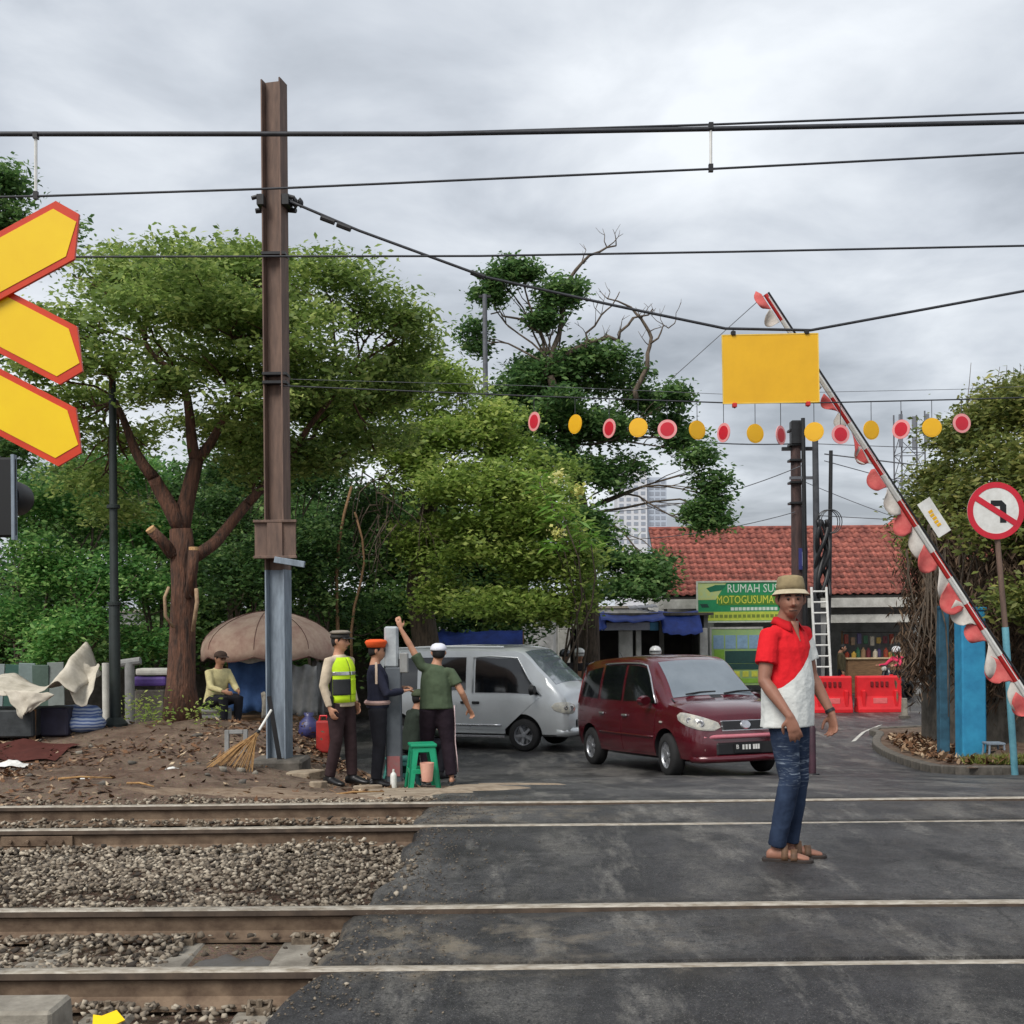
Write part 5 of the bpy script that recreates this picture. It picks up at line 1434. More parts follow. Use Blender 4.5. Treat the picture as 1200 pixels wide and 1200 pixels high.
    MB().box((30, 0, 1.5), (90, 0.2, 3.0)).build('panel', M['wall_grey'], root)
    MB().box((30, 0, 3.05), (90.3, 0.3, 0.1)).build('coping', M['concrete'], root, bevel=0.01)
make_left_shop()

def make_poles():
    gz = -1.0
    def pole(px, d, top, r, mat, label, extras=None):
        t = P(px, top, d); b = Vector((t.x, d, gz))
        root = empty('utility_pole', b, label=label, category='pole')
        h = t.z - gz
        k = MB(); k.tube([(0, 0, 0), (0.02, 0, h * 0.5), (0, 0, h)], [r * 1.15, r, r * 0.85], 12); k.build('shaft', mat, root, smooth=True, autosmooth=40)
        return root, b, h
    pb = pm('pole_brown', S(86, 66, 62), S(58, 46, 46), 4, 0.85, stretch=(3, 3, 0.5))
    r1, b1, h1 = pole(932, 33.6, 500, 0.17, pb, 'thick brown utility pole with bolted bands and a blue plate')
    for py in (505, 522, 540, 566, 590): MB().box((0.0, -0.02, P(932, py, 33.6).z - gz), (0.42, 0.38, 0.07)).build('band', M['black_iron'], r1, bevel=0.01)
    k = MB(); k.box((0.05, 0, P(932, 526, 33.6).z - gz), (0.9, 0.1, 0.1)); k.build('cross_arm', M['black_iron'], r1)
    MB().box((0.0, -0.1, P(932, 508, 33.6).z - gz), (0.34, 0.3, 0.7)).build('transformer_box', M['black_iron'], r1, bevel=0.03)
    z = P(937, 655, 33.4).z - gz
    MB().box((0.14, -0.22, z), (0.26, 0.02, 0.62)).build('blue_plate', cm('plate_blue', S(58, 62, 128), S(48, 52, 112)), r1)
    MB().box((0.14, -0.235, z), (0.07, 0.012, 0.4)).build('plate_mark', cm('plate_mark', S(170, 176, 214)), r1)
    r2, b2, h2 = pole(941, 33.2, 490, 0.07, M['black_iron'], 'thin dark steel pole tied to the thick brown pole')
    MB().box((-0.05, 0, P(941, 560, 33.2).z - gz), (0.7, 0.08, 0.08)).build('cross_arm', M['wire_light'], r2)
    r3, b3, h3 = pole(955, 33.0, 496, 0.10, pm('pole_grey', S(74, 76, 80), S(56, 58, 62), 5, 0.8), 'straight dark grey pole wrapped in cable bundles behind the ladder')
    for i in range(5):
        k = MB(); pts = []
        for j in range(24):
            t = j / 23
            pts.append((0.18 * math.sin(i * 1.7 + t * 5) + 0.16, -0.1 + 0.12 * math.cos(i + t * 7), P(955, 610, 33).z - gz - t * 2.2))
        k.tube(pts, 0.06, 6); k.build('cable_bundle', M['black_iron'], r3, smooth=True)
    for i in range(3):
        k = MB(); zc = P(955, 612, 33).z - gz
        k.tube([(0.3 + 0.3 * math.cos(a) + 0.05 * i, -0.1 - 0.04 * i, zc + 0.34 * math.sin(a)) for a in np.linspace(0, 2 * math.pi, 25)], 0.014, 5); k.build('cable_coil', M['black_iron'], r3)
    r4, b4, h4 = pole(966, 33.3, 528, 0.065, M['black_iron'], 'shorter leaning dark pole beside the cable-wrapped pole')
    r4.rotation_euler = (0, rad(1.5), 0)
    # ladder
    D = 32.4
    a, t = P(963, 800, D), P(961, 688, D)
    b = Vector((P(966.5, 800, D).x, D, gz))
    root = empty('ladder', b, label='white ladder leaning upright against the cable-wrapped pole', category='ladder')
    top = P(962, 688, D + 0.3).z - gz
    for sx in (-0.21, 0.21): MB().tube([(sx, 0, 0), (sx - 0.05, 0.35, top)], 0.038, 8).build('rail', M['white_paint'], root)
    for i in range(11):
        tt = (i + 0.6) / 11; z = top * tt
        MB().tube([(-0.21 - 0.05 * tt, 0.35 * tt, z), (0.21 - 0.05 * tt, 0.35 * tt, z)], 0.026, 8).build('rung', M['white_paint'], root)
    # thin pale pole in the trees
    tp = P(568, 345, 29); b = Vector((tp.x, 29, -0.95))
    root = empty('utility_pole', b, label='thin pale pole rising through the dead boughs', category='pole')
    k = MB(); k.tube([(0, 0, 0), (0, 0, tp.z + 0.95)], [0.09, 0.06], 10); k.build('shaft', M['wire_light'], root, smooth=True, autosmooth=40)
    MB().box((0, 0, tp.z + 0.9), (0.3, 0.06, 0.06)).build('cross_arm', M['black_iron'], root)
    # service wires
    W_ = [((932, 520, 33.5), (560, 470, 29), 0.02, 'service wire from the brown pole towards the pale pole'), ((941, 545, 33.2), (690, 600, 36), 0.014, 'service wire dropping left from the thin dark pole'),
          ((932, 600, 33.4), (640, 630, 36), 0.013, 'low service wire left of the brown pole'), ((966, 532, 33.3), (2600, 670, 30), 0.02, 'service wire running right from the shorter pole'), ((955, 520, 33), (2600, 520, 28), 0.012, 'upper service wire right of the grey pole'),
          ((966, 540, 33.3), (1700, 700, 44), 0.013, 'slanting service wire behind the boom flags'), ((955, 604, 33), (2600, 640, 34), 0.013, 'low service wire right of the cable coil'), ((932, 560, 33.5), (1240, 652, 44), 0.010, 'thin wire descending towards the tiled roof')]
    for a, c, r, lab in W_: wire('service_wire', [P(*a), P(*c)], r, lab, M['wire_light'], sag=0.35, n=18)
make_poles()

def make_barriers():
    D = 30.0; s = D / F
    def bar(c, w, h, label):
        root = empty('water_barrier', c, label=label, category='barrier')
        hw, dp = w / 2, 0.22
        # stepped hollow plastic body: wide foot, narrower top
        prof = [(-dp, 0), (-dp, 0.10 * h), (-dp * 0.9, 0.16 * h), (-dp * 0.55, 0.45 * h), (-dp * 0.5, 0.95 * h), (-dp * 0.4, h), (dp * 0.4, h), (dp * 0.5, 0.95 * h), (dp * 0.55, 0.45 * h), (dp * 0.9, 0.16 * h), (dp, 0.10 * h), (dp, 0)]
        Mx = Matrix(((0, 0, 1, 0), (1, 0, 0, 0), (0, 1, 0, 0), (0, 0, 0, 1)))
        MB().prism(prof, -hw, hw, Mx).build('body', M['plastic_red'], root, bevel=0.02)
        for i in range(4): MB().box((-0.2 + i * 0.13, -dp * 0.56, 0.78 * h), (0.07, 0.05, 0.14)).build('vertical_slot', cm('slot_dark', S(120, 16, 22)), root, bevel=0.01)
        for sx in (-1, 1): MB().box((sx * (hw - 0.16), -dp * 0.66, 0.35 * h), (0.1, 0.10, 0.5)).build('rib', M['plastic_red'], root, bevel=0.02)
        MB().box((0, -dp * 0.72, 0.33 * h), (0.36, 0.04, 0.14)).build('label_panel', cm('barrier_label', S(228, 110, 110)), root, bevel=0.004)
        MB().lathe([(0, 0), (0.05, 0), (0.05, 0.03), (0, 0.03)], 12, Matrix.Translation((hw * 0.6, 0, h))).build('filler_cap', M['plastic_red'], root)
        for sx in (-1, 1): MB().box((sx * hw, 0, 0.3 * h), (0.05, 0.12, 0.2)).build('connector', cm('slot_dark', S(120, 16, 22)), root, bevel=0.01)
    z = float(road_z(D)) - 0.012
    bar(Vector((P(974, 800, D).x, D, z)), 46 * s, 43 * s, 'red plastic water barrier partly behind the man in the red and white shirt')
    bar(Vector((P(1029, 800, D).x, D, z)), 52 * s, 43 * s, 'red plastic water barrier next to the creeper hedge')
    b = Vector((P(1060, 840, 28).x, 28, float(road_z(28)) - 0.012))
    root = empty('marker_post', b, label='short pale concrete marker post beside the red barrier', category='post')
    MB().box((0, 0, 0.24), (0.14, 0.14, 0.5), taper=0.8).build('shaft', M['concrete'], root, bevel=0.015)
    MB().box((0, 0, 0.03), (0.22, 0.22, 0.08)).build('foot', M['concrete_dark'], root, bevel=0.01)
    # painted white line curving round the island nose
    pts = [(1000, 866, 22.3), (1012, 858, 24.3), (1032, 853, 26), (1062, 850, 27)]
    k = MB(); rows = [[], []]
    for i in range(13):
        t = i / 12 * 3; j = min(2, int(t)); f = t - j
        d = pts[j][2] * (1 - f) + pts[j + 1][2] * f; px = pts[j][0] * (1 - f) + pts[j + 1][0] * f
        x = (px - 600) / F * d
        rows[0].append((x - 0.08, d - 0.06, float(road_z(d)) - 0.002)); rows[1].append((x + 0.05, d + 0.08, float(road_z(d)) - 0.002))
    tag(k.grid(rows).build('road_marking', M['wall_white']), 'worn white edge line curving round the island', kind='structure')
make_barriers()

def make_far():
    D = 260.0; s = D / F
    b = Vector((P(752, 800, D).x, D, -1.05))
    root = empty('apartment_tower', b, label='distant pale apartment tower glimpsed through the trees', category='building')
    zt = P(752, 552, D).z - b.z
    fm = cm('tower_wall', S(206, 209, 214), S(194, 198, 204)); wm = cm('tower_window', S(150, 158, 170), S(138, 146, 158))
    MB().box((-2.2, 0, zt / 2), (6.6, 8, zt)).build('wing', fm, root); MB().box((3.4, 1, zt * 0.475), (4.4, 8, zt * 0.95)).build('wing', cm('tower_blue', S(180, 190, 202), S(170, 180, 194)), root)
    MB().box((-2.2, 0, zt + 0.6), (3, 4, 1.2)).build('roof_room', fm, root)
    wmesh = None
    for f_ in range(6, int(zt / 1.35)):
        for x in (-4.6, -3.0, -1.4, 0.2, 2.2, 3.5, 4.8):
            z = f_ * 1.35
            if z > zt - 1.5 or zt - z > 17: continue
            yy = -4.02 if x < 1.5 else -3.02
            if wmesh is None:
                o = MB().box((0, 0, 0), (0.95, 0.1, 0.75)).build('window', wm, root); wmesh = o.data
            else:
                o = bpy.data.objects.new('window', wmesh); COL.objects.link(o); o.parent = root
            o.location = (x, yy, z)
    D = 150.0; s = D / F
    b = Vector((P(1068, 800, D).x, D, -1.05)); zt = P(1068, 484, D).z - b.z
    root = empty('lattice_tower', b, label='distant lattice telecom mast with antenna panels behind the boom', category='tower')
    w = 1.5
    for sx in (-1, 1):
        for sy in (-1, 1): MB().tube([(sx * w, sy * w, 0), (sx * w, sy * w, zt)], 0.10, 6).build('leg', M['wire_light'], root)
    n = int(zt / 3)
    for i in range(n):
        k = MB(); z0, z1 = i * 3, (i + 1) * 3
        for a, c in (((-w, -w), (w, -w)), ((w, -w), (w, w)), ((w, w), (-w, w)), ((-w, w), (-w, -w))):
            k.tube([(a[0], a[1], z0), (c[0], c[1], z1)], 0.05, 4); k.tube([(a[0], a[1], z1), (c[0], c[1], z1)], 0.05, 4)
        k.build('brace_panel', M['wire_light'], root)
    for i, (x, z) in enumerate(((-1.7, 0.5), (0, 0.8), (1.7, 0.5), (-1.7, 3), (1.7, 3), (0, 3.4))):
        MB().box((x, -w - 0.3, zt - z - 0.8), (0.5, 0.25, 1.7)).build('antenna', cm('antenna', S(120, 124, 132)), root, bevel=0.05)
    # red-roofed house gable behind the hedge
    D = 44.0
    b = Vector((P(1062, 800, D).x, D, -1.05)); z0, z1 = P(1070, 640, D).z + 1.05, P(1070, 606, D).z + 1.05
    root = empty('house', b, label='house with salmon red roof peeping over the tiled shop', category='house')
    MB().box((2.2, 2, z0 / 2), (5, 4, z0)).build('wall', M['wall_white'], root)
    MB().add([(-0.6, -0.3, z0), (5.0, -0.3, z0), (5.0, 4.3, z0), (-0.6, 4.3, z0), (0.4, 2, z1 + 0.3), (4.2, 2, z1 + 0.3)], [(0, 1, 5, 4), (1, 2, 5), (2, 3, 4, 5), (3, 0, 4), (3, 2, 1, 0)]).build('roof', cm('roof_salmon', S(190, 92, 80), S(168, 76, 66), 0.85), root)
make_far()
# ------------------------------------------------------------------ vehicles
def catmull(xs, tab, n):
    """Smooth resample of a station table (rows of numbers keyed by x)."""
    xs = np.array(xs); tab = np.array(tab)
    q = np.linspace(xs[0], xs[-1], n)
    out = []
    for c in range(tab.shape[1]):
        y = tab[:, c]
        m = np.zeros(len(y))
        d = np.diff(y) / np.diff(xs)
        for i in range(1, len(y) - 1):
            m[i] = 0 if d[i - 1] * d[i] <= 0 else 2 / (1 / d[i - 1] + 1 / d[i])
        m[0], m[-1] = d[0], d[-1]
        i = np.clip(np.searchsorted(xs, q) - 1, 0, len(xs) - 2)
        h = xs[i + 1] - xs[i]; t = (q - xs[i]) / h
        out.append((2 * t ** 3 - 3 * t ** 2 + 1) * y[i] + (t ** 3 - 2 * t ** 2 + t) * h * m[i] + (-2 * t ** 3 + 3 * t ** 2) * y[i + 1] + (t ** 3 - t ** 2) * h * m[i + 1])
    return q, np.array(out).T

class CarShape:
    # station columns: z_bottom, z_belt, z_top, w_low, w_mid, w_belt, w_top
    def __init__(s, st, n=72):
        s.xs = [r[0] for r in st]
        s.q, s.tab = catmull(s.xs, [r[1:] for r in st], n)
    def at(s, x):
        return [float(np.interp(x, s.q, s.tab[:, c])) for c in range(7)]
    def ring(s, x):
        zb, zl, zt, wl, wm, wb, wt = s.at(x)
        zm = zb + (zl - zb) * 0.55
        half = [(0, zb), (wl * 0.85, zb), (wl, zb + 0.05), (wl + (wm - wl) * 0.7, zb + (zm - zb) * 0.5), (wm, zm), (wm * 0.35 + wb * 0.65 + 0.008, zl - (zl - zm) * 0.35), (wb, zl), (wb + (wt - wb) * 0.5 + 0.012, zl + (zt - zl) * 0.5), (wt + 0.01, zt - min(0.05, (zt - zl) * 0.35)), (wt * 0.93, zt - 0.004), (wt * 0.5, zt + 0.018), (0, zt + 0.026)]
        return [Vector((x, y, z)) for y, z in half] + [Vector((x, -y, z)) for y, z in reversed(half[1:-1])]
    def side(s, x, t, sg):
        """Point on the glasshouse side: t = 0 at the belt line, 1 at the roof edge."""
        zb, zl, zt, wl, wm, wb, wt = s.at(x)
        pts = [(wb, zl), (wb + (wt - wb) * 0.5 + 0.012, zl + (zt - zl) * 0.5), (wt + 0.01, zt - min(0.05, (zt - zl) * 0.35))]
        u = t * 2; i = min(1, int(u)); f = u - i
        return Vector((x, sg * (pts[i][0] * (1 - f) + pts[i + 1][0] * f), pts[i][1] * (1 - f) + pts[i + 1][1] * f))
    def flank(s, x, t, sg):
        """Point on the door side: t = 0 at the sill, 1 at the belt line."""
        zb, zl, zt, wl, wm, wb, wt = s.at(x)
        zm = zb + (zl - zb) * 0.55
        ys = [wl, wl + (wm - wl) * 0.7, wm, wm * 0.35 + wb * 0.65 + 0.008, wb]
        zs = [zb + 0.05, zb + (zm - zb) * 0.5, zm, zl - (zl - zm) * 0.35, zl]
        z = zs[0] + (zs[-1] - zs[0]) * t
        return Vector((x, sg * float(np.interp(z, zs, ys)), z))
    def top(s, x, v):
        """Point on the bonnet, windscreen or roof: v from -1 to 1 across."""
        zb, zl, zt, wl, wm, wb, wt = s.at(x)
        a = abs(v)
        z = float(np.interp(a, [0, 0.5, 0.93, 1.0], [zt + 0.026, zt + 0.018, zt - 0.004, zt - 0.02]))
        return Vector((x, v * wt, z))

def panel(fn, corners, off, nu=10, nv=6, thick=0.004):
    """A curved plate sampled from surface fn(a, b) inside a quad of (a, b) corners, lifted off the body along its normal."""
    (a0, b0), (a1, b1), (a2, b2), (a3, b3) = corners
    rows, lifted, under = [], [], []
    for i in range(nv + 1):
        v = i / nv
        row = []
        for j in range(nu + 1):
            u = j / nu
            a = (a0 * (1 - u) + a1 * u) * (1 - v) + (a3 * (1 - u) + a2 * u) * v
            b = (b0 * (1 - u) + b1 * u) * (1 - v) + (b3 * (1 - u) + b2 * u) * v
            row.append(fn(a, b))
        rows.append(row)
    for i in range(nv + 1):
        r, q = [], []
        for j in range(nu + 1):
            du = rows[i][min(j + 1, nu)] - rows[i][max(j - 1, 0)]; dv = rows[min(i + 1, nv)][j] - rows[max(i - 1, 0)][j]
            nrm = du.cross(dv).normalized()
            ref = Vector((0, rows[i][j].y, rows[i][j].z - 0.6)) if abs(rows[i][j].y) > 0.3 else Vector((0.3, 0, 1))
            if nrm.dot(ref) < 0: nrm = -nrm
            r.append(rows[i][j] + nrm * off); q.append(rows[i][j] + nrm * (off - thick))
        lifted.append(r); under.append(q)
    mb = MB().grid(lifted)
    edge_a = lifted[0] + [r[-1] for r in lifted[1:]] + lifted[-1][::-1][1:] + [r[0] for r in lifted[::-1][1:-1]]
    edge_b = under[0] + [r[-1] for r in under[1:]] + under[-1][::-1][1:] + [r[0] for r in under[::-1][1:-1]]
    mb.grid([edge_b, edge_a], closed=True)
    return mb

def strip(fn_pts, w, off=0.004):
    mb = MB(); mb.tube(fn_pts, w, 5); return mb

def wheel(parent, x, y, r, w, rim, spokes, sg, steer=0.0):
    t = MB()
    prof = [(r * 0.62, -w / 2), (r * 0.9, -w / 2), (r * 0.985, -w * 0.36), (r, -w * 0.2), (r, w * 0.2), (r * 0.985, w * 0.36), (r * 0.9, w / 2), (r * 0.62, w / 2), (r * 0.6, 0), (r * 0.62, -w / 2)]
    root = t.lathe(prof, 36, Matrix.Rotation(rad(90), 4, 'X')).build('wheel', M['rubber'], parent, smooth=True, autosmooth=50)
    root.location = (x, y, r); root.rotation_euler = (0, rad(rnd.uniform(0, 60)), steer)
    k = MB()
    Mx = Matrix.Rotation(rad(90) * -sg, 4, 'X')        # local +z points outwards
    k.lathe([(r * 0.66, 0.02), (r * 0.66, w * 0.42), (r * 0.61, w * 0.45), (r * 0.57, w * 0.36), (r * 0.55, 0.03)], 36, Mx)
    for i in range(spokes):
        a = 2 * math.pi * i / spokes
        q = [(r * 0.10, -r * 0.09), (r * 0.58, -r * 0.075), (r * 0.58, r * 0.075), (r * 0.10, r * 0.09)]
        k.prism(q, w * 0.22, w * 0.36, Mx @ Matrix.Rotation(a, 4, 'Z'))
    k.lathe([(0.0, w * 0.3), (r * 0.17, w * 0.3), (r * 0.15, w * 0.42), (0, w * 0.43)], 20, Mx)
    k.build('rim', rim, root, smooth=True, autosmooth=35)
    MB().lathe([(0, 0.01), (r * 0.56, 0.01), (r * 0.56, 0.03), (0, 0.03)], 28, Mx).build('brake_disc', M['black_plastic'], root)
    return root

def car_body(shape, paint, root, wheels, r_arch, name='body'):
    rows = [shape.ring(x) for x in shape.q]
    mb = MB().loft(rows)
    o = mb.build('tmp_body', [paint, M['black_plastic']])
    for x, yy in wheels:
        c = MB(); c.lathe([(0, -0.16), (r_arch, -0.16), (r_arch, 0.25), (0, 0.25)], 40, Matrix.Translation((x, yy, r_arch * 0.86)) @ Matrix.Rotation(rad(90) * (-1 if yy > 0 else 1), 4, 'X'))
        co = c.build('tmp_cut', [paint, M['black_plastic']])
        co.data.polygons.foreach_set('material_index', [1] * len(co.data.polygons))
        bo = o.modifiers.new('b', 'BOOLEAN'); bo.operation = 'DIFFERENCE'; bo.object = co; bo.solver = 'EXACT'
    me = evaluated(o)
    for c in [x for x in bpy.data.objects if x.name.startswith('tmp_cut')]: bpy.data.objects.remove(c)
    me.polygons.foreach_set('use_smooth', [True] * len(me.polygons)); me.set_sharp_from_angle(angle=rad(38))
    body = link(name, me, root)
    return body

def place(root, x, y, heading, pitch=0.0):
    root.location = (x, y, float(road_z(y)) - 0.012)
    root.rotation_euler = Euler((0, pitch, heading), 'XYZ')

def glyph_plate(parent, loc, rz, w=0.40, h=0.13):
    p = empty_part = MB().box((0, 0, 0), (0.012, w, h)).build('number_plate', M['black_paint'], parent, bevel=0.003)
    p.location = loc; p.rotation_euler = (0, 0, rz)
    me = text_mesh('B', h * 0.62, 0.002)
    o = link('plate_letter', me, p, M['white_paint']); o.rotation_euler = (rad(90), 0, rad(90)); o.location = (0.009, -w * 0.39, 0.012)
    k = MB()
    for y in (-0.20, -0.08, 0.04, 0.20, 0.29, 0.38): k.box((0.008, y * w / 1.0 * 1.0 + 0.012, 0.01), (0.004, 0.028, h * 0.5))
    k.build('plate_marks', M['white_paint'], p)['kind'] = 'stuff'
    return p

def lens(root, sh, a, b, hv):
    """Almond-shaped lamp lens laid on the body surface between a (nose) and b (wing)."""
    ax = (b - a); L_ = ax.length / 2; ax.normalize()
    out = Vector((-ax.y, ax.x, 0)); out = (-out if out.x < 0 else out).normalized()
    up = ax.cross(out); up = up if up.z > 0 else -up
    c = (a + b) / 2 - out * 0.12
    def inside(p):
        if p.x > sh.q[-1] - 0.002: return False
        r = sh.ring(p.x)[:12]
        ys, zs = [q.y for q in r], [q.z for q in r]
        if p.z < zs[1] or p.z > zs[-1]: return False
        return abs(p.y) < float(np.interp(p.z, np.maximum.accumulate(zs), ys))
    def cast(p):
        k = 0.0
        while k < 0.5 and inside(p + out * k): k += 0.006
        return p + out * k
    top, low = [], []
    for t in np.linspace(-1, 1, 15):
        w = max(0.06, math.sqrt(max(0, 1 - t * t)) ** 0.7)
        row = [cast(c + ax * (t * L_) + up * (hv * w * v)) for v in np.linspace(-1, 1, 9)]
        top.append([p + out * (0.010 + 0.014 * math.sqrt(max(0, 1 - v * v)) * w) for p, v in zip(row, np.linspace(-1, 1, 9))]); low.append([p - out * 0.02 for p in row])
    mb = MB().grid(top)
    rim = lambda g: g[0] + [r[-1] for r in g[1:]] + g[-1][::-1][1:] + [r[0] for r in g[::-1][1:-1]]
    mb.grid([rim(low), rim(top)], closed=True)
    o = mb.build('headlight', M['lamp_glass'], root, smooth=True)
    for t, r in ((-0.3, 0.045), (0.25, 0.036)):
        p = cast(c + ax * (t * L_)) + out * 0.022
        T_ = Matrix.Translation(p) @ out.to_track_quat('Z', 'Y').to_matrix().to_4x4()
        MB().lathe([(0, 0.0), (r * 0.6, 0.002), (r, 0.008), (r * 1.06, 0.006), (r * 1.06, -0.01)], 16, T_).build('reflector', M['chrome'], o, smooth=True)
    return o

def make_mpv():
    root = empty('parked_car', (0, 0, 0), label='maroon compact people carrier turning towards the crossing', category='car')
    st = [(-2.04, 0.42, 0.95, 1.44, 0.60, 0.66, 0.66, 0.50), (-2.00, 0.34, 0.97, 1.54, 0.68, 0.74, 0.73, 0.56), (-1.88, 0.27, 0.99, 1.63, 0.74, 0.80, 0.77, 0.60), (-1.3, 0.23, 0.99, 1.675, 0.77, 0.815, 0.79, 0.62), (-0.4, 0.22, 0.97, 1.69, 0.77, 0.815, 0.79, 0.63), (0.2, 0.22, 0.955, 1.675, 0.77, 0.815, 0.79, 0.62), (0.55, 0.22, 0.95, 1.61, 0.77, 0.815, 0.79, 0.60),
          (0.8, 0.22, 0.945, 1.44, 0.77, 0.815, 0.785, 0.61), (1.05, 0.22, 0.94, 1.24, 0.77, 0.812, 0.78, 0.645), (1.22, 0.22, 0.935, 1.10, 0.77, 0.81, 0.775, 0.685), (1.34, 0.22, 0.925, 1.045, 0.77, 0.805, 0.765, 0.70), (1.6, 0.22, 0.89, 1.005, 0.76, 0.80, 0.75, 0.69), (1.82, 0.21, 0.84, 0.945, 0.74, 0.785, 0.725, 0.65), (1.94, 0.21, 0.79, 0.885, 0.70, 0.75, 0.68, 0.60), (2.02, 0.23, 0.73, 0.805, 0.65, 0.70, 0.625, 0.54), (2.06, 0.26, 0.67, 0.72, 0.60, 0.65, 0.575, 0.48), (2.075, 0.30, 0.60, 0.63, 0.55, 0.60, 0.53, 0.42)]
    sh = CarShape(st)
    WX = [(1.28, 0.80), (1.28, -0.80), (-1.375, 0.80), (-1.375, -0.80)]
    body = car_body(sh, M['car_red'], root, WX, 0.36)
    for x, y in WX: wheel(root, x, 0.71 * (1 if y > 0 else -1), 0.30, 0.19, M['alloy'], 7, 1 if y > 0 else -1, rad(-6) if x > 0 else 0)
    # glass
    panel(sh.top, [(0.60, -0.90), (1.25, -0.93), (1.25, 0.93), (0.60, 0.90)], 0.006, 14, 12).build('windscreen', M['glass_screen'], root, smooth=True)
    for sg in (-1, 1):
        sd = lambda a, b, sg=sg: sh.side(a, b, sg)
        fl = lambda a, b, sg=sg: sh.flank(a, b, sg)
        for nm, c in (('front_window', [(-0.12, 0.10), (0.98, 0.14), (0.50, 0.86), (-0.12, 0.88)]), ('rear_window', [(-0.98, 0.10), (-0.20, 0.10), (-0.20, 0.88), (-0.98, 0.88)]), ('quarter_window', [(-1.78, 0.16), (-1.08, 0.10), (-1.08, 0.86), (-1.70, 0.80)])):
            panel(sd, c, 0.006, 8, 5).build(nm, M['glass_dark'], root, smooth=True)
        k = MB(); k.tube([sd(x, 0.93) + Vector((0, sg * 0.012, 0)) for x in np.linspace(-0.98, 0.46, 10)] + [sd(x, t) + Vector((0, sg * 0.014, 0.0)) for x, t in ((0.62, 0.74), (0.82, 0.42), (0.96, 0.18))], 0.016, 6); k.build('rain_visor', M['chrome'], root, smooth=True)
        for nm, c in (('front_door', [(-0.14, 0.06), (0.92, 0.06), (1.0, 0.98), (-0.14, 0.98)]), ('rear_door', [(-0.92, 0.14), (-0.165, 0.06), (-0.165, 0.98), (-1.06, 0.98)])):
            dr = panel(fl, c, 0.007, 8, 8, 0.01).build(nm, M['car_red'], root, smooth=True, autosmooth=40)
            hx = -0.02 if nm == 'front_door' else -0.86
            p = fl(hx, 0.80); k = MB(); k.box(tuple(p + Vector((0.02, sg * 0.022, 0))), (0.17, 0.03, 0.035)); k.build('handle', M['chrome'], dr, bevel=0.01)
        k = MB(); k.tube([fl(x, 0.40) + Vector((0, sg * 0.012, 0)) for x in np.linspace(-0.95, 0.92, 12)], 0.014, 6); k.build('side_moulding', M['car_red'], root, smooth=True)
        p = sd(0.86, 0.12); k = MB(); k.loft([[p + Vector((-0.05 + 0.07 * q + 0.02 * math.cos(a), sg * (0.12 + 0.11 * math.sin(a) * (1 - 0.3 * q)), 0.05 + 0.075 * math.cos(a) * (1 - 0.25 * q))) for a in np.linspace(0, 2 * math.pi, 14, endpoint=False)] for q in (0, 0.5, 1.0)])
        k.build('mirror', M['car_red'], root, smooth=True, autosmooth=50)
        # almond headlight wrapping the corner
        lens(root, sh, Vector((2.07, sg * 0.38, 0.69)), Vector((1.62, sg * 0.80, 0.85)), 0.085)
        k = MB(); k.lathe([(0, 0), (0.055, 0), (0.05, 0.03), (0.0, 0.035)], 16, Matrix.Translation((2.015, sg * 0.58, 0.40)) @ Matrix.Rotation(rad(90), 4, 'Y') @ Matrix.Rotation(rad(25) * sg, 4, 'X')); k.build('fog_lamp', M['lamp_glass'], root, smooth=True, autosmooth=40)
        k = panel(lambda a, b, sg=sg: sh.side(a, b, sg), [(-2.0, -0.0), (-1.93, 0.0), (-1.90, 0.8), (-1.98, 0.8)], 0.01, 2, 6); k.build('tail_light', M['plastic_red'], root, smooth=True)
        # turn repeater
        p = fl(1.16, 0.72); MB().box(tuple(p + Vector((0, sg * 0.008, 0))), (0.07, 0.02, 0.03)).build('turn_repeater', M['lamp_glass'], root, bevel=0.006)
    # front: grille, bars, badge, bumper intake, chrome strip, plate
    MB().box((2.035, 0, 0.70), (0.08, 0.72, 0.15), (0, rad(-17), 0)).build('grille', M['black_plastic'], root, bevel=0.02)
    for z in (0.645, 0.70, 0.765): MB().box((2.088 - (z - 0.62) * 0.33, 0, z), (0.02, 0.72, 0.020)).build('grille_bar', M['chrome'], root, bevel=0.004)
    MB().lathe([(0, 0), (0.06, 0), (0.05, 0.015), (0, 0.018)], 18, Matrix.Translation((2.075, 0, 0.715)) @ Matrix.Rotation(rad(75), 4, 'Y') @ Matrix.Scale(1.35, 4, (0, 1, 0))).build('badge', M['chrome'], root, smooth=True, autosmooth=40)
    k = MB(); k.tube([(1.93, -0.70, 0.555), (2.03, -0.60, 0.56), (2.085, -0.42, 0.565), (2.10, 0, 0.565), (2.085, 0.42, 0.565), (2.03, 0.60, 0.56), (1.93, 0.70, 0.555)], 0.030, 8); k.build('bumper_strip', pm('bumper_pale', S(196, 120, 130), S(180, 96, 108), 3, 0.3, coat=0.6), root, smooth=True)
    MB().box((2.055, 0, 0.40), (0.08, 0.92, 0.19)).build('lower_intake', M['black_plastic'], root, bevel=0.03)
    k = MB(); k.tube([(1.88, -0.72, 0.27), (2.0, -0.63, 0.27), (2.08, -0.42, 0.27), (2.10, 0, 0.27), (2.08, 0.42, 0.27), (2.0, 0.63, 0.27), (1.88, 0.72, 0.27)], 0.05, 8); k.build('bumper_lip', M['car_red'], root, smooth=True)
    glyph_plate(root, (2.108, 0.0, 0.41), 0)
    for y0 in (-0.45, 0.15):
        k = MB(); k.tube([(1.26, y0, 1.125), (1.20, y0 + 0.25, 1.15), (1.19, y0 + 0.5, 1.155)], 0.012, 5); k.build('wiper', M['black_plastic'], root)
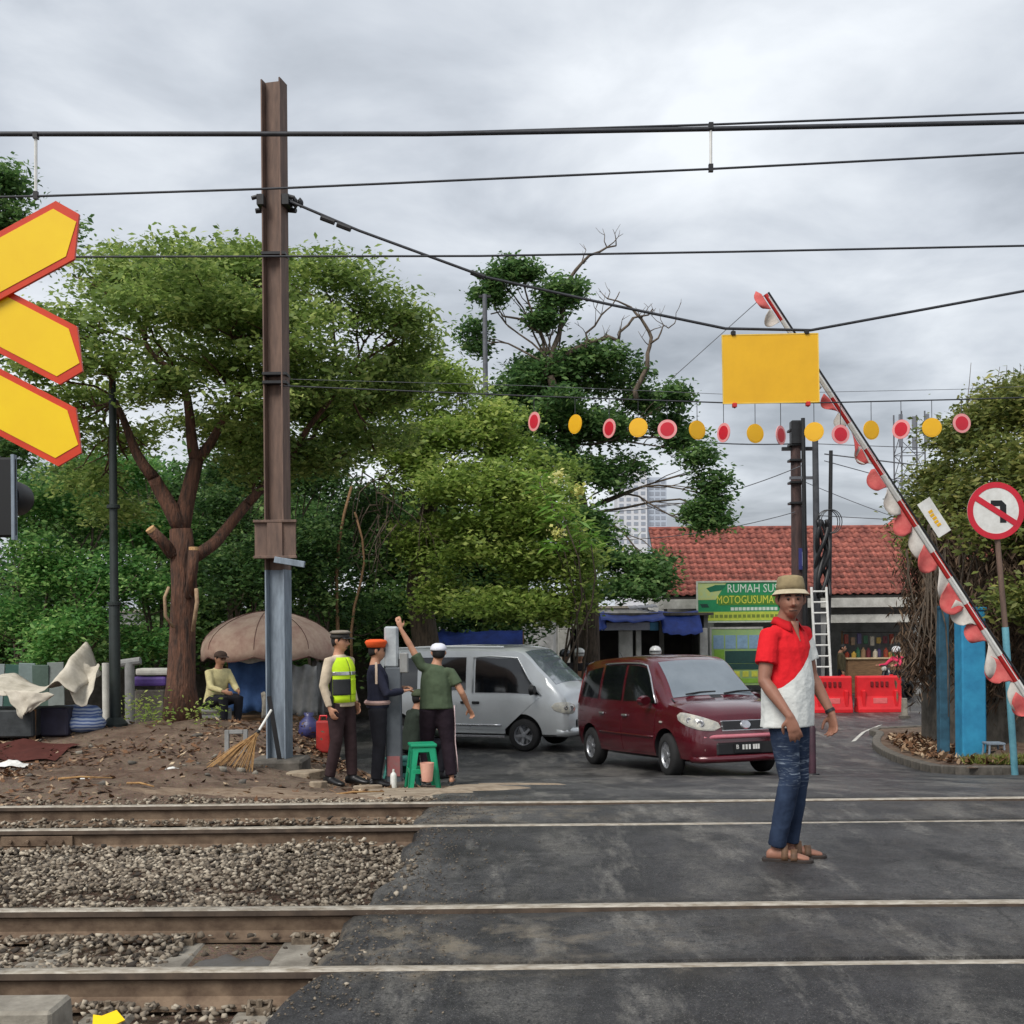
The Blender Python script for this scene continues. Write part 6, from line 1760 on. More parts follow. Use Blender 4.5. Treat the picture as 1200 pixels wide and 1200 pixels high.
    k = panel(sh.top, [(1.24, -0.98), (1.36, -0.98), (1.36, 0.98), (1.24, 0.98)], 0.003, 14, 2); k.build('cowl', M['black_plastic'], root)
    MB().tube([(-1.75, 0, 1.66), (-1.92, 0, 1.80)], 0.006, 5).build('aerial', M['black_plastic'], root)
    place(root, 2.45, 17.35, math.atan2(-0.945, 0.327), -rad(2.9))
make_mpv()

def make_van():
    root = empty('minivan', (0, 0, 0), label='silver microvan waiting on the road behind the three men', category='van')
    st = [(-2.02, 0.44, 1.0, 1.66, 0.64, 0.70, 0.70, 0.60), (-1.98, 0.34, 1.02, 1.78, 0.72, 0.78, 0.77, 0.66), (-1.85, 0.29, 1.03, 1.86, 0.76, 0.82, 0.81, 0.70), (-1.0, 0.27, 1.03, 1.895, 0.78, 0.83, 0.815, 0.715), (0.0, 0.27, 1.03, 1.90, 0.78, 0.83, 0.815, 0.715), (0.7, 0.27, 1.03, 1.88, 0.78, 0.83, 0.815, 0.71), (0.95, 0.27, 1.03, 1.885, 0.78, 0.83, 0.815, 0.705),
          (1.12, 0.27, 1.02, 1.845, 0.78, 0.83, 0.815, 0.70), (1.26, 0.27, 1.02, 1.74, 0.78, 0.83, 0.812, 0.70), (1.46, 0.27, 1.01, 1.53, 0.78, 0.83, 0.81, 0.705), (1.66, 0.27, 1.0, 1.35, 0.78, 0.83, 0.808, 0.715), (1.80, 0.27, 0.99, 1.215, 0.78, 0.825, 0.80, 0.73), (1.88, 0.27, 0.98, 1.14, 0.775, 0.815, 0.785, 0.72), (1.96, 0.27, 0.94, 1.05, 0.76, 0.79, 0.76, 0.70), (2.02, 0.28, 0.86, 0.93, 0.73, 0.76, 0.725, 0.66), (2.05, 0.33, 0.74, 0.78, 0.69, 0.725, 0.685, 0.61)]
    sh = CarShape(st)
    WX = [(1.18, 0.82), (1.18, -0.82), (-1.47, 0.82), (-1.47, -0.82)]
    car_body(sh, M['car_silver'], root, WX, 0.37)
    for x, y in WX: wheel(root, x, 0.72 * (1 if y > 0 else -1), 0.30, 0.19, M['alloy'], 5, 1 if y > 0 else -1)
    panel(sh.top, [(1.17, -0.90), (1.79, -0.93), (1.79, 0.93), (1.17, 0.90)], 0.006, 14, 12).build('windscreen', M['glass_screen'], root, smooth=True)
    for sg in (-1, 1):
        sd = lambda a, b, sg=sg: sh.side(a, b, sg); fl = lambda a, b, sg=sg: sh.flank(a, b, sg)
        for nm, c in (('front_window', [(0.22, 0.05), (1.52, 0.05), (1.06, 0.82), (0.22, 0.84)]), ('sliding_door_window', [(-0.92, 0.10), (0.02, 0.10), (0.02, 0.84), (-0.92, 0.84)]), ('rear_window', [(-1.82, 0.10), (-1.02, 0.10), (-1.02, 0.84), (-1.76, 0.82)])):
            panel(sd, c, 0.010, 10, 5, 0.006).build(nm, M['glass_dark'], root, smooth=True)
        k = MB(); k.tube([sd(x, t) + Vector((0, sg * 0.012, 0)) for x, t in ((0.17, 0.05), (0.17, 0.45), (0.17, 0.84), (0.5, 0.88), (1.07, 0.86), (1.30, 0.46), (1.55, 0.04))], 0.016, 6); k.build('window_trim', M['car_silver'], root, smooth=True)
        for nm, c in (('front_door', [(0.13, 0.10), (0.80, 0.10), (1.52, 0.97), (0.13, 0.97)]), ('sliding_door', [(-1.0, 0.16), (0.10, 0.10), (0.10, 0.97), (-1.0, 0.97)])):
            dr = panel(fl, c, 0.007, 10, 8, 0.01).build(nm, M['car_silver'], root, smooth=True, autosmooth=40)
            p = fl(0.24 if nm == 'front_door' else 0.0, 0.80); k = MB(); k.box(tuple(p + Vector((0, sg * 0.02, 0))), (0.15, 0.03, 0.05)); k.build('handle', M['black_plastic'], dr, bevel=0.01)
        k = MB(); k.tube([fl(x, 0.22) + Vector((0, sg * 0.012, 0)) for x in np.linspace(-1.0, 0.75, 12)], 0.016, 6); k.build('side_moulding', M['chrome'], root, smooth=True)
        k = MB(); k.box((-0.14, sg * 0.79, 0.26), (1.9, 0.04, 0.05)); k.build('sill_step', M['chrome'], root, bevel=0.01)
        p = sd(1.45, 0.10); k = MB(); k.loft([[p + Vector((-0.05 + 0.08 * q, sg * (0.13 + 0.10 * math.sin(a) * (1 - 0.3 * q)), 0.07 + 0.10 * math.cos(a) * (1 - 0.25 * q))) for a in np.linspace(0, 2 * math.pi, 14, endpoint=False)] for q in (0, 0.5, 1.0)]); k.build('mirror', M['black_plastic'], root, smooth=True, autosmooth=50)
        lens(root, sh, Vector((2.06, sg * 0.42, 0.77)), Vector((1.78, sg * 0.84, 0.83)), 0.105)
        MB().lathe([(0, 0), (0.05, 0), (0.045, 0.03), (0, 0.03)], 14, Matrix.Translation((2.0, sg * 0.52, 0.46)) @ Matrix.Rotation(rad(90), 4, 'Y')).build('fog_lamp', M['lamp_glass'], root)
        k = panel(sd, [(-2.0, -0.0), (-1.93, 0.0), (-1.90, 0.7), (-1.98, 0.7)], 0.01, 2, 6); k.build('tail_light', M['plastic_red'], root, smooth=True)
    MB().box((2.04, 0, 0.80), (0.05, 0.5, 0.11), (0, rad(-18), 0)).build('grille', M['black_plastic'], root, bevel=0.02)
    MB().box((2.066, 0, 0.80), (0.03, 0.4, 0.02)).build('grille_bar', M['chrome'], root)
    MB().box((2.03, 0, 0.50), (0.08, 0.8, 0.16)).build('lower_intake', M['black_plastic'], root, bevel=0.03)
    k = MB(); k.tube([(1.82, -0.76, 0.36), (1.97, -0.70, 0.36), (2.04, -0.5, 0.36), (2.06, 0, 0.36), (2.04, 0.5, 0.36), (1.97, 0.70, 0.36), (1.82, 0.76, 0.36)], 0.08, 8); k.build('bumper', M['car_silver'], root, smooth=True)
    for y0 in (-0.5, 0.1):
        k = MB(); k.tube([(1.83, y0, 1.17), (1.74, y0 + 0.25, 1.27), (1.72, y0 + 0.5, 1.29)], 0.012, 5); k.build('wiper', M['black_plastic'], root)
    for y0 in (-0.66, 0.66): MB().tube([(-1.8, y0, 1.90), (-0.5, y0, 1.925), (0.75, y0, 1.91)], 0.018, 6).build('roof_gutter', M['car_silver'], root)
    place(root, -0.54, 22.2, -rad(25), -rad(0.6))
make_van()

def make_scooters():
    root = empty('motor_scooter', (0, 0, 0), label='x', category='scooter')
    pa = pm('scooter_paint', S(40, 42, 48), S(30, 32, 38), 4, 0.35, coat=0.6)
    for x in (0.62, -0.62):
        t = MB(); t.lathe([(0.20, -0.05), (0.25, -0.05), (0.28, 0), (0.25, 0.05), (0.20, 0.05), (0.20, -0.05)], 28, Matrix.Rotation(rad(90), 4, 'X')); o = t.build('wheel', M['rubber'], root, smooth=True); o.location = (x, 0, 0.28)
        k = MB(); k.lathe([(0, -0.03), (0.2, -0.03), (0.2, 0.03), (0, 0.03)], 20, Matrix.Rotation(rad(90), 4, 'X')); k.build('rim', M['alloy'], o)
    k = MB()
    k.loft([[Vector((x, w * math.cos(a), z + h * math.sin(a))) for a in np.linspace(0, 2 * math.pi, 12, endpoint=False)] for x, w, z, h in ((-0.85, 0.05, 0.72, 0.05), (-0.6, 0.13, 0.66, 0.13), (-0.2, 0.15, 0.55, 0.16), (0.1, 0.12, 0.38, 0.1), (0.35, 0.13, 0.38, 0.1))]); k.build('body_shell', pa, root, smooth=True)
    k = MB(); k.loft([[Vector((0.36 + 0.22 * (z - 0.4) * -1 + 0.05 * math.sin(a), w * math.cos(a), z)) for a in np.linspace(0, 2 * math.pi, 12, endpoint=False)] for z, w in ((0.32, 0.14), (0.6, 0.19), (0.85, 0.16), (1.0, 0.10))]); k.build('front_shield', pa, root, smooth=True)
    k = MB(); k.loft([[Vector((x, w * math.cos(a), z + 0.045 * math.sin(a))) for a in np.linspace(0, 2 * math.pi, 12, endpoint=False)] for x, w, z in ((-0.8, 0.08, 0.82), (-0.5, 0.14, 0.79), (-0.1, 0.14, 0.75), (0.05, 0.08, 0.73))]); k.build('seat', M['black_plastic'], root, smooth=True)
    MB().tube([(0.62, 0, 0.28), (0.42, 0, 0.7), (0.26, 0, 1.04)], 0.035, 8).build('fork', M['black_iron'], root)
    MB().tube([(0.14, -0.34, 1.06), (0.26, -0.16, 1.05), (0.26, 0.16, 1.05), (0.14, 0.34, 1.06)], 0.018, 8).build('handlebar', M['black_iron'], root)
    MB().lathe([(0, 0), (0.08, 0), (0.06, 0.06), (0, 0.07)], 16, Matrix.Translation((0.34, 0, 0.96)) @ Matrix.Rotation(rad(80), 4, 'Y')).build('headlight', M['lamp_glass'], root)
    k = MB(); k.tube([(0.62 + 0.32 * math.cos(a), 0, 0.28 + 0.32 * math.sin(a)) for a in np.linspace(0.3, 2.6, 9)], 0.05, 8); k.build('front_mudguard', pa, root)
    spots = [(682, 25.0, -75, 'dark scooter ridden by the white-helmeted rider beside the van'), (667, 26.2, -60, 'dark scooter ridden by the dark-helmeted rider behind the van'), (768, 24.6, -100, 'dark scooter hidden behind the maroon car'), (1046, 34.2, -150, 'dark scooter parked behind the red barriers')]
    out = []
    for i, (px, d, a, lab) in enumerate(spots):
        o = root if i == 0 else copy_tree(root)
        g = gp(px, d); o.location = g; o.rotation_euler = (0, 0, rad(a)); o['label'] = lab; o['group'] = 'scooters behind the cars'
        out.append((g, rad(a)))
    return out
SCOOT = make_scooters()
# ------------------------------------------------------------------ people
def ell(c, ax, ay, n=14):
    c, ax, ay = Vector(c), Vector(ax), Vector(ay)
    return [c + ax * math.cos(2 * math.pi * j / n) + ay * math.sin(2 * math.pi * j / n) for j in range(n)]

def round_tube(mb, pts, rs, n=12):
    """Closed limb tube with rounded ends."""
    pts = [Vector(p) for p in pts]
    d0 = (pts[0] - pts[1]).normalized(); d1 = (pts[-1] - pts[-2]).normalized()
    P_ = [pts[0] + d0 * rs[0] * 0.9, pts[0] + d0 * rs[0] * 0.6] + pts + [pts[-1] + d1 * rs[-1] * 0.6, pts[-1] + d1 * rs[-1] * 0.9]
    R_ = [rs[0] * 0.3, rs[0] * 0.78] + list(rs) + [rs[-1] * 0.78, rs[-1] * 0.3]
    mb.tube(P_, R_, n)

def torso_rings(J, spec):
    """Elliptical rings along the spine: spec rows (t along pelvis..neck, half width, half depth, forward shift)."""
    out = []
    pel, che, nek = J['pelvis'], J['chest'], J['neck']
    sh = (J['shoulder_l'] - J['shoulder_r']).normalized(); hp = (J['hip_l'] - J['hip_r']).normalized()
    for t, w, dd, fw in spec:
        c = pel.lerp(che, t / 0.6) if t < 0.6 else che.lerp(nek, (t - 0.6) / 0.4)
        ax = hp.lerp(sh, min(1, max(0, t / 0.6))).normalized()
        sp = (che - pel).normalized() if t < 0.6 else (nek - che).normalized()
        ay = sp.cross(ax).normalized()           # backwards when facing -Y
        out.append(ell(c - ay * fw, ax * w, ay * dd))
    return out

def head_mesh(mb, c, yaw, pitch, s=1.0, n=26, m=22):
    Rm = Matrix.Rotation(yaw, 3, 'Z') @ Matrix.Rotation(pitch, 3, 'X')
    rows = []
    for i in range(m + 1):
        th = math.pi * i / m
        row = []
        for j in range(n):
            ph = 2 * math.pi * j / n
            x, y, z = math.sin(th) * math.sin(ph), -math.sin(th) * math.cos(ph), math.cos(th)
            w = 0.077
            if z < 0: w *= 1 - 0.30 * (-z) ** 1.4
            yy = y * (0.098 if y > 0 else 0.092)
            if z < -0.1: yy *= 1 - 0.25 * (-z - 0.1) * (1 if y > 0 else 0.15)
            zz = z * 0.118
            if y < -0.3 and z < -0.6: yy -= 0.012
            # brow, eye sockets, cheeks
            if y < -0.5:
                yy -= 0.006 * math.exp(-((z - 0.16) / 0.09) ** 2)
                for sx in (-1, 1): yy += 0.010 * math.exp(-((x - sx * 0.40) / 0.17) ** 2 - ((z - 0.02) / 0.10) ** 2)
                for sx in (-1, 1): yy -= 0.005 * math.exp(-((x - sx * 0.45) / 0.2) ** 2 - ((z + 0.28) / 0.16) ** 2)
                yy += 0.004 * math.exp(-((z + 0.62) / 0.05) ** 2)
            row.append(Vector((x * w, yy, zz)) * s)
        rows.append(row)
    tr = lambda p: Vector(c) + Rm @ p
    mb.grid([[tr(p) for p in r] for r in rows], closed=True)
    # nose, lips, ears
    q = MB(); q.tube([Vector((0, -0.083, 0.018)) * s, Vector((0, -0.098, -0.01)) * s, Vector((0, -0.110, -0.030)) * s, Vector((0, -0.094, -0.040)) * s], [0.007 * s, 0.010 * s, 0.015 * s, 0.009 * s], 8)
    for sx in (-1, 1): q.tube([Vector((sx * 0.011, -0.094, -0.034)) * s, Vector((sx * 0.014, -0.088, -0.036)) * s], 0.009 * s, 6)
    for z, r in ((-0.062, 0.0045), (-0.072, 0.005)): q.tube([Vector((-0.024, -0.070, z)) * s, Vector((-0.01, -0.080, z + 0.001)) * s, Vector((0.01, -0.080, z + 0.001)) * s, Vector((0.024, -0.070, z)) * s], r * s, 6)
    for sx in (-1, 1): q.tube([Vector((sx * 0.074, 0.004, 0.028)) * s, Vector((sx * 0.086, 0.014, 0.016)) * s, Vector((sx * 0.085, 0.014, -0.006)) * s, Vector((sx * 0.076, 0.004, -0.026)) * s], [0.010 * s, 0.014 * s, 0.013 * s, 0.008 * s], 8)
    mb.add([tr(Vector(p)) for p in q.v], q.f)
    return tr

def hand(mb, wrist, dirn, palm_n, thumb_side, s=1.0, curl=0.5, spread=0.16):
    """Palm, four unequal curled fingers and a thumb off the side of the palm."""
    wrist, d = Vector(wrist), Vector(dirn).normalized()
    nrm = Vector(palm_n); nrm = (nrm - d * nrm.dot(d)).normalized()
    side = d.cross(nrm).normalized() * thumb_side       # towards the thumb
    k = MB()
    rings = []
    for t, w, th in ((-0.01, 0.026, 0.020), (0.02, 0.031, 0.019), (0.05, 0.038, 0.016), (0.078, 0.039, 0.0135), (0.09, 0.033, 0.009)):
        rings.append(ell(wrist + d * t * s, side * w * s, nrm * th * s, 12))
    mb.loft(rings)
    for i, (off, ln) in enumerate(((0.029, 0.070), (0.010, 0.080), (-0.010, 0.075), (-0.029, 0.058))):
        f0 = wrist + d * 0.078 * s + side * off * s
        dd = (d + side * off / 0.029 * spread).normalized()
        pts = [f0]
        a = 0.15 + curl * 0.25
        for L_ in (0.45, 0.32, 0.25):
            v = dd * math.cos(a) + nrm * math.sin(a)
            pts.append(pts[-1] + v * ln * L_ * s); a += curl * 0.75
        round_tube(mb, pts, [0.0098 * s, 0.0092 * s, 0.0085 * s, 0.0072 * s], 8)
    t0 = wrist + d * 0.022 * s + side * 0.026 * s
    t1 = t0 + (d * 0.5 + side * 0.75 + nrm * 0.35).normalized() * 0.036 * s
    t2 = t1 + (d * 0.85 + side * 0.25 + nrm * 0.45).normalized() * 0.030 * s
    t3 = t2 + (d * 0.95 + nrm * 0.4).normalized() * 0.022 * s
    round_tube(mb, [t0, t1, t2, t3], [0.0145 * s, 0.0120 * s, 0.0105 * s, 0.0085 * s], 8)

def remeshed(mb, name, voxel, mats, parent, smooth=4, crease=0.0, seed=0):
    o = mb.build('tmp_shape')
    r = o.modifiers.new('r', 'REMESH'); r.mode = 'VOXEL'; r.voxel_size = voxel
    if smooth:
        s = o.modifiers.new('s', 'SMOOTH'); s.factor = 0.5; s.iterations = smooth
    me = evaluated(o)
    if crease:
        n = len(me.vertices)
        co = np.empty(n * 3, np.float32); me.vertices.foreach_get('co', co); co = co.reshape(-1, 3)
        no = np.empty(n * 3, np.float32); me.vertices.foreach_get('normal', no); no = no.reshape(-1, 3)
        rg = np.random.default_rng(seed); h = np.zeros(n)
        for o_ in range(9):
            f = rg.uniform(14, 60); d = rg.normal(size=3); d /= np.linalg.norm(d); d[2] *= 1.3
            ph = co @ d * f + rg.uniform(0, 6) + 0.9 * np.sin(co @ rg.normal(size=3) * 9)
            h += (1 - np.abs(np.sin(ph))) ** 2 * (20 / f)
        h = h / 9 - np.mean(h / 9)
        co = co + no * (h * crease)[:, None]
        me.vertices.foreach_set('co', co.astype(np.float32).ravel()); me.update()
    me.polygons.foreach_set('use_smooth', [True] * len(me.polygons))
    me.name = name
    return link(name, me, parent, mats)

BASE = dict(pelvis=(0, 0, 0.95), chest=(0, 0.005, 1.28), neck=(0, 0.025, 1.45), head=(0, 0.0, 1.585), shoulder_l=(0.175, 0.015, 1.395), shoulder_r=(-0.175, 0.015, 1.395), elbow_l=(0.225, 0.035, 1.11), elbow_r=(-0.225, 0.035, 1.11), wrist_l=(0.235, -0.04, 0.865), wrist_r=(-0.235, -0.04, 0.865),
            hip_l=(0.085, 0, 0.91), hip_r=(-0.085, 0, 0.91), knee_l=(0.095, -0.015, 0.50), knee_r=(-0.095, -0.015, 0.50), ankle_l=(0.10, 0.025, 0.085), ankle_r=(-0.10, 0.025, 0.085), toe_l=(0.115, -0.155, 0.03), toe_r=(-0.115, -0.155, 0.03))

def joints(H, over):
    s = H / 1.705
    J = {k: Vector(over.get(k, v)) * s for k, v in BASE.items()}
    return J, s

def skin_mat(name, c):
    return pm(name, c, tuple(x * 0.78 for x in c[:3]) + (1,), 9, 0.55, 0.0006, 90, spec=0.4)
SK1 = skin_mat('skin_brown', S(152, 107, 88)); SK2 = skin_mat('skin_tan', S(190, 140, 112))
EYE_MAT = pm('eye_dark', S(38, 28, 24), S(24, 18, 16), 20, 0.3); HAIR = pm('hair_black', S(26, 24, 24), S(16, 15, 15), 30, 0.6)

def person(label, loc, yaw, H=1.68, pose=None, skin=SK1, shirt=None, sleeve=0.5, hem=0.80, trousers=None, shoes=None, head_yaw=0.0, head_pitch=0.0, voxel=0.011, hands=None, barefoot=False, group=None, girth=1.0, seed=1, hair=True, crease=0.008, head_size=1.0):
    J, s = joints(H, pose or {})
    root = empty('person', loc, yaw, label=label, category='person', group=group)
    b = MB()
    g = girth
    b.loft(torso_rings(J, [(-0.10, 0.10 * s, 0.085 * s, 0), (0.0, 0.148 * s * g, 0.10 * s * g, 0), (0.2, 0.135 * s * g, 0.095 * s * g, 0.01), (0.45, 0.145 * s * g, 0.105 * s * g, 0.01), (0.62, 0.155 * s, 0.108 * s, 0.005), (0.80, 0.14 * s, 0.085 * s, 0), (0.94, 0.080 * s, 0.065 * s, 0), (1.05, 0.058 * s, 0.056 * s, 0)]))
    up = (J['head'] - J['neck'])
    round_tube(b, [J['neck'] - up * 0.15, J['neck'] + up * 0.35, J['head'] - up * 0.15], [0.064 * s, 0.056 * s, 0.054 * s])
    hs = s * head_size
    tr0 = head_mesh(b, J['head'] + Vector((0, 0, 0.01 * s)), head_yaw, head_pitch, hs)
    tr = lambda p: tr0(Vector(p) * head_size)
    for q in ('l', 'r'):
        sgn = 1 if q == 'l' else -1
        S_, E_, W_ = J['shoulder_' + q], J['elbow_' + q], J['wrist_' + q]
        S_ = S_ - Vector((0, 0, 0.022 * s))
        round_tube(b, [S_, S_.lerp(E_, 0.3), S_.lerp(E_, 0.8), E_, E_.lerp(W_, 0.25), E_.lerp(W_, 0.7), W_], [0.046 * s, 0.048 * s, 0.042 * s, 0.039 * s, 0.041 * s, 0.031 * s, 0.025 * s])
        hd = (hands or {}).get(q, {})
        fd = (W_ - E_).normalized()
        d = Vector(hd['dir']) if 'dir' in hd else (fd + Vector((0, -0.1, 0)))
        pn = Vector(hd['palm']) if 'palm' in hd else Vector((-sgn, 0, 0))
        hand(b, W_, d, pn, hd.get('thumb', -sgn if True else 1), s, hd.get('curl', 0.45), hd.get('spread', 0.12))
        Hp, K, A, T = J['hip_' + q], J['knee_' + q], J['ankle_' + q], J['toe_' + q]
        round_tube(b, [Hp, Hp.lerp(K, 0.35), Hp.lerp(K, 0.8), K, K.lerp(A, 0.3), K.lerp(A, 0.75), A], [0.080 * s, 0.078 * s, 0.058 * s, 0.052 * s, 0.054 * s, 0.038 * s, 0.034 * s])
        fdir = (T - A); fdir.z = 0; fdir.normalize(); sd = fdir.cross(Vector((0, 0, 1)))
        zt = T.z - 0.03 * s
        b.loft([ell(A + fdir * t * s + Vector((0, 0, (zt + zz * s) - A.z)), sd * w * s, Vector((0, 0, h * s))) for t, zz, w, h in ((-0.06, 0.035, 0.018, 0.02), (-0.045, 0.04, 0.028, 0.033), (0.0, 0.045, 0.032, 0.04), (0.06, 0.042, 0.036, 0.034), (0.12, 0.032, 0.043, 0.024), (0.165, 0.024, 0.042, 0.018), (0.195, 0.02, 0.028, 0.012))])
    body = remeshed(b, 'body', voxel, [skin], root, 3)
    # eyes and brows
    for sx in (-1, 1):
        k = MB(); c = tr(Vector((sx * 0.030, -0.083, 0.006)) * s); k.lathe([(0, -0.008 * s), (0.007 * s, -0.005 * s), (0.009 * s, 0), (0.007 * s, 0.005 * s), (0, 0.008 * s)], 10, Matrix.Translation(c)); k.build('eye', EYE_MAT, root, smooth=True)
        k = MB(); k.tube([tr(Vector((sx * 0.014, -0.094, 0.024)) * s), tr(Vector((sx * 0.030, -0.093, 0.029)) * s), tr(Vector((sx * 0.048, -0.083, 0.024)) * s)], 0.005 * s, 5); k.build('eyebrow', HAIR, root)
    k = MB(); k.tube([tr(Vector((x_, y_, -0.067)) * s) for x_, y_ in ((-0.024, -0.0735), (-0.01, -0.0835), (0.01, -0.0835), (0.024, -0.0735))], 0.0028 * s, 5); k.build('mouth', EYE_MAT, root)
    if hair:
        k = MB(); rows = []
        for i in range(9):
            row = []
            for j in range(20):
                ph = 2 * math.pi * j / 20
                th = math.pi * (i / 8) * float(np.interp(math.cos(ph), [-1, -0.2, 0.25, 0.6, 1], [0.70, 0.62, 0.50, 0.34, 0.32]))
                row.append(tr(Vector((math.sin(th) * math.sin(ph) * 0.082, -math.sin(th) * math.cos(ph) * (0.096 if math.cos(ph) > 0 else 0.104), 0.01 + math.cos(th) * 0.121)) * s))
            rows.append(row)
        k.grid(rows, closed=True); ho = k.build('hair', HAIR, root, smooth=True); ho.modifiers.new('t', 'SOLIDIFY').thickness = 0.004
    if trousers:
        k = MB()
        k.loft(torso_rings(J, [(-0.14, 0.10 * s, 0.085 * s, 0), (-0.06, 0.16 * s * g, 0.118 * s * g, 0), (0.06, 0.165 * s * g, 0.12 * s * g, 0), (0.20, 0.155 * s * g, 0.113 * s * g, 0)]))
        lw = trousers.get('width', 1.0)
        for q in ('l', 'r'):
            Hp, K, A = J['hip_' + q], J['knee_' + q], J['ankle_' + q]
            e = K.lerp(A, trousers.get('length', 0.96))
            k.tube([Hp + Vector((0, 0, 0.05 * s)), Hp, Hp.lerp(K, 0.4), Hp.lerp(K, 0.85), K, K.lerp(A, 0.4), K.lerp(A, 0.8), e], [0.08 * s, 0.102 * s * lw, 0.094 * s * lw, 0.075 * s * lw, 0.070 * s * lw, 0.068 * s * lw, 0.060 * s * lw, 0.060 * s * lw], 14)
        remeshed(k, 'trousers', voxel, trousers['mat'], root, 3, crease * 1.6, seed + 3)
    if shirt:
        k = MB()
        hemt = (hem - 0.95) / (1.28 - 0.95) * 0.6
        sg = shirt.get('loose', 1.0)
        k.loft(torso_rings(J, [(hemt, 0.182 * s * g * sg, 0.135 * s * g * sg, 0), (hemt + 0.12, 0.178 * s * g * sg, 0.133 * s * g * sg, 0.005), (0.25, 0.170 * s * g * sg, 0.128 * s * g * sg, 0.012), (0.5, 0.172 * s * g, 0.130 * s * g, 0.012), (0.66, 0.180 * s, 0.126 * s, 0.006), (0.82, 0.172 * s, 0.104 * s, 0), (0.93, 0.110 * s, 0.078 * s, 0), (0.99, 0.076 * s, 0.070 * s, 0.0)]))
        for q in ('l', 'r'):
            S_, E_, W_ = J['shoulder_' + q], J['elbow_' + q], J['wrist_' + q]
            S_ = S_ - Vector((0, 0, 0.014 * s)); inn = S_.lerp(J['chest'] + Vector((0, 0, 0.08)), 0.4)
            if sleeve <= 1: pts, rs = [inn, S_, S_.lerp(E_, 0.4 * sleeve), S_.lerp(E_, sleeve)], [0.066 * s, 0.062 * s, 0.064 * s, 0.068 * s * shirt.get('cuff', 1.0)]
            else: pts, rs = [inn, S_, S_.lerp(E_, 0.5), E_, E_.lerp(W_, 0.5), E_.lerp(W_, sleeve - 1)], [0.064 * s, 0.060 * s, 0.057 * s, 0.052 * s, 0.047 * s, 0.038 * s]
            k.tube(pts, rs, 14)
        remeshed(k, 'shirt', voxel, shirt['mat'], root, 3, crease, seed)
    for q in ('l', 'r'):
        A, T = J['ankle_' + q], J['toe_' + q]
        fdir = (T - A); fdir.z = 0; fdir.normalize(); sd = fdir.cross(Vector((0, 0, 1))); zt = T.z - 0.03 * s
        if shoes and not barefoot:
            k = MB()
            k.loft([ell(A + fdir * t * s + Vector((0, 0, (zt + zz * s) - A.z)), sd * w * s, Vector((0, 0, h * s))) for t, zz, w, h in ((-0.085, 0.04, 0.022, 0.03), (-0.07, 0.045, 0.038, 0.045), (0.0, 0.055, 0.044, 0.055), (0.06, 0.05, 0.048, 0.048), (0.13, 0.038, 0.053, 0.036), (0.19, 0.03, 0.048, 0.028), (0.225, 0.026, 0.030, 0.02))])
            k.tube([A + Vector((0, 0, -0.03 * s)), A + Vector((0, 0, 0.05 * s))], [0.05 * s, 0.047 * s], 12)
            remeshed(k, 'shoe', 0.011, shoes, root, 2)
    return root, J, s, tr, body

# --- the man in the red and white shirt
def flag_shirt_mat():
    m, N, L, b = new_mat('shirt_red_white')
    co = N.new('ShaderNodeTexCoord'); sp = N.new('ShaderNodeSeparateXYZ'); L.new(co.outputs['Object'], sp.inputs[0])
    # slanting seam: red above, white below
    a = N.new('ShaderNodeMath'); a.operation = 'MULTIPLY'; a.inputs[1].default_value = SEAM[0]; L.new(sp.outputs[0], a.inputs[0])
    a2 = N.new('ShaderNodeMath'); a2.operation = 'MULTIPLY'; a2.inputs[1].default_value = SEAM[1]; L.new(sp.outputs[1], a2.inputs[0])
    s1 = N.new('ShaderNodeMath'); s1.operation = 'ADD'; L.new(a.outputs[0], s1.inputs[0]); L.new(a2.outputs[0], s1.inputs[1])
    s2 = N.new('ShaderNodeMath'); s2.operation = 'SUBTRACT'; L.new(sp.outputs[2], s2.inputs[0]); L.new(s1.outputs[0], s2.inputs[1])
    g = N.new('ShaderNodeMath'); g.operation = 'GREATER_THAN'; g.inputs[1].default_value = SEAM[2]; L.new(s2.outputs[0], g.inputs[0])
    n = N.new('ShaderNodeTexNoise'); n.inputs['Scale'].default_value = 12; L.new(co.outputs['Object'], n.inputs['Vector'])
    mx = N.new('ShaderNodeMix'); mx.data_type = 'RGBA'; L.new(g.outputs[0], mx.inputs[0]); mx.inputs[6].default_value = S(214, 216, 212); mx.inputs[7].default_value = S(212, 32, 40)
    L.new(mx.outputs[2], b.inputs['Base Color']); b.inputs['Roughness'].default_value = 0.85; b.inputs['Specular IOR Level'].default_value = 0.2
    n2 = N.new('ShaderNodeTexNoise'); n2.inputs['Scale'].default_value = 14; n2.inputs['Detail'].default_value = 4; L.new(co.outputs['Object'], n2.inputs['Vector'])
    bp = N.new('ShaderNodeBump'); bp.inputs['Distance'].default_value = 0.012; L.new(n2.outputs['Fac'], bp.inputs['Height']); L.new(bp.outputs[0], b.inputs['Normal'])
    return m
SEAM = (0.85, 0.12, 1.185)
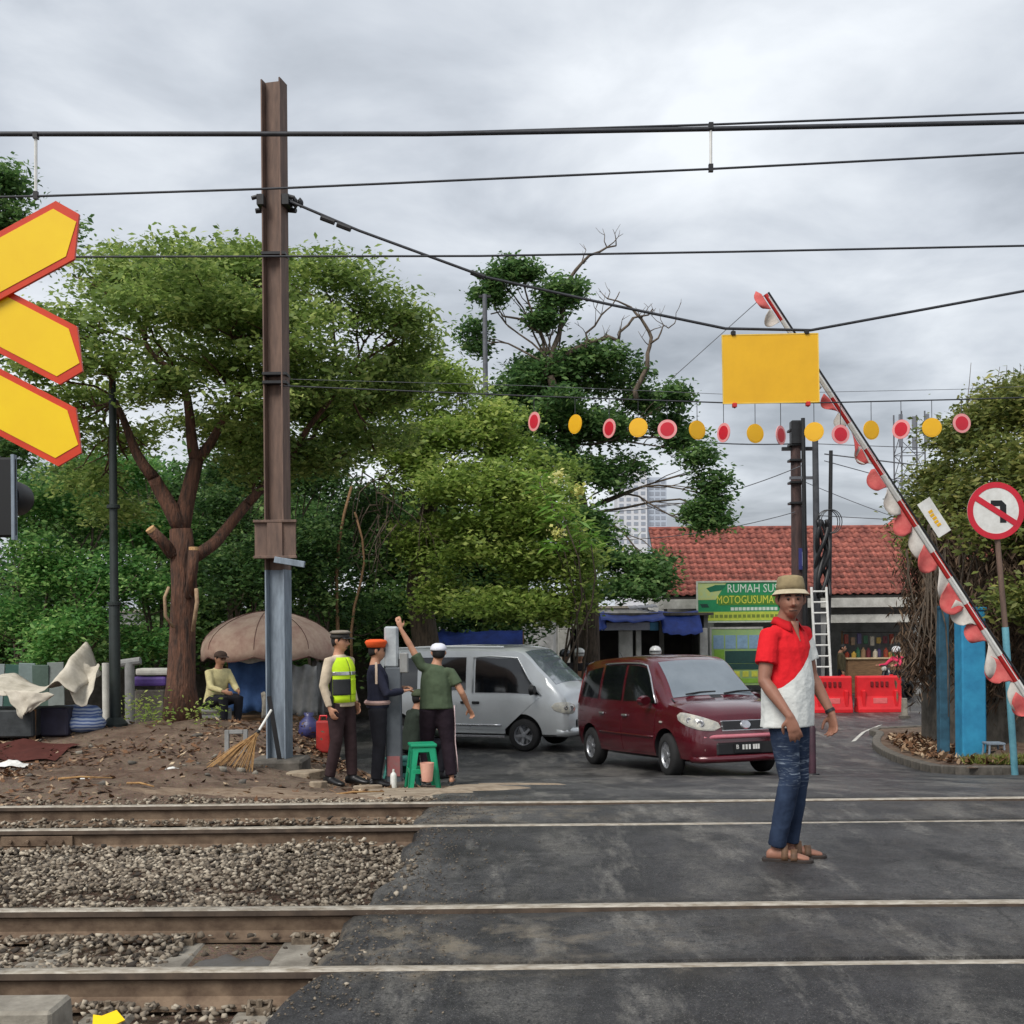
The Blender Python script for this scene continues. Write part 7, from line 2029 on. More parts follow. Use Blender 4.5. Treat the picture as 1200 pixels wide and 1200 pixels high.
def denim_mat():
    m, N, L, b = new_mat('denim_worn')
    co = N.new('ShaderNodeTexCoord'); sp = N.new('ShaderNodeSeparateXYZ'); L.new(co.outputs['Object'], sp.inputs[0])
    n = N.new('ShaderNodeTexNoise'); n.inputs['Scale'].default_value = 7; n.inputs['Detail'].default_value = 6; L.new(co.outputs['Object'], n.inputs['Vector'])
    rp = N.new('ShaderNodeValToRGB'); rp.color_ramp.elements[0].position, rp.color_ramp.elements[0].color = 0.35, S(30, 40, 60); rp.color_ramp.elements[1].position, rp.color_ramp.elements[1].color = 0.75, S(54, 68, 92); L.new(n.outputs['Fac'], rp.inputs[0])
    # faded, ripped thigh and knee: horizontal pale threads
    mp = N.new('ShaderNodeMapping'); mp.inputs['Scale'].default_value = (5, 5, 42); L.new(co.outputs['Object'], mp.inputs[0])
    t = N.new('ShaderNodeTexNoise'); t.inputs['Scale'].default_value = 1.6; t.inputs['Detail'].default_value = 5; L.new(mp.outputs[0], t.inputs['Vector'])
    tr_ = N.new('ShaderNodeValToRGB'); tr_.color_ramp.elements[0].position = 0.53; tr_.color_ramp.elements[1].position = 0.68; L.new(t.outputs['Fac'], tr_.inputs[0]); t.inputs['Distortion'].default_value = 1.2; t.inputs['Roughness'].default_value = 0.7
    zr = N.new('ShaderNodeValToRGB'); e = zr.color_ramp.elements; e[0].position, e[0].color = 0.42, (0, 0, 0, 1); e[1].position, e[1].color = 0.80, (0, 0, 0, 1)
    q = zr.color_ramp.elements.new(0.50); q.color = (1, 1, 1, 1); q = zr.color_ramp.elements.new(0.64); q.color = (0.7, 0.7, 0.7, 1); L.new(sp.outputs[2], zr.inputs[0])
    mu = N.new('ShaderNodeMath'); mu.operation = 'MULTIPLY'; L.new(tr_.outputs[0], mu.inputs[0]); L.new(zr.outputs[0], mu.inputs[1])
    fr = N.new('ShaderNodeMapRange'); fr.inputs[1].default_value = 0.02; fr.inputs[2].default_value = -0.06; L.new(sp.outputs[1], fr.inputs[0])
    mu2 = N.new('ShaderNodeMath'); mu2.operation = 'MULTIPLY'; L.new(mu.outputs[0], mu2.inputs[0]); L.new(fr.outputs[0], mu2.inputs[1])
    mx = N.new('ShaderNodeMix'); mx.data_type = 'RGBA'; L.new(mu2.outputs[0], mx.inputs[0]); L.new(rp.outputs[0], mx.inputs[6]); mx.inputs[7].default_value = S(150, 162, 176)
    L.new(mx.outputs[2], b.inputs['Base Color']); b.inputs['Roughness'].default_value = 0.9; b.inputs['Specular IOR Level'].default_value = 0.2
    bp = N.new('ShaderNodeBump'); bp.inputs['Distance'].default_value = 0.01; L.new(n.outputs['Fac'], bp.inputs['Height']); L.new(bp.outputs[0], b.inputs['Normal'])
    return m

def cloth(name, c, c2=None): return pm(name, c, c2 or tuple(x * 0.72 for x in c[:3]) + (1,), 9, 0.9, 0.006, 12, spec=0.2)

def make_main_man():
    yaw = rad(36)
    pose = dict(pelvis=(0, 0.01, 0.955), chest=(0.0, 0.02, 1.285), neck=(0, 0.015, 1.455), head=(0.0, -0.03, 1.578), shoulder_l=(0.165, 0.02, 1.395), shoulder_r=(-0.165, 0.0, 1.385), elbow_r=(-0.235, -0.02, 1.105), wrist_r=(-0.205, -0.19, 0.90), elbow_l=(0.222, 0.0, 1.12), wrist_l=(0.25, -0.13, 0.89),
                hip_l=(0.085, 0, 0.91), hip_r=(-0.085, 0, 0.91), knee_l=(0.075, -0.03, 0.50), knee_r=(-0.085, -0.045, 0.50), ankle_l=(0.075, 0.03, 0.09), ankle_r=(-0.085, 0.045, 0.09), toe_l=(0.215, -0.085, 0.035), toe_r=(0.055, -0.075, 0.035))
    for q in ('l', 'r'):                       # hips and legs turned further than the chest
        for k_ in ('hip_', 'knee_', 'ankle_'):
            v = Matrix.Rotation(rad(16), 3, 'Z') @ Vector(pose[k_ + q]); pose[k_ + q] = tuple(v)
        a_ = Vector(pose['ankle_' + q]); pose['toe_' + q] = (a_.x + (0.11 if q == 'r' else 0.13), a_.y - (0.14 if q == 'r' else 0.13), 0.035)
    p = P(925, 1008, 6.88)
    root, J, s, tr, body = person('man in red and white shirt, bucket hat, ripped jeans and sandals on the crossing', (p.x, 6.88, -0.012), yaw, 1.665, pose, SK1, dict(mat=flag_shirt_mat(), loose=1.14), 0.62, 0.815, dict(mat=denim_mat(), width=0.92, length=0.98), None, head_yaw=-rad(40), head_pitch=rad(-2), head_size=0.98, voxel=0.0065, barefoot=True, seed=4, crease=0.009,
        hands={'r': dict(dir=(0.15, -0.25, -1), palm=(0.6, 0.6, 0.1), thumb=-1, curl=0.35), 'l': dict(dir=(0.05, -0.12, -1), palm=(-0.9, 0.1, 0), thumb=1, curl=0.75, spread=0.2)})
    # sandals: sole, straps
    lm = pm('sandal_leather', S(112, 82, 58), S(74, 54, 40), 14, 0.7); sm = pm('sandal_sole', S(52, 42, 36), S(36, 30, 28), 14, 0.8)
    for q in ('l', 'r'):
        A, T = J['ankle_' + q], J['toe_' + q]
        fd = (T - A); fd.z = 0; fd.normalize(); sd = fd.cross(Vector((0, 0, 1)))
        c = Vector((A.x, A.y, 0))
        out = []
        for t, w in ((-0.085, 0.025), (-0.07, 0.038), (0.0, 0.042), (0.06, 0.043), (0.13, 0.052), (0.18, 0.05), (0.205, 0.04), (0.22, 0.02)): out.append((t, w))
        poly = [c + fd * t * s + sd * w * s for t, w in out] + [c + fd * t * s - sd * w * s for t, w in reversed(out)]
        k = MB(); n = len(poly); k.add([v + Vector((0, 0, 0.002)) for v in poly] + [v + Vector((0, 0, 0.024)) for v in poly], [tuple(range(n - 1, -1, -1)), tuple(range(n, 2 * n))] + [(i, (i + 1) % n, n + (i + 1) % n, n + i) for i in range(n)]); k.build('sandal_sole', sm, root, bevel=0.004)
        for t, w, h in ((0.105, 0.052, 0.062), (0.05, 0.046, 0.088)):
            k = MB(); rows = []
            for a in np.linspace(0, math.pi, 11):
                pc = c + fd * t * s + sd * math.cos(a) * w * s + Vector((0, 0, 0.018 + math.sin(a) * h * s))
                rows.append([pc - fd * 0.019, pc + fd * 0.019])
            k.grid(rows); o = k.build('sandal_strap', lm, root, smooth=True); o.modifiers.new('t', 'SOLIDIFY').thickness = 0.005
    # bucket hat
    crown = pm('hat_olive', S(148, 132, 98), S(118, 104, 76), 10, 0.9, 0.002, 60); brimm = pm('hat_brim', S(196, 184, 158), S(168, 156, 130), 10, 0.9, 0.002, 60)
    c = tr(Vector((0, 0.008, 0.060)) * s)
    T_ = Matrix.Translation(c) @ Matrix.Rotation(rad(-40), 4, 'Z') @ Matrix.Rotation(rad(-4), 4, 'X') @ Matrix.Scale(0.92, 4)
    k = MB(); k.lathe([(0.0, 0.100), (0.05, 0.099), (0.076, 0.092), (0.084, 0.078), (0.090, 0.035), (0.094, 0.0)], 32, T_ @ Matrix.Scale(1.08, 4, (0, 1, 0))); k.build('hat_crown', crown, root, smooth=True)
    k = MB(); k.lathe([(0.0945, 0.004), (0.104, -0.006), (0.119, -0.024), (0.121, -0.027), (0.117, -0.026), (0.090, -0.004)], 36, T_ @ Matrix.Scale(1.08, 4, (0, 1, 0))); k.build('hat_brim', brimm, root, smooth=True)
    # open collar and placket, wristband
    k = MB(); nk = J['neck'] + Vector((0, -0.005, 0.0))
    rows = []
    for a in np.linspace(rad(28), rad(332), 24):
        d = Vector((math.sin(a), -math.cos(a), 0)); ft = max(0, math.cos(a))
        rows.append([nk + d * 0.068 * s + Vector((0, 0, 0.012 - 0.03 * ft)), nk + d * 0.074 * s + Vector((0, 0, 0.035 - 0.035 * ft)), nk + d * (0.094 + 0.02 * ft) * s + Vector((0, 0, -0.006 - 0.055 * ft))])
    k.grid(rows); o = k.build('collar', cloth('collar_red', S(196, 30, 38)), root, smooth=True); o.modifiers.new('t', 'SOLIDIFY').thickness = 0.005
    k = MB(); w = J['wrist_l']; d = (J['wrist_l'] - J['elbow_l']).normalized(); k.tube([w - d * 0.03, w - d * 0.012], 0.031, 14); k.build('wristband', M['black_plastic'], root)
    c = J['neck'].lerp(J['chest'], 0.25)
    k = MB(); rows = []
    for t in np.linspace(0, 1, 6):
        rows.append([c + Vector((sx * 0.034 * (1 - t) , -0.086 * s - 0.032 * t + 0.01 * abs(sx), 0.05 - 0.12 * t)) for sx in (-1, -0.5, 0, 0.5, 1)])
    k.grid(rows); o = k.build('open_neck', SK1, root, smooth=True); o.modifiers.new('t', 'SOLIDIFY').thickness = 0.006
make_main_man()

def dome_cap(root, tr, s, mat, name='cap', yaw=0.0, peak=None, h=0.075, r=0.098, z=0.052):
    T_ = Matrix.Translation(tr(Vector((0, 0.004, z)) * s)) @ Matrix.Rotation(yaw, 4, 'Z')
    k = MB(); k.lathe([(0.0, h), (r * 0.4, h * 0.95), (r * 0.75, h * 0.72), (r * 0.96, h * 0.3), (r, 0.0), (r * 0.97, -0.018)], 24, T_ @ Matrix.Scale(1.1, 4, (0, 1, 0)) @ Matrix.Scale(s, 4)); o = k.build(name, mat, root, smooth=True)
    if peak:
        k = MB(); rows = []
        for a in np.linspace(-1.1, 1.1, 12):
            d = Vector((math.sin(a), -math.cos(a) * 1.1, 0))
            rows.append([T_ @ (d * r * s + Vector((0, 0, -0.006))), T_ @ (d * r * s + Vector((0, -0.07 * math.cos(a) ** 1.0 * s, -0.022)))])
        k.grid(rows); q = k.build('peak', peak, o, smooth=True); q.modifiers.new('t', 'SOLIDIFY').thickness = 0.006
    return o

def make_crew():
    # officer in the yellow-green vest
    x = P(400, 900, 12.2).x; z = float(ground_z(x, 12.2))
    blk = pm('boot_black', S(26, 26, 28), S(18, 18, 20), 10, 0.4)
    dt = cloth('trousers_brown_black', S(58, 44, 46))
    root, J, s, tr, body = person('officer in high-visibility vest over cream long sleeves standing by the track', (x, 12.2, z), rad(58), 1.62, dict(elbow_r=(-0.24, 0.04, 1.11), wrist_r=(-0.22, -0.03, 0.87), elbow_l=(0.225, 0.06, 1.12), wrist_l=(0.2, -0.05, 0.9), ankle_l=(0.11, -0.06, 0.085), toe_l=(0.13, -0.24, 0.03), knee_l=(0.10, -0.05, 0.50), ankle_r=(-0.11, 0.08, 0.085), toe_r=(-0.13, -0.10, 0.03)), SK2,
        dict(mat=cloth('shirt_cream', S(208, 192, 168))), 1.95, 0.87, dict(mat=dt, width=1.02), blk, head_yaw=rad(18), voxel=0.011, seed=11)
    hv = pm('vest_lime', S(206, 240, 30), S(186, 222, 24), 6, 0.7); dkp = pm('vest_dark', S(46, 48, 50), S(34, 36, 38), 6, 0.8)
    def vest_part(a0, a1, t0, t1, off, mat, name):
        rows = []
        for t in np.linspace(t0, t1, 12):
            w = np.interp(t, [-0.2, 0.25, 0.5, 0.66, 0.82, 0.93], [0.180, 0.172, 0.174, 0.182, 0.174, 0.115]) * s; d_ = np.interp(t, [-0.2, 0.25, 0.5, 0.66, 0.82, 0.93], [0.134, 0.130, 0.132, 0.128, 0.106, 0.082]) * s
            c = J['pelvis'].lerp(J['chest'], t / 0.6) if t < 0.6 else J['chest'].lerp(J['neck'], (t - 0.6) / 0.4)
            rows.append([c + Vector((math.sin(a) * (w + off), -math.cos(a) * (d_ + off) - 0.008, 0)) for a in np.linspace(a0, a1, 14)])
        o = MB().grid(rows).build(name, mat, root, smooth=True); o.modifiers.new('t', 'SOLIDIFY').thickness = 0.006
    for q, (a0, a1) in enumerate(((-1.35, -0.04), (0.04, 1.35))):
        vest_part(a0, a1, -0.05, 0.93, 0.008, hv, 'vest_front')
        vest_part(a0 * 0.98, a1, 0.10, 0.42, 0.013, dkp if q == 0 else hv, 'vest_pocket_panel')
        vest_part(a0, a1, 0.50, 0.57, 0.013, M['chrome'], 'reflective_band')
    vest_part(1.75, 4.53, -0.05, 0.93, 0.008, hv, 'vest_back')
    for sg in (-1, 1): vest_part(sg * 1.38, sg * 1.72, -0.05, 0.5, 0.006, dkp, 'vest_side')
    capm = pm('cap_dark', S(52, 48, 44), S(38, 36, 34), 8, 0.7)
    o = dome_cap(root, tr, s, capm, 'police_cap', rad(18), blk, h=0.055, r=0.100, z=0.055)
    k = MB(); c = tr(Vector((0, 0.0, 0.098)) * s); k.lathe([(0, 0.028), (0.08, 0.024), (0.118, 0.004), (0.10, -0.012), (0, -0.012)], 24, Matrix.Translation(c)); k.build('cap_top', pm('cap_top', S(150, 140, 126), S(90, 84, 78), 8, 0.7), o, smooth=True)
    k = MB(); k.tube([J['pelvis'] + Vector((0.172 * s * math.sin(a), -0.128 * s * math.cos(a), 0.02)) for a in np.linspace(0, 2 * math.pi, 25)], 0.016, 6); k.build('belt', blk, root)
    MB().box(tuple(J['hip_r'] + Vector((-0.11, 0.0, 0.0))), (0.05, 0.11, 0.18)).build('holster', blk, root, bevel=0.012)

    # officer with the orange beret, leaning to the grey post
    x = P(443, 900, 12.7).x; z = float(ground_z(x, 12.7))
    nv = cloth('uniform_navy', S(44, 46, 62)); tn = cloth('uniform_trousers', S(40, 40, 46))
    root, J, s, tr, body = person('officer in dark navy uniform and orange beret facing the grey post', (x, 12.7, z), rad(98), 1.60, dict(elbow_l=(0.25, -0.12, 1.12), wrist_l=(0.12, -0.30, 1.16), elbow_r=(-0.25, -0.10, 1.11), wrist_r=(-0.10, -0.30, 1.13)), SK2,
        dict(mat=nv), 1.95, 0.93, dict(mat=tn, width=1.08), blk, head_yaw=rad(0), voxel=0.011, seed=15, hands={'l': dict(dir=(-0.6, -0.8, 0.1), palm=(0, 0, -1), thumb=-1), 'r': dict(dir=(0.6, -0.8, 0.1), palm=(0, 0, -1), thumb=1)})
    om = pm('beret_orange', S(238, 96, 36), S(220, 80, 28), 8, 0.8)
    k = MB(); c = tr(Vector((-0.012, 0.01, 0.07)) * s); k.loft([ell(c + Vector((dx, 0.0, dz)), (rx, 0, 0), (0, ry, 0.0), 20) for dx, dz, rx, ry in ((0, -0.022, 0.088, 0.10), (0, 0.0, 0.094, 0.108), (-0.014, 0.035, 0.116, 0.125), (-0.02, 0.058, 0.10, 0.11), (-0.02, 0.068, 0.05, 0.06))]); k.build('beret', om, root, smooth=True)
    k = MB(); k.tube([J['pelvis'] + Vector((0.172 * s * math.sin(a), -0.13 * s * math.cos(a), 0.045)) for a in np.linspace(0, 2 * math.pi, 25)], 0.026, 6); k.build('belt', cloth('belt_pale', S(206, 172, 164)), root)
    k = MB(); k.tube([J['shoulder_r'] + Vector((0.06, 0, 0.06)), J['shoulder_r'] + Vector((-0.04, 0.0, 0.055)), J['shoulder_r'] + Vector((-0.075, -0.0, -0.04)), J['shoulder_r'] + Vector((-0.075, 0, -0.16))], 0.014, 6); k.build('shoulder_cord', cloth('cord_pale', S(214, 190, 170)), root)

    # man in the olive shirt with raised arm, seen from behind
    x = P(512, 900, 13.1).x; z = max(float(ground_z(x, 13.1)), float(road_z(13.1)) - 0.012)
    ol = cloth('shirt_olive', S(84, 98, 76)); tk = cloth('track_trousers', S(46, 36, 44))
    root, J, s, tr, body = person('man in olive T-shirt and white cap raising one arm, seen from behind', (x, 13.1, z), rad(190), 1.60, dict(chest=(0.0, -0.01, 1.27), neck=(-0.01, -0.02, 1.44), head=(-0.035, -0.035, 1.565), shoulder_l=(0.17, 0.0, 1.43), shoulder_r=(-0.185, 0.02, 1.35), elbow_l=(0.30, -0.04, 1.66), wrist_l=(0.42, -0.06, 1.88), elbow_r=(-0.30, 0.09, 1.10), wrist_r=(-0.40, 0.0, 0.90),
        hip_l=(0.09, 0, 0.90), hip_r=(-0.09, 0, 0.90), knee_l=(0.11, -0.10, 0.50), knee_r=(-0.13, 0.0, 0.50), ankle_l=(0.12, 0.03, 0.085), toe_l=(0.14, -0.15, 0.03), ankle_r=(-0.17, 0.06, 0.085), toe_r=(-0.20, -0.12, 0.03)), SK2,
        dict(mat=ol, loose=1.02), 0.6, 0.90, dict(mat=tk, width=1.18), None, voxel=0.011, seed=19, girth=1.12, barefoot=True, hands={'l': dict(dir=(0.25, -0.1, 1), palm=(0, -1, 0), thumb=-1, curl=0.2), 'r': dict(dir=(-0.4, -0.3, -0.7), palm=(0.5, 0.5, 0.2), thumb=1, curl=0.9)})
    wc = pm('cap_white', S(224, 226, 234), S(204, 206, 216), 8, 0.8)
    dome_cap(root, tr, s, wc, 'cap', 0.0, wc, h=0.075, r=0.102)
    k = MB(); h0, kn, an = J['hip_r'] + Vector((-0.115, 0.02, 0.04)), J['knee_r'] + Vector((-0.085, 0.02, 0)), J['ankle_r'] + Vector((-0.072, 0.0, 0.05))
    rows = [[p + Vector((0, -0.022, 0)), p + Vector((-0.006, 0.022, 0))] for p in (h0, h0.lerp(kn, 0.5) + Vector((-0.004, 0, 0)), kn, kn.lerp(an, 0.5) + Vector((-0.004, 0, 0)), an)]
    k.grid(rows); o = k.build('side_stripe', cloth('stripe_pink', S(226, 200, 200)), root, smooth=True); o.modifiers.new('t', 'SOLIDIFY').thickness = 0.006
    for q in ('l', 'r'):
        A, T = J['ankle_' + q], J['toe_' + q]; fd = (T - A); fd.z = 0; fd.normalize(); sd = fd.cross(Vector((0, 0, 1)))
        k = MB(); k.loft([ell(A + fd * t + Vector((0, 0, 0.012 - A.z)), sd * w, Vector((0, 0, 0.012))) for t, w in ((-0.08, 0.03), (0, 0.042), (0.1, 0.05), (0.2, 0.03))]); k.build('flip_flop', M['black_plastic'], root, smooth=True)

    # crouching onlooker half hidden behind him
    sit = dict(pelvis=(0, 0.10, 0.45), chest=(0, 0.02, 0.78), neck=(0, -0.02, 0.95), head=(0, -0.06, 1.075), shoulder_l=(0.175, 0.0, 0.90), shoulder_r=(-0.175, 0.0, 0.90), elbow_l=(0.22, -0.12, 0.66), elbow_r=(-0.22, -0.12, 0.66), wrist_l=(0.13, -0.32, 0.60), wrist_r=(-0.13, -0.32, 0.60),
               hip_l=(0.09, 0.07, 0.43), hip_r=(-0.09, 0.07, 0.43), knee_l=(0.14, -0.33, 0.50), knee_r=(-0.14, -0.33, 0.50), ankle_l=(0.12, -0.30, 0.085), ankle_r=(-0.12, -0.30, 0.085), toe_l=(0.13, -0.48, 0.03), toe_r=(-0.13, -0.48, 0.03))
    x = P(487, 850, 14.6).x; z = max(float(ground_z(x, 14.6)), float(road_z(14.6)) - 0.012)
    root, J, s, tr, body = person('seated person in dark clothes and olive cap behind the green stool', (x, 14.6, z), rad(120), 1.62, sit, SK2, dict(mat=cloth('shirt_dark_green', S(52, 60, 52))), 1.9, 0.40 + 0.95 - 0.45, dict(mat=tn), blk, voxel=0.014, seed=23)
    dome_cap(root, tr, s, pm('cap_olive', S(74, 84, 58), S(52, 60, 42), 8, 0.8), 'cap', 0.0, pm('cap_olive_peak', S(62, 70, 50), None, 8, 0.8))
    st = empty('stool', (x - 0.1, 14.66, z), label='low dark stool under the seated person with the olive cap', category='stool')
    MB().box((0, 0, 0.33), (0.3, 0.3, 0.04)).build('seat', M['black_plastic'], st, bevel=0.01)
    for sx in (-1, 1):
        for sy in (-1, 1): MB().tube([(sx * 0.11, sy * 0.11, 0.32), (sx * 0.14, sy * 0.14, 0)], 0.018, 8).build('leg', M['black_plastic'], st)

    # seated vendor in pale yellow by the umbrella
    x = P(256, 840, 17.2).x; z = float(ground_z(x, 17.2)) + 0.0
    root, J, s, tr, body = person('seated vendor in pale yellow shirt and dark trousers beside the umbrella stall', (x, 17.2, z), rad(50), 1.66, sit, SK2, dict(mat=cloth('shirt_pale_yellow', S(226, 214, 160))), 1.9, 0.40 + 0.95 - 0.45, dict(mat=tn), blk, voxel=0.014, seed=27, head_pitch=rad(12))
    dome_cap(root, tr, s, pm('cap_brown', S(84, 62, 50), S(60, 46, 40), 8, 0.8), 'cap', 0.0, pm('cap_brown_peak', S(70, 52, 44), None, 8, 0.8))
    bx = empty('crate', (x - 0.06, 17.28, z), label='grey upturned crate used as a seat by the vendor', category='crate')
    MB().box((0, 0, 0.16), (0.4, 0.34, 0.30)).build('shell', M['wall_grey'], bx, bevel=0.015)
    for i in range(3): MB().box((0, -0.175, 0.08 + 0.09 * i), (0.34, 0.012, 0.04)).build('slat', M['concrete_dark'], bx)

    # riders behind the cars
    ride = dict(sit); ride = {k_: Vector(v) + Vector((0, 0, 0.42)) for k_, v in sit.items()}
    ride.update(ankle_l=(0.18, -0.30, 0.42), ankle_r=(-0.18, -0.30, 0.42), toe_l=(0.19, -0.48, 0.37), toe_r=(-0.19, -0.48, 0.37), knee_l=(0.2, -0.33, 0.82), knee_r=(-0.2, -0.33, 0.82), wrist_l=(0.30, -0.50, 1.08), wrist_r=(-0.30, -0.50, 1.08), elbow_l=(0.27, -0.22, 1.10), elbow_r=(-0.27, -0.22, 1.10))
    specs = [(0, 'scooter rider in dark jacket and white helmet between the van and the maroon car', S(50, 46, 46), S(232, 230, 222), 1.88), (1, 'scooter rider in black jacket and dark helmet behind the van', S(34, 36, 40), S(48, 50, 54), 1.84), (2, 'scooter rider with white helmet behind the maroon car', S(60, 64, 76), S(228, 228, 226), 1.92), (3, 'rider in pink jacket and white helmet behind the red barriers', S(214, 60, 96), S(220, 220, 222), 1.66)]
    for i, lab, cj, ch, H in specs:
        g, a = SCOOT[i]
        yaw = a + rad(90)
        off = Matrix.Rotation(yaw, 3, 'Z') @ Vector((0, 0.22, 0))
        root, J, s, tr, body = person(lab, Vector(g) + off, yaw, H, ride, SK2, dict(mat=cloth('jacket_%d' % i, cj)), 1.95, 0.40 + 0.95 - 0.03, dict(mat=tn), blk, voxel=0.016, seed=31 + i, hair=False)
        k = MB(); T_ = Matrix.Translation(tr(Vector((0, 0.008, 0.01)) * s)); k.lathe([(0.0, 0.155), (0.06, 0.145), (0.11, 0.105), (0.132, 0.04), (0.128, -0.02), (0.12, -0.03)], 24, T_ @ Matrix.Scale(1.12, 4, (0, 1, 0))); k.build('helmet', pm('helmet_%d' % i, ch, None, 5, 0.25, coat=0.5), root, smooth=True)
        k = MB(); rows = [[tr(Vector((math.sin(q) * 0.135, -math.cos(q) * 0.15 + 0.008, zz)) * s) for q in np.linspace(-1.0, 1.0, 12)] for zz in (0.055, 0.04)]; k.grid(rows); o = k.build('helmet_peak', M['black_plastic'], root); o.modifiers.new('t', 'SOLIDIFY').thickness = 0.012
    # shopkeeper in an olive jacket
    x = P(986, 800, 35.4).x
    root, J, s, tr, body = person('shopkeeper in brown-olive jacket standing behind the red barriers', (x, 35.4, -1.0), rad(70), 1.68, dict(head=(0, -0.06, 1.57)), SK2, dict(mat=cloth('jacket_olive', S(92, 84, 62))), 1.95, 0.82, dict(mat=tn), blk, voxel=0.018, seed=41)
make_crew()
# ------------------------------------------------------------------ small things on the verge
def make_small():
    # grey guide post with white top between the two officers
    x = P(462, 880, 12.75).x; g = float(ground_z(x, 12.75))
    root = empty('guide_post', (x, 12.75, g), label='square grey steel post with white painted top beside the orange beret', category='post')
    zt = P(462, 734, 12.75).z - g; zm = P(462, 782, 12.75).z - g
    MB().box((0, 0, zm / 2 - 0.05), (0.17, 0.15, zm + 0.1)).build('shaft', pm('post_grey', S(96, 102, 108), S(76, 82, 88), 4, 0.6), root, bevel=0.01)
    MB().box((-0.02, 0, (zm + zt) / 2), (0.15, 0.14, zt - zm)).build('white_top', pm('post_white_dirty', S(188, 194, 196), S(140, 146, 150), 5, 0.7), root, bevel=0.02)
    MB().box((0.12, -0.02, zm + 0.05), (0.09, 0.12, 0.22)).build('switch_box', M['wall_grey'], root, bevel=0.01)
    k = MB(); k.box((0, -0.08, 0.25), (0.14, 0.012, 0.22)); k.build('warning_sticker', pm('sticker_red', S(168, 92, 92), S(150, 110, 108), 12, 0.7), root)
    MB().box((0, 0, 0.03), (0.34, 0.32, 0.10)).build('foot', M['concrete_dark'], root, bevel=0.02)
    # green plastic stools
    def stool(px, d, h, label, mat, yaw):
        x = P(px, 900, d).x; g = max(float(ground_z(x, d)) + 0.02, float(road_z(d)) - 0.012 if x > float(edge_x(d)) else -9)
        root = empty('plastic_stool', (x, d, g), rad(yaw), label=label, category='stool')
        a, b = 0.125, 0.175
        MB().box((0, 0, h), (2 * a + 0.03, 2 * a + 0.03, 0.035)).build('seat', mat, root, bevel=0.015, seg=2)
        MB().box((0, 0, h - 0.045), (2 * a + 0.01, 2 * a + 0.01, 0.06), taper=0.97).build('apron', mat, root, bevel=0.01)
        for sx in (-1, 1):
            for sy in (-1, 1):
                k = MB()
                for (ax, ay, w1, w2) in ((1, 0, 0.055, 0.018), (0, 1, 0.018, 0.055)):
                    tp = Vector((sx * a, sy * a, h - 0.02)); bt = Vector((sx * b, sy * b, 0))
                    ring = lambda c, w: [c + Vector((0, 0, 0)), c + Vector((-sx * (w * 1.0 if ax else 0.016), 0, 0)), c + Vector((-sx * (w if ax else 0.016), -sy * (0.016 if ax else w), 0)), c + Vector((0, -sy * (0.016 if ax else w), 0))]
                    k.loft([ring(bt, 0.055), ring(tp, 0.075)])
                k.build('leg', mat, root)
        for sx, sy in ((1, 0), (-1, 0), (0, 1), (0, -1)):
            c = Vector((sx * 0.148, sy * 0.148, h * 0.42))
            MB().box(tuple(c), (0.014 if sx else 0.25, 0.014 if sy else 0.25, 0.05)).build('brace', mat, root, bevel=0.004)
    stool(495, 12.2, 0.46, 'bright green plastic stool with open sides on the cement patch', M['plastic_green'], 12)
    stool(470, 13.2, 0.30, 'small teal plastic stool half hidden behind the green stool', pm('teal_plastic', S(70, 140, 130), S(56, 118, 112), 4, 0.5), 30)
    # plastic cup and bag inside the stool
    x = P(501, 905, 12.05).x
    o = MB().lathe([(0, 0), (0.055, 0), (0.075, 0.19), (0.07, 0.19), (0.05, 0.01), (0, 0.01)], 20).build('plastic_cup', pm('cup_pink', S(222, 170, 150), S(200, 146, 128), 6, 0.5), smooth=True, autosmooth=40)
    o.location = (x, 11.98, float(ground_z(x, 11.98)) + 0.10); tag(o, 'pinkish plastic tub standing in front of the green stool', 'tub')
    x = P(461, 890, 12.4).x
    o = MB().lathe([(0, 0), (0.035, 0), (0.036, 0.14), (0.03, 0.16), (0.012, 0.18), (0.012, 0.21), (0, 0.21)], 14).build('bottle', M['white_paint'], smooth=True, autosmooth=40)
    o.location = (x, 12.4, float(ground_z(x, 12.4)) + 0.005); tag(o, 'small white bottle at the foot of the grey post', 'bottle')

    # palm-fibre broom leaning on the mast
    root = empty('broom', P(262, 897, 12.3), label='straw broom with pale handle leaning on the mast foot', category='broom')
    o0 = P(262, 897, 12.3)
    MB().tube([P(300, 862, 12.55) - o0, P(318, 832, 12.75) - o0], 0.014, 8).build('handle', M['white_paint'], root)
    rng = np.random.default_rng(9)
    k = MB()
    for q in range(70):
        tip = P(250 + rng.uniform(-8, 46), 905 + rng.uniform(-8, 6), 12.15 + rng.uniform(-0.1, 0.1)) - o0
        tip.z = max(tip.z, float(ground_z(tip.x + o0.x, tip.y + o0.y)) - o0.z + 0.01)
        s0 = P(301, 860, 12.55) - o0
        k.tube([s0 + Vector(rng.normal(size=3)) * 0.008, s0.lerp(tip, 0.5) + Vector((0, 0, 0.02)), tip], [0.005, 0.004, 0.003], 4)
    k.build('bristles', M['straw'], root)['kind'] = 'stuff'
    MB().tube([P(298, 864, 12.53) - o0, P(303, 856, 12.58) - o0], 0.026, 10).build('binding', M['black_plastic'], root)

    # hollow concrete block
    x = P(277, 876, 13.3).x; g = float(ground_z(x, 13.3))
    k = MB()
    for cx, cz, w, h in ((-0.105, 0.14, 0.05, 0.28), (0.105, 0.14, 0.05, 0.28), (0, 0.255, 0.155, 0.05), (0, 0.025, 0.155, 0.05)): k.box((cx, 0, cz), (w, 0.12, h))
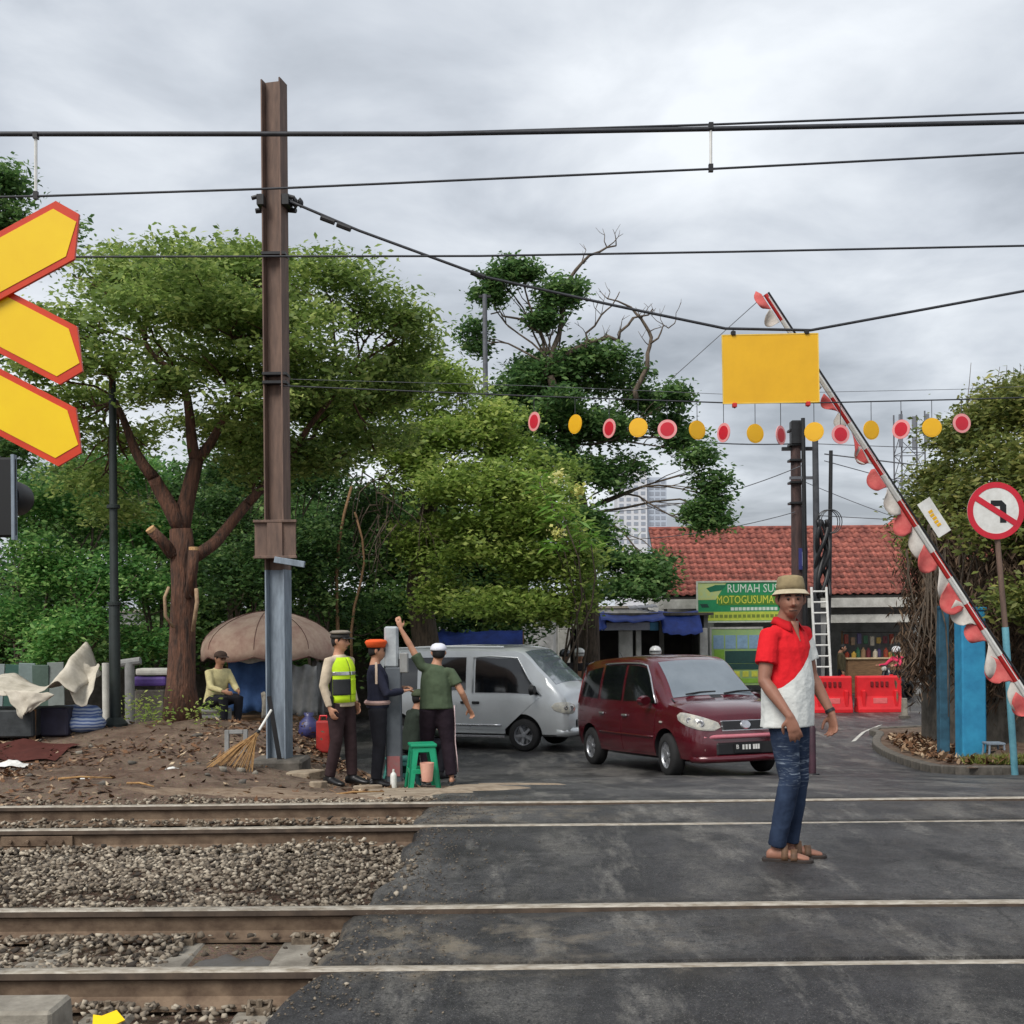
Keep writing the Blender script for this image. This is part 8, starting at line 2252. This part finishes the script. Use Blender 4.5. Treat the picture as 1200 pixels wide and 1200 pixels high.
    o = k.build('concrete_block', M['wall_grey'], bevel=0.006); o.location = (x, 13.3, g - 0.02); o.rotation_euler = (rad(-6), 0, rad(10))
    tag(o, 'upright hollow grey concrete frame block beside the broom', 'block')
    # broken slabs
    for px, d, sx, sy, sz, rz, lab in ((358, 12.4, 0.42, 0.34, 0.07, 20, 'flat pale broken slab between the mast and the vest officer'), (430, 11.9, 0.3, 0.26, 0.05, -10, 'thin pale slab at the feet of the vest officer'), (372, 11.6, 0.2, 0.16, 0.06, 35, 'small stone chunk in front of the pale slab'), (452, 12.9, 0.34, 0.2, 0.06, 5, 'grey stone slab under the beret officer')):
        x = P(px, 900, d).x; g = float(ground_z(x, d))
        poly = [(math.cos(a) * sx * rnd.uniform(0.42, 0.56), math.sin(a) * sy * rnd.uniform(0.42, 0.56)) for a in np.linspace(0, 2 * math.pi, 8, endpoint=False)]
        o = MB().prism(poly, -0.02, sz).build('stone_slab', M['cement'], bevel=0.008); o.location = (x, d, g); o.rotation_euler = (rad(rnd.uniform(-4, 6)), rad(rnd.uniform(-6, 6)), rad(rz)); tag(o, lab, 'slab')
    # rubble pieces
    rng = np.random.default_rng(17)
    for q in range(26):
        x, y = rng.uniform(-6.2, -2.0), rng.uniform(10.6, 14.4)
        v, f = scatter_mesh(np.array([[0, 0, 0.0]]), np.array([rng.uniform(0.03, 0.085)]), rng)
        o = np_mesh('rubble_stone', v, f, M['concrete'] if q % 2 else M['concrete_dark']); o.location = (x, y, float(ground_z(x, y)) + 0.012)
        tag(o, 'pale lump of rubble lying on the soil verge' if q % 2 else 'dark grey lump of rubble lying on the soil verge', 'stone', 'pale rubble on the verge' if q % 2 else 'dark rubble on the verge')
    for px, d, lab in ((15, 12.6, 'crumpled white plastic bag on the soil near the crossbuck'), (100, 11.4, 'pale scrap of paper on the soil below the lamp post'), (202, 12.0, 'white scrap of paper on the soil below the lopped tree')):
        x = P(px, 900, d).x
        s_ = 0.16 if px == 15 else 0.06
        rows = []
        for i in range(7):
            rows.append([Vector(((j / 8 - 0.5) * 2.2 * s_, (i / 6 - 0.5) * 1.3 * s_, max(0.004, s_ * (0.42 * math.exp(-((i - 3) / 2) ** 2 - ((j - 4) / 3) ** 2) + rng.uniform(-0.07, 0.12))))) for j in range(9)])
        o = MB().grid(rows).build('plastic_scrap', M['white_paint'], smooth=False); o.modifiers.new('t', 'SOLIDIFY').thickness = 0.002
        o.location = (x, d, float(ground_z(x, d)) + 0.01); tag(o, lab, 'litter')
    for px, d, L_, a, lab in ((100, 10.9, 0.5, 5, 'fallen stick lying along the farther rail'), (165, 10.6, 0.4, -35, 'short dark stick beside the farther rail'), (420, 10.9, 0.5, 25, 'pale stick by the officer boots')):
        x = P(px, 900, d).x; z = float(ground_z(x, d)) + 0.02
        o = MB().tube([(-L_ / 2, 0, 0), (-L_ * 0.1, 0.02, 0.012), (L_ / 2, -0.01, 0.0)], [0.012, 0.011, 0.006], 6).build('stick', M['straw'], smooth=True); o.location = (x, d, z); o.rotation_euler = (0, 0, rad(a)); tag(o, lab, 'stick')
    # weeds round the tree foot and umbrella
    rng = np.random.default_rng(61)
    for px, d, r, lab in ((185, 15.0, 0.3, 'low weeds left of the lopped trunk'), (238, 14.9, 0.28, 'leafy weeds right of the lopped trunk'), (160, 16.0, 0.4, 'pale weeds behind the lamp post'), (350, 14.4, 0.22, 'dry weeds behind the mast foot')):
        x = P(px, 850, d).x; b = Vector((x, d, float(ground_z(x, d))))
        v, f, t = foliage([(b + Vector((0, 0, r * 0.4)), r * 0.8, r * 0.6, r * 0.5)], rng, dens=80, per=16, leaf=0.05, spread=0.09, flat=1.0, sub=0)
        o = np_mesh('weed_clump', v - np.array(b)[None], f, M['leaf_c'] if 'dry' not in lab else M['leaf_dry'], tone=t); o.location = b; tag(o, lab, kind='stuff')

    # market umbrella with its stall
    D = 18.8
    c = P(316, 842, D); g = float(ground_z(c.x, D)); base = Vector((c.x, D, g))
    root = empty('market_umbrella', base, label='worn brown cloth market umbrella with scalloped rim', category='umbrella')
    zt = P(316, 716, D).z - g; zr = P(316, 760, D).z - g; R_ = 80 * D / F
    n = 64; nrib = 8
    rows = []
    for i in range(9):
        t = i / 8
        row = []
        for j in range(n):
            a = 2 * math.pi * j / n
            sc = abs(math.sin(a * nrib / 2))
            r = R_ * math.sin(t * math.pi / 2 * 0.98) * (1 - 0.05 * sc * t)
            z = zt - (zt - zr) * (1 - math.cos(t * math.pi / 2)) ** 0.9 - 0.075 * sc * t * (1 - 0.4 * t)
            row.append(Vector((r * math.cos(a), r * math.sin(a), z)))
        rows.append(row)
    rows.append([p + Vector((0, 0, -0.11 - 0.03 * abs(math.sin(2 * math.pi * j / n * nrib / 2)))) for j, p in enumerate(rows[-1])])
    o = MB().grid(rows, closed=True).build('canopy', M['umbrella'], root, smooth=True); o.modifiers.new('t', 'SOLIDIFY').thickness = 0.006
    MB().tube([(0, 0, 0), (0, 0, zt)], 0.022, 10).build('pole', M['wood'], root)
    for j in range(nrib):
        a = 2 * math.pi * j / nrib
        MB().tube([(0, 0, zt - 0.02), (0.6 * R_ * math.cos(a), 0.6 * R_ * math.sin(a), zt - 0.18), (R_ * 0.97 * math.cos(a), R_ * 0.97 * math.sin(a), zr - 0.02)], 0.008, 5).build('rib', M['black_iron'], root)
    seam = pm('umbrella_seam', S(120, 84, 76), S(96, 68, 62), 8, 0.9)
    for j in range(nrib):
        q = j * n // nrib
        MB().tube([r_[q] + Vector((0, 0, 0.006)) for r_ in rows[:9]], 0.005, 5).build('seam', seam, root)
    MB().tube([p + Vector((0, 0, 0.0)) for p in rows[-1]] + [rows[-1][0]], 0.008, 5).build('rim_binding', seam, root)
    MB().lathe([(0, 0), (0.22, 0), (0.2, 0.08), (0.05, 0.12), (0, 0.12)], 20).build('base', M['concrete_dark'], root)
    # stall screens
    st = empty('vendor_stall', base + Vector((0, 0.1, 0)), label='makeshift stall with blue and grey canvas screens under the umbrella', category='stall')
    def sheet(px0, px1, y0, y1, d, mat, name, wav=0.03):
        a, b_ = P(px0, y0, d), P(px1, y1, d); rows = []
        for i in range(8):
            rows.append([Vector((a.x + (b_.x - a.x) * j / 14 - base.x, d - base.y - 0.1 + wav * math.sin(j * 1.3 + i * 0.5), max(0.03, a.z + (b_.z - a.z) * i / 7 - g + 0.02 * math.sin(j * 0.9)))) for j in range(15)])
        o = MB().grid(rows).build(name, mat, st, smooth=True); o.modifiers.new('t', 'SOLIDIFY').thickness = 0.006
    sheet(267, 316, 768, 834, 18.3, M['cloth_blue'], 'blue_canvas')
    sheet(270, 330, 764, 776, 18.22, M['white_paint'], 'white_valance', 0.02)
    sheet(338, 372, 780, 838, 18.1, M['wall_grey'], 'grey_canvas')
    sheet(366, 392, 775, 838, 18.5, M['wall_grey'], 'grey_canvas')
    sheet(306, 330, 812, 842, 18.0, M['cloth_tarp'], 'white_sack', 0.05)
    for px in (264, 330, 392):
        xx = P(px, 800, 18.6).x - base.x; MB().tube([(xx, -0.1, 0), (xx, -0.1, zr)], 0.025, 8).build('pole', M['wood'], st)
    MB().box((0, -0.2, 0.42), (1.7, 0.5, 0.05)).build('table_top', M['wood'], st, bevel=0.006)
    for sx in (-1, 1):
        for sy in (-1, 1): MB().box((sx * 0.8, -0.2 + sy * 0.2, 0.2), (0.05, 0.05, 0.42)).build('table_leg', M['wood'], st)
    # red jerrycan and blue bag
    x = P(379, 850, 14.6).x; g2 = float(ground_z(x, 14.6))
    jc = empty('jerrycan', (x, 14.6, g2), label='tall red plastic can behind the vest officer', category='can')
    MB().box((0, 0, 0.2), (0.17, 0.14, 0.40)).build('body', pm('can_red', S(176, 46, 40), S(150, 38, 34), 5, 0.5), jc, bevel=0.02, seg=2)
    MB().tube([(-0.05, 0, 0.40), (-0.04, 0, 0.46), (0.04, 0, 0.46), (0.05, 0, 0.40)], 0.012, 6).build('handle', M['plastic_red'], jc)
    MB().tube([(0.06, 0, 0.39), (0.06, 0, 0.44)], 0.022, 10).build('cap', M['black_plastic'], jc)
    x = P(362, 850, 14.9).x
    o = MB().lathe([(0, 0), (0.11, 0.0), (0.14, 0.08), (0.12, 0.2), (0.05, 0.27), (0.07, 0.32), (0, 0.31)], 14).build('plastic_bag', pm('bag_indigo', S(60, 62, 110), S(46, 48, 88), 6, 0.4, 0.01, 14), smooth=True); o.location = (x, 14.9, float(ground_z(x, 14.9))); tag(o, 'knotted indigo plastic bag next to the red can', 'bag')
    # lamp post
    x = P(135, 830, 15.2).x; g2 = float(ground_z(x, 15.2))
    lp = empty('lamp_post', (x, 15.2, g2), label='dark green steel lamp post in front of the bushes', category='lamp post')
    zt = P(133, 425, 15.2).z - g2
    MB().tube([(0, 0, 0), (0, 0, 1.6), (0, 0, 1.65), (0, 0, zt)], [0.075, 0.07, 0.055, 0.045], 14).build('shaft', M['lamp_green'], lp, smooth=True, autosmooth=40)
    MB().lathe([(0, -0.05), (0.16, -0.05), (0.16, 0.04), (0.09, 0.12), (0, 0.12)], 18).build('base', M['lamp_green'], lp)
    for z in (1.62, 2.9): MB().lathe([(0.05, -0.03), (0.085, -0.02), (0.085, 0.02), (0.05, 0.03)], 16, Matrix.Translation((0, 0, z))).build('collar', M['lamp_green'], lp)
    MB().tube([(0, 0, zt), (-0.1, 0, zt + 0.25), (-0.45, 0, zt + 0.32)], 0.035, 8).build('arm', M['lamp_green'], lp)
    MB().box((-0.6, 0, zt + 0.3), (0.45, 0.16, 0.09)).build('lamp_head', M['wall_grey'], lp, bevel=0.02)

    # tarp-covered cart and bundles at the left
    D = 14.6
    b = gp(25, D); g2 = b.z
    ct = empty('covered_cart', b, label='low dark cart draped with a cream tarpaulin at the verge edge', category='cart')
    X = lambda px, d=D: P(px, 820, d).x - b.x
    Z = lambda py, d=D: P(30, py, d).z - g2
    MB().box((X(10), 0.1, Z(846)), (0.85, 0.8, 0.34)).build('dark_box', pm('box_dark', S(58, 62, 64), S(38, 42, 44), 7, 0.7, 0.004, 20), ct, bevel=0.02)
    MB().box((X(64), 0.2, Z(846)), (0.36, 0.5, 0.36)).build('navy_crate', pm('crate_navy', S(48, 46, 66), S(36, 34, 48), 6, 0.7), ct, bevel=0.02)
    MB().tube([(X(45), -0.2, 0), (X(46), -0.2, Z(830))], 0.045, 8).build('support_post', M['wood'], ct)
    rng = np.random.default_rng(12)
    def drape(pts_fn, nu, nv, mat, name, parent):
        rows = [[pts_fn(i / nv, j / nu) + Vector(rng.normal(size=3)) * 0.012 for j in range(nu + 1)] for i in range(nv + 1)]
        o = MB().grid(rows).build(name, mat, parent, smooth=True); o.modifiers.new('s', 'SUBSURF').render_levels = 1; o.modifiers.new('t', 'SOLIDIFY').thickness = 0.006
    drape(lambda v, u: Vector((X(-40) + (X(100) - X(-40)) * u, 0.65 - 1.0 * v, Z(800) + 0.10 * math.sin(u * 9) * (1 - v) + 0.45 * math.exp(-((u - 0.86) / 0.08) ** 2) * (1 - v * 0.6) - 0.12 * v * v)), 24, 8, M['cloth_tarp'], 'tarpaulin', ct)
    tri = [Vector((X(18), -0.36, Z(806))), Vector((X(78), -0.36, Z(812))), Vector((X(40), -0.42, Z(838))), ]
    drape(lambda v, u: tri[0].lerp(tri[1], u).lerp(tri[2].lerp(tri[1], 0.25 * u + 0.0), v) + Vector((0, 0.02 * math.sin(u * 8), 0)), 12, 8, M['cloth_tarp'], 'hanging_flap', ct)
    drape(lambda v, u: Vector((X(80) + (X(108) - X(80)) * u, 0.3 - 0.5 * v, Z(780) + (Z(830) - Z(780)) * v * (0.5 + 0.5 * u) + 0.05 * math.sin(u * 7))), 10, 8, M['cloth_tarp'], 'hanging_flap', ct)
    # blue striped sacks
    for i, (px, py, lab) in enumerate(((94, 836, 'upper blue-striped woven sack beside the covered cart'), (98, 852, 'lower blue-striped woven sack beside the covered cart'))):
        d = 14.9 - 0.1 * i; c = P(px, py, d); c.z = max(c.z, float(ground_z(c.x, d)) + 0.1)
        m, N, L, bb = new_mat('sack_stripe_%d' % i); co = N.new('ShaderNodeTexCoord'); wv = N.new('ShaderNodeTexWave'); wv.bands_direction = 'Z'; wv.inputs['Scale'].default_value = 7; wv.inputs['Distortion'].default_value = 3
        rp = N.new('ShaderNodeValToRGB'); rp.color_ramp.elements[0].color = S(66, 92, 150); rp.color_ramp.elements[1].color = S(176, 188, 206); L.new(co.outputs['Object'], wv.inputs['Vector']); L.new(wv.outputs['Fac'], rp.inputs[0]); L.new(rp.outputs[0], bb.inputs['Base Color']); bb.inputs['Roughness'].default_value = 0.8
        k = MB(); k.loft([ell((xx, 0, 0), (0, w, 0), (0, 0, h), 16) for xx, w, h in ((-0.26, 0.10, 0.05), (-0.22, 0.17, 0.10), (0, 0.2, 0.125), (0.2, 0.17, 0.10), (0.26, 0.09, 0.05))])
        o = k.build('woven_sack', m, smooth=True); o.location = c; tag(o, lab, 'sack')
    # red ground sheet
    c = gp(20, 13.6); rows = []
    for i in range(8):
        rows.append([Vector(((j / 12 - 0.5) * 1.2, (i / 7 - 0.5) * 0.8, 0)) for j in range(13)])
    for r in rows:
        for p in r: p.z = float(ground_z(p.x + c.x, p.y + c.y)) - c.z + 0.025 + 0.012 * math.sin(p.x * 11 + p.y * 7)
    o = MB().grid(rows).build('ground_cloth', cloth('cloth_maroon', S(86, 46, 40)), smooth=True); o.location = c; tag(o, 'faded maroon cloth spread on the soil before the covered cart', 'cloth')
    # green and white panels behind
    b = gp(30, 17.5)
    fp = empty('panel_fence', b, label='low fence of pale and green sheets behind the covered cart', category='fence')
    zt = P(30, 778, 17.5).z - b.z; zb = P(30, 808, 17.5).z - b.z
    for i, px in enumerate((-30, -6, 14, 31, 48, 66)):
        MB().box((P(px, 790, 17.5).x - b.x, 0, zt / 2), (0.25, 0.03, zt + 0.06 * math.sin(i * 3)), (rad(4 * math.sin(i * 5)), rad(3 * math.sin(i * 7)), 0)).build('panel', pm('panel_sheet_%d' % i, (S(112, 132, 138), S(136, 146, 146), S(46, 84, 74), S(124, 140, 138), S(80, 100, 90), S(126, 134, 130))[i], None, 4, 0.7, 0.01, 6), fp, bevel=0.006)
    # white post, standpipe and roll behind the lamp post
    x = P(124, 800, 16.4).x; g2 = float(ground_z(x, 16.4))
    o = MB().tube([(0, 0, -0.05), (0, 0, P(124, 777, 16.4).z - g2)], 0.05, 10).build('white_post', M['wall_white'], smooth=True, autosmooth=40); o.location = (x, 16.4, g2); tag(o, 'short white post left of the dark lamp post', 'post')
    x = P(152, 800, 16.8).x; g2 = float(ground_z(x, 16.8)); zt = P(152, 776, 16.8).z - g2
    sp = empty('standpipe', (x, 16.8, g2), label='white standpipe with side tap right of the lamp post', category='standpipe')
    MB().tube([(0, 0, 0), (0, 0, zt)], 0.07, 12).build('pipe', M['wall_grey'], sp, smooth=True, autosmooth=40)
    MB().tube([(-0.14, 0, zt - 0.02), (0.16, 0, zt + 0.02)], 0.06, 10).build('tee', M['wall_grey'], sp)
    x = P(178, 800, 17.2).x; g2 = float(ground_z(x, 17.2))
    pk = empty('bundle', (x, 17.2, g2), label='purple and white wrapped bundle behind the lopped trunk', category='bundle')
    MB().box((0, 0, P(178, 798, 17.2).z - g2), (0.5, 0.3, 0.14)).build('purple_roll', pm('roll_purple', S(92, 66, 140), S(70, 50, 112), 6, 0.6), pk, bevel=0.04, seg=2)
    MB().box((0.05, 0, P(178, 787, 17.2).z - g2), (0.5, 0.3, 0.10)).build('white_roll', M['wall_white'], pk, bevel=0.03, seg=2)
    MB().box((0, 0.0, (P(178, 802, 17.2).z - g2) / 2 - 0.05), (0.44, 0.26, max(0.1, P(178, 806, 17.2).z - g2))).build('plinth', M['concrete_dark'], pk, bevel=0.02)
    # foreground concrete base of the crossbuck, yellow paint on its face
    d0 = 4.22
    b = Vector((P(30, 1190, d0).x, d0, -0.2))
    cb = empty('concrete_block', b, label='weathered concrete block with yellow painted end in front of the nearer rail', category='block')
    zt = P(40, 1172, 4.25).z + 0.2
    MB().box((-0.02, 0, zt / 2), (0.33, 0.22, zt), taper=0.92).build('block', M['concrete'], cb, bevel=0.012)
    MB().prism([(-0.2, 0), (-0.09, 0.0), (-0.05, 0.075), (-0.2, 0.07)], 0.0, 0.004, Matrix.Translation((0, -0.113, zt - 0.1)) @ Matrix.Rotation(rad(92), 4, 'X')).build('yellow_paint', M['cross_yellow'], cb)
    o = MB().prism([(-0.05, -0.02), (0.0, -0.04), (0.06, -0.01), (0.03, 0.04), (-0.02, 0.02), (-0.05, 0.03)], 0, 0.006).build('paint_flake', M['cross_yellow']); o.location = (P(126, 1196, 4.15).x, 4.15, P(126, 1196, 4.15).z); o.rotation_euler = (rad(30), 0, 0.3); tag(o, 'torn yellow scrap lying on the stones by the concrete block', 'scrap')
make_small()
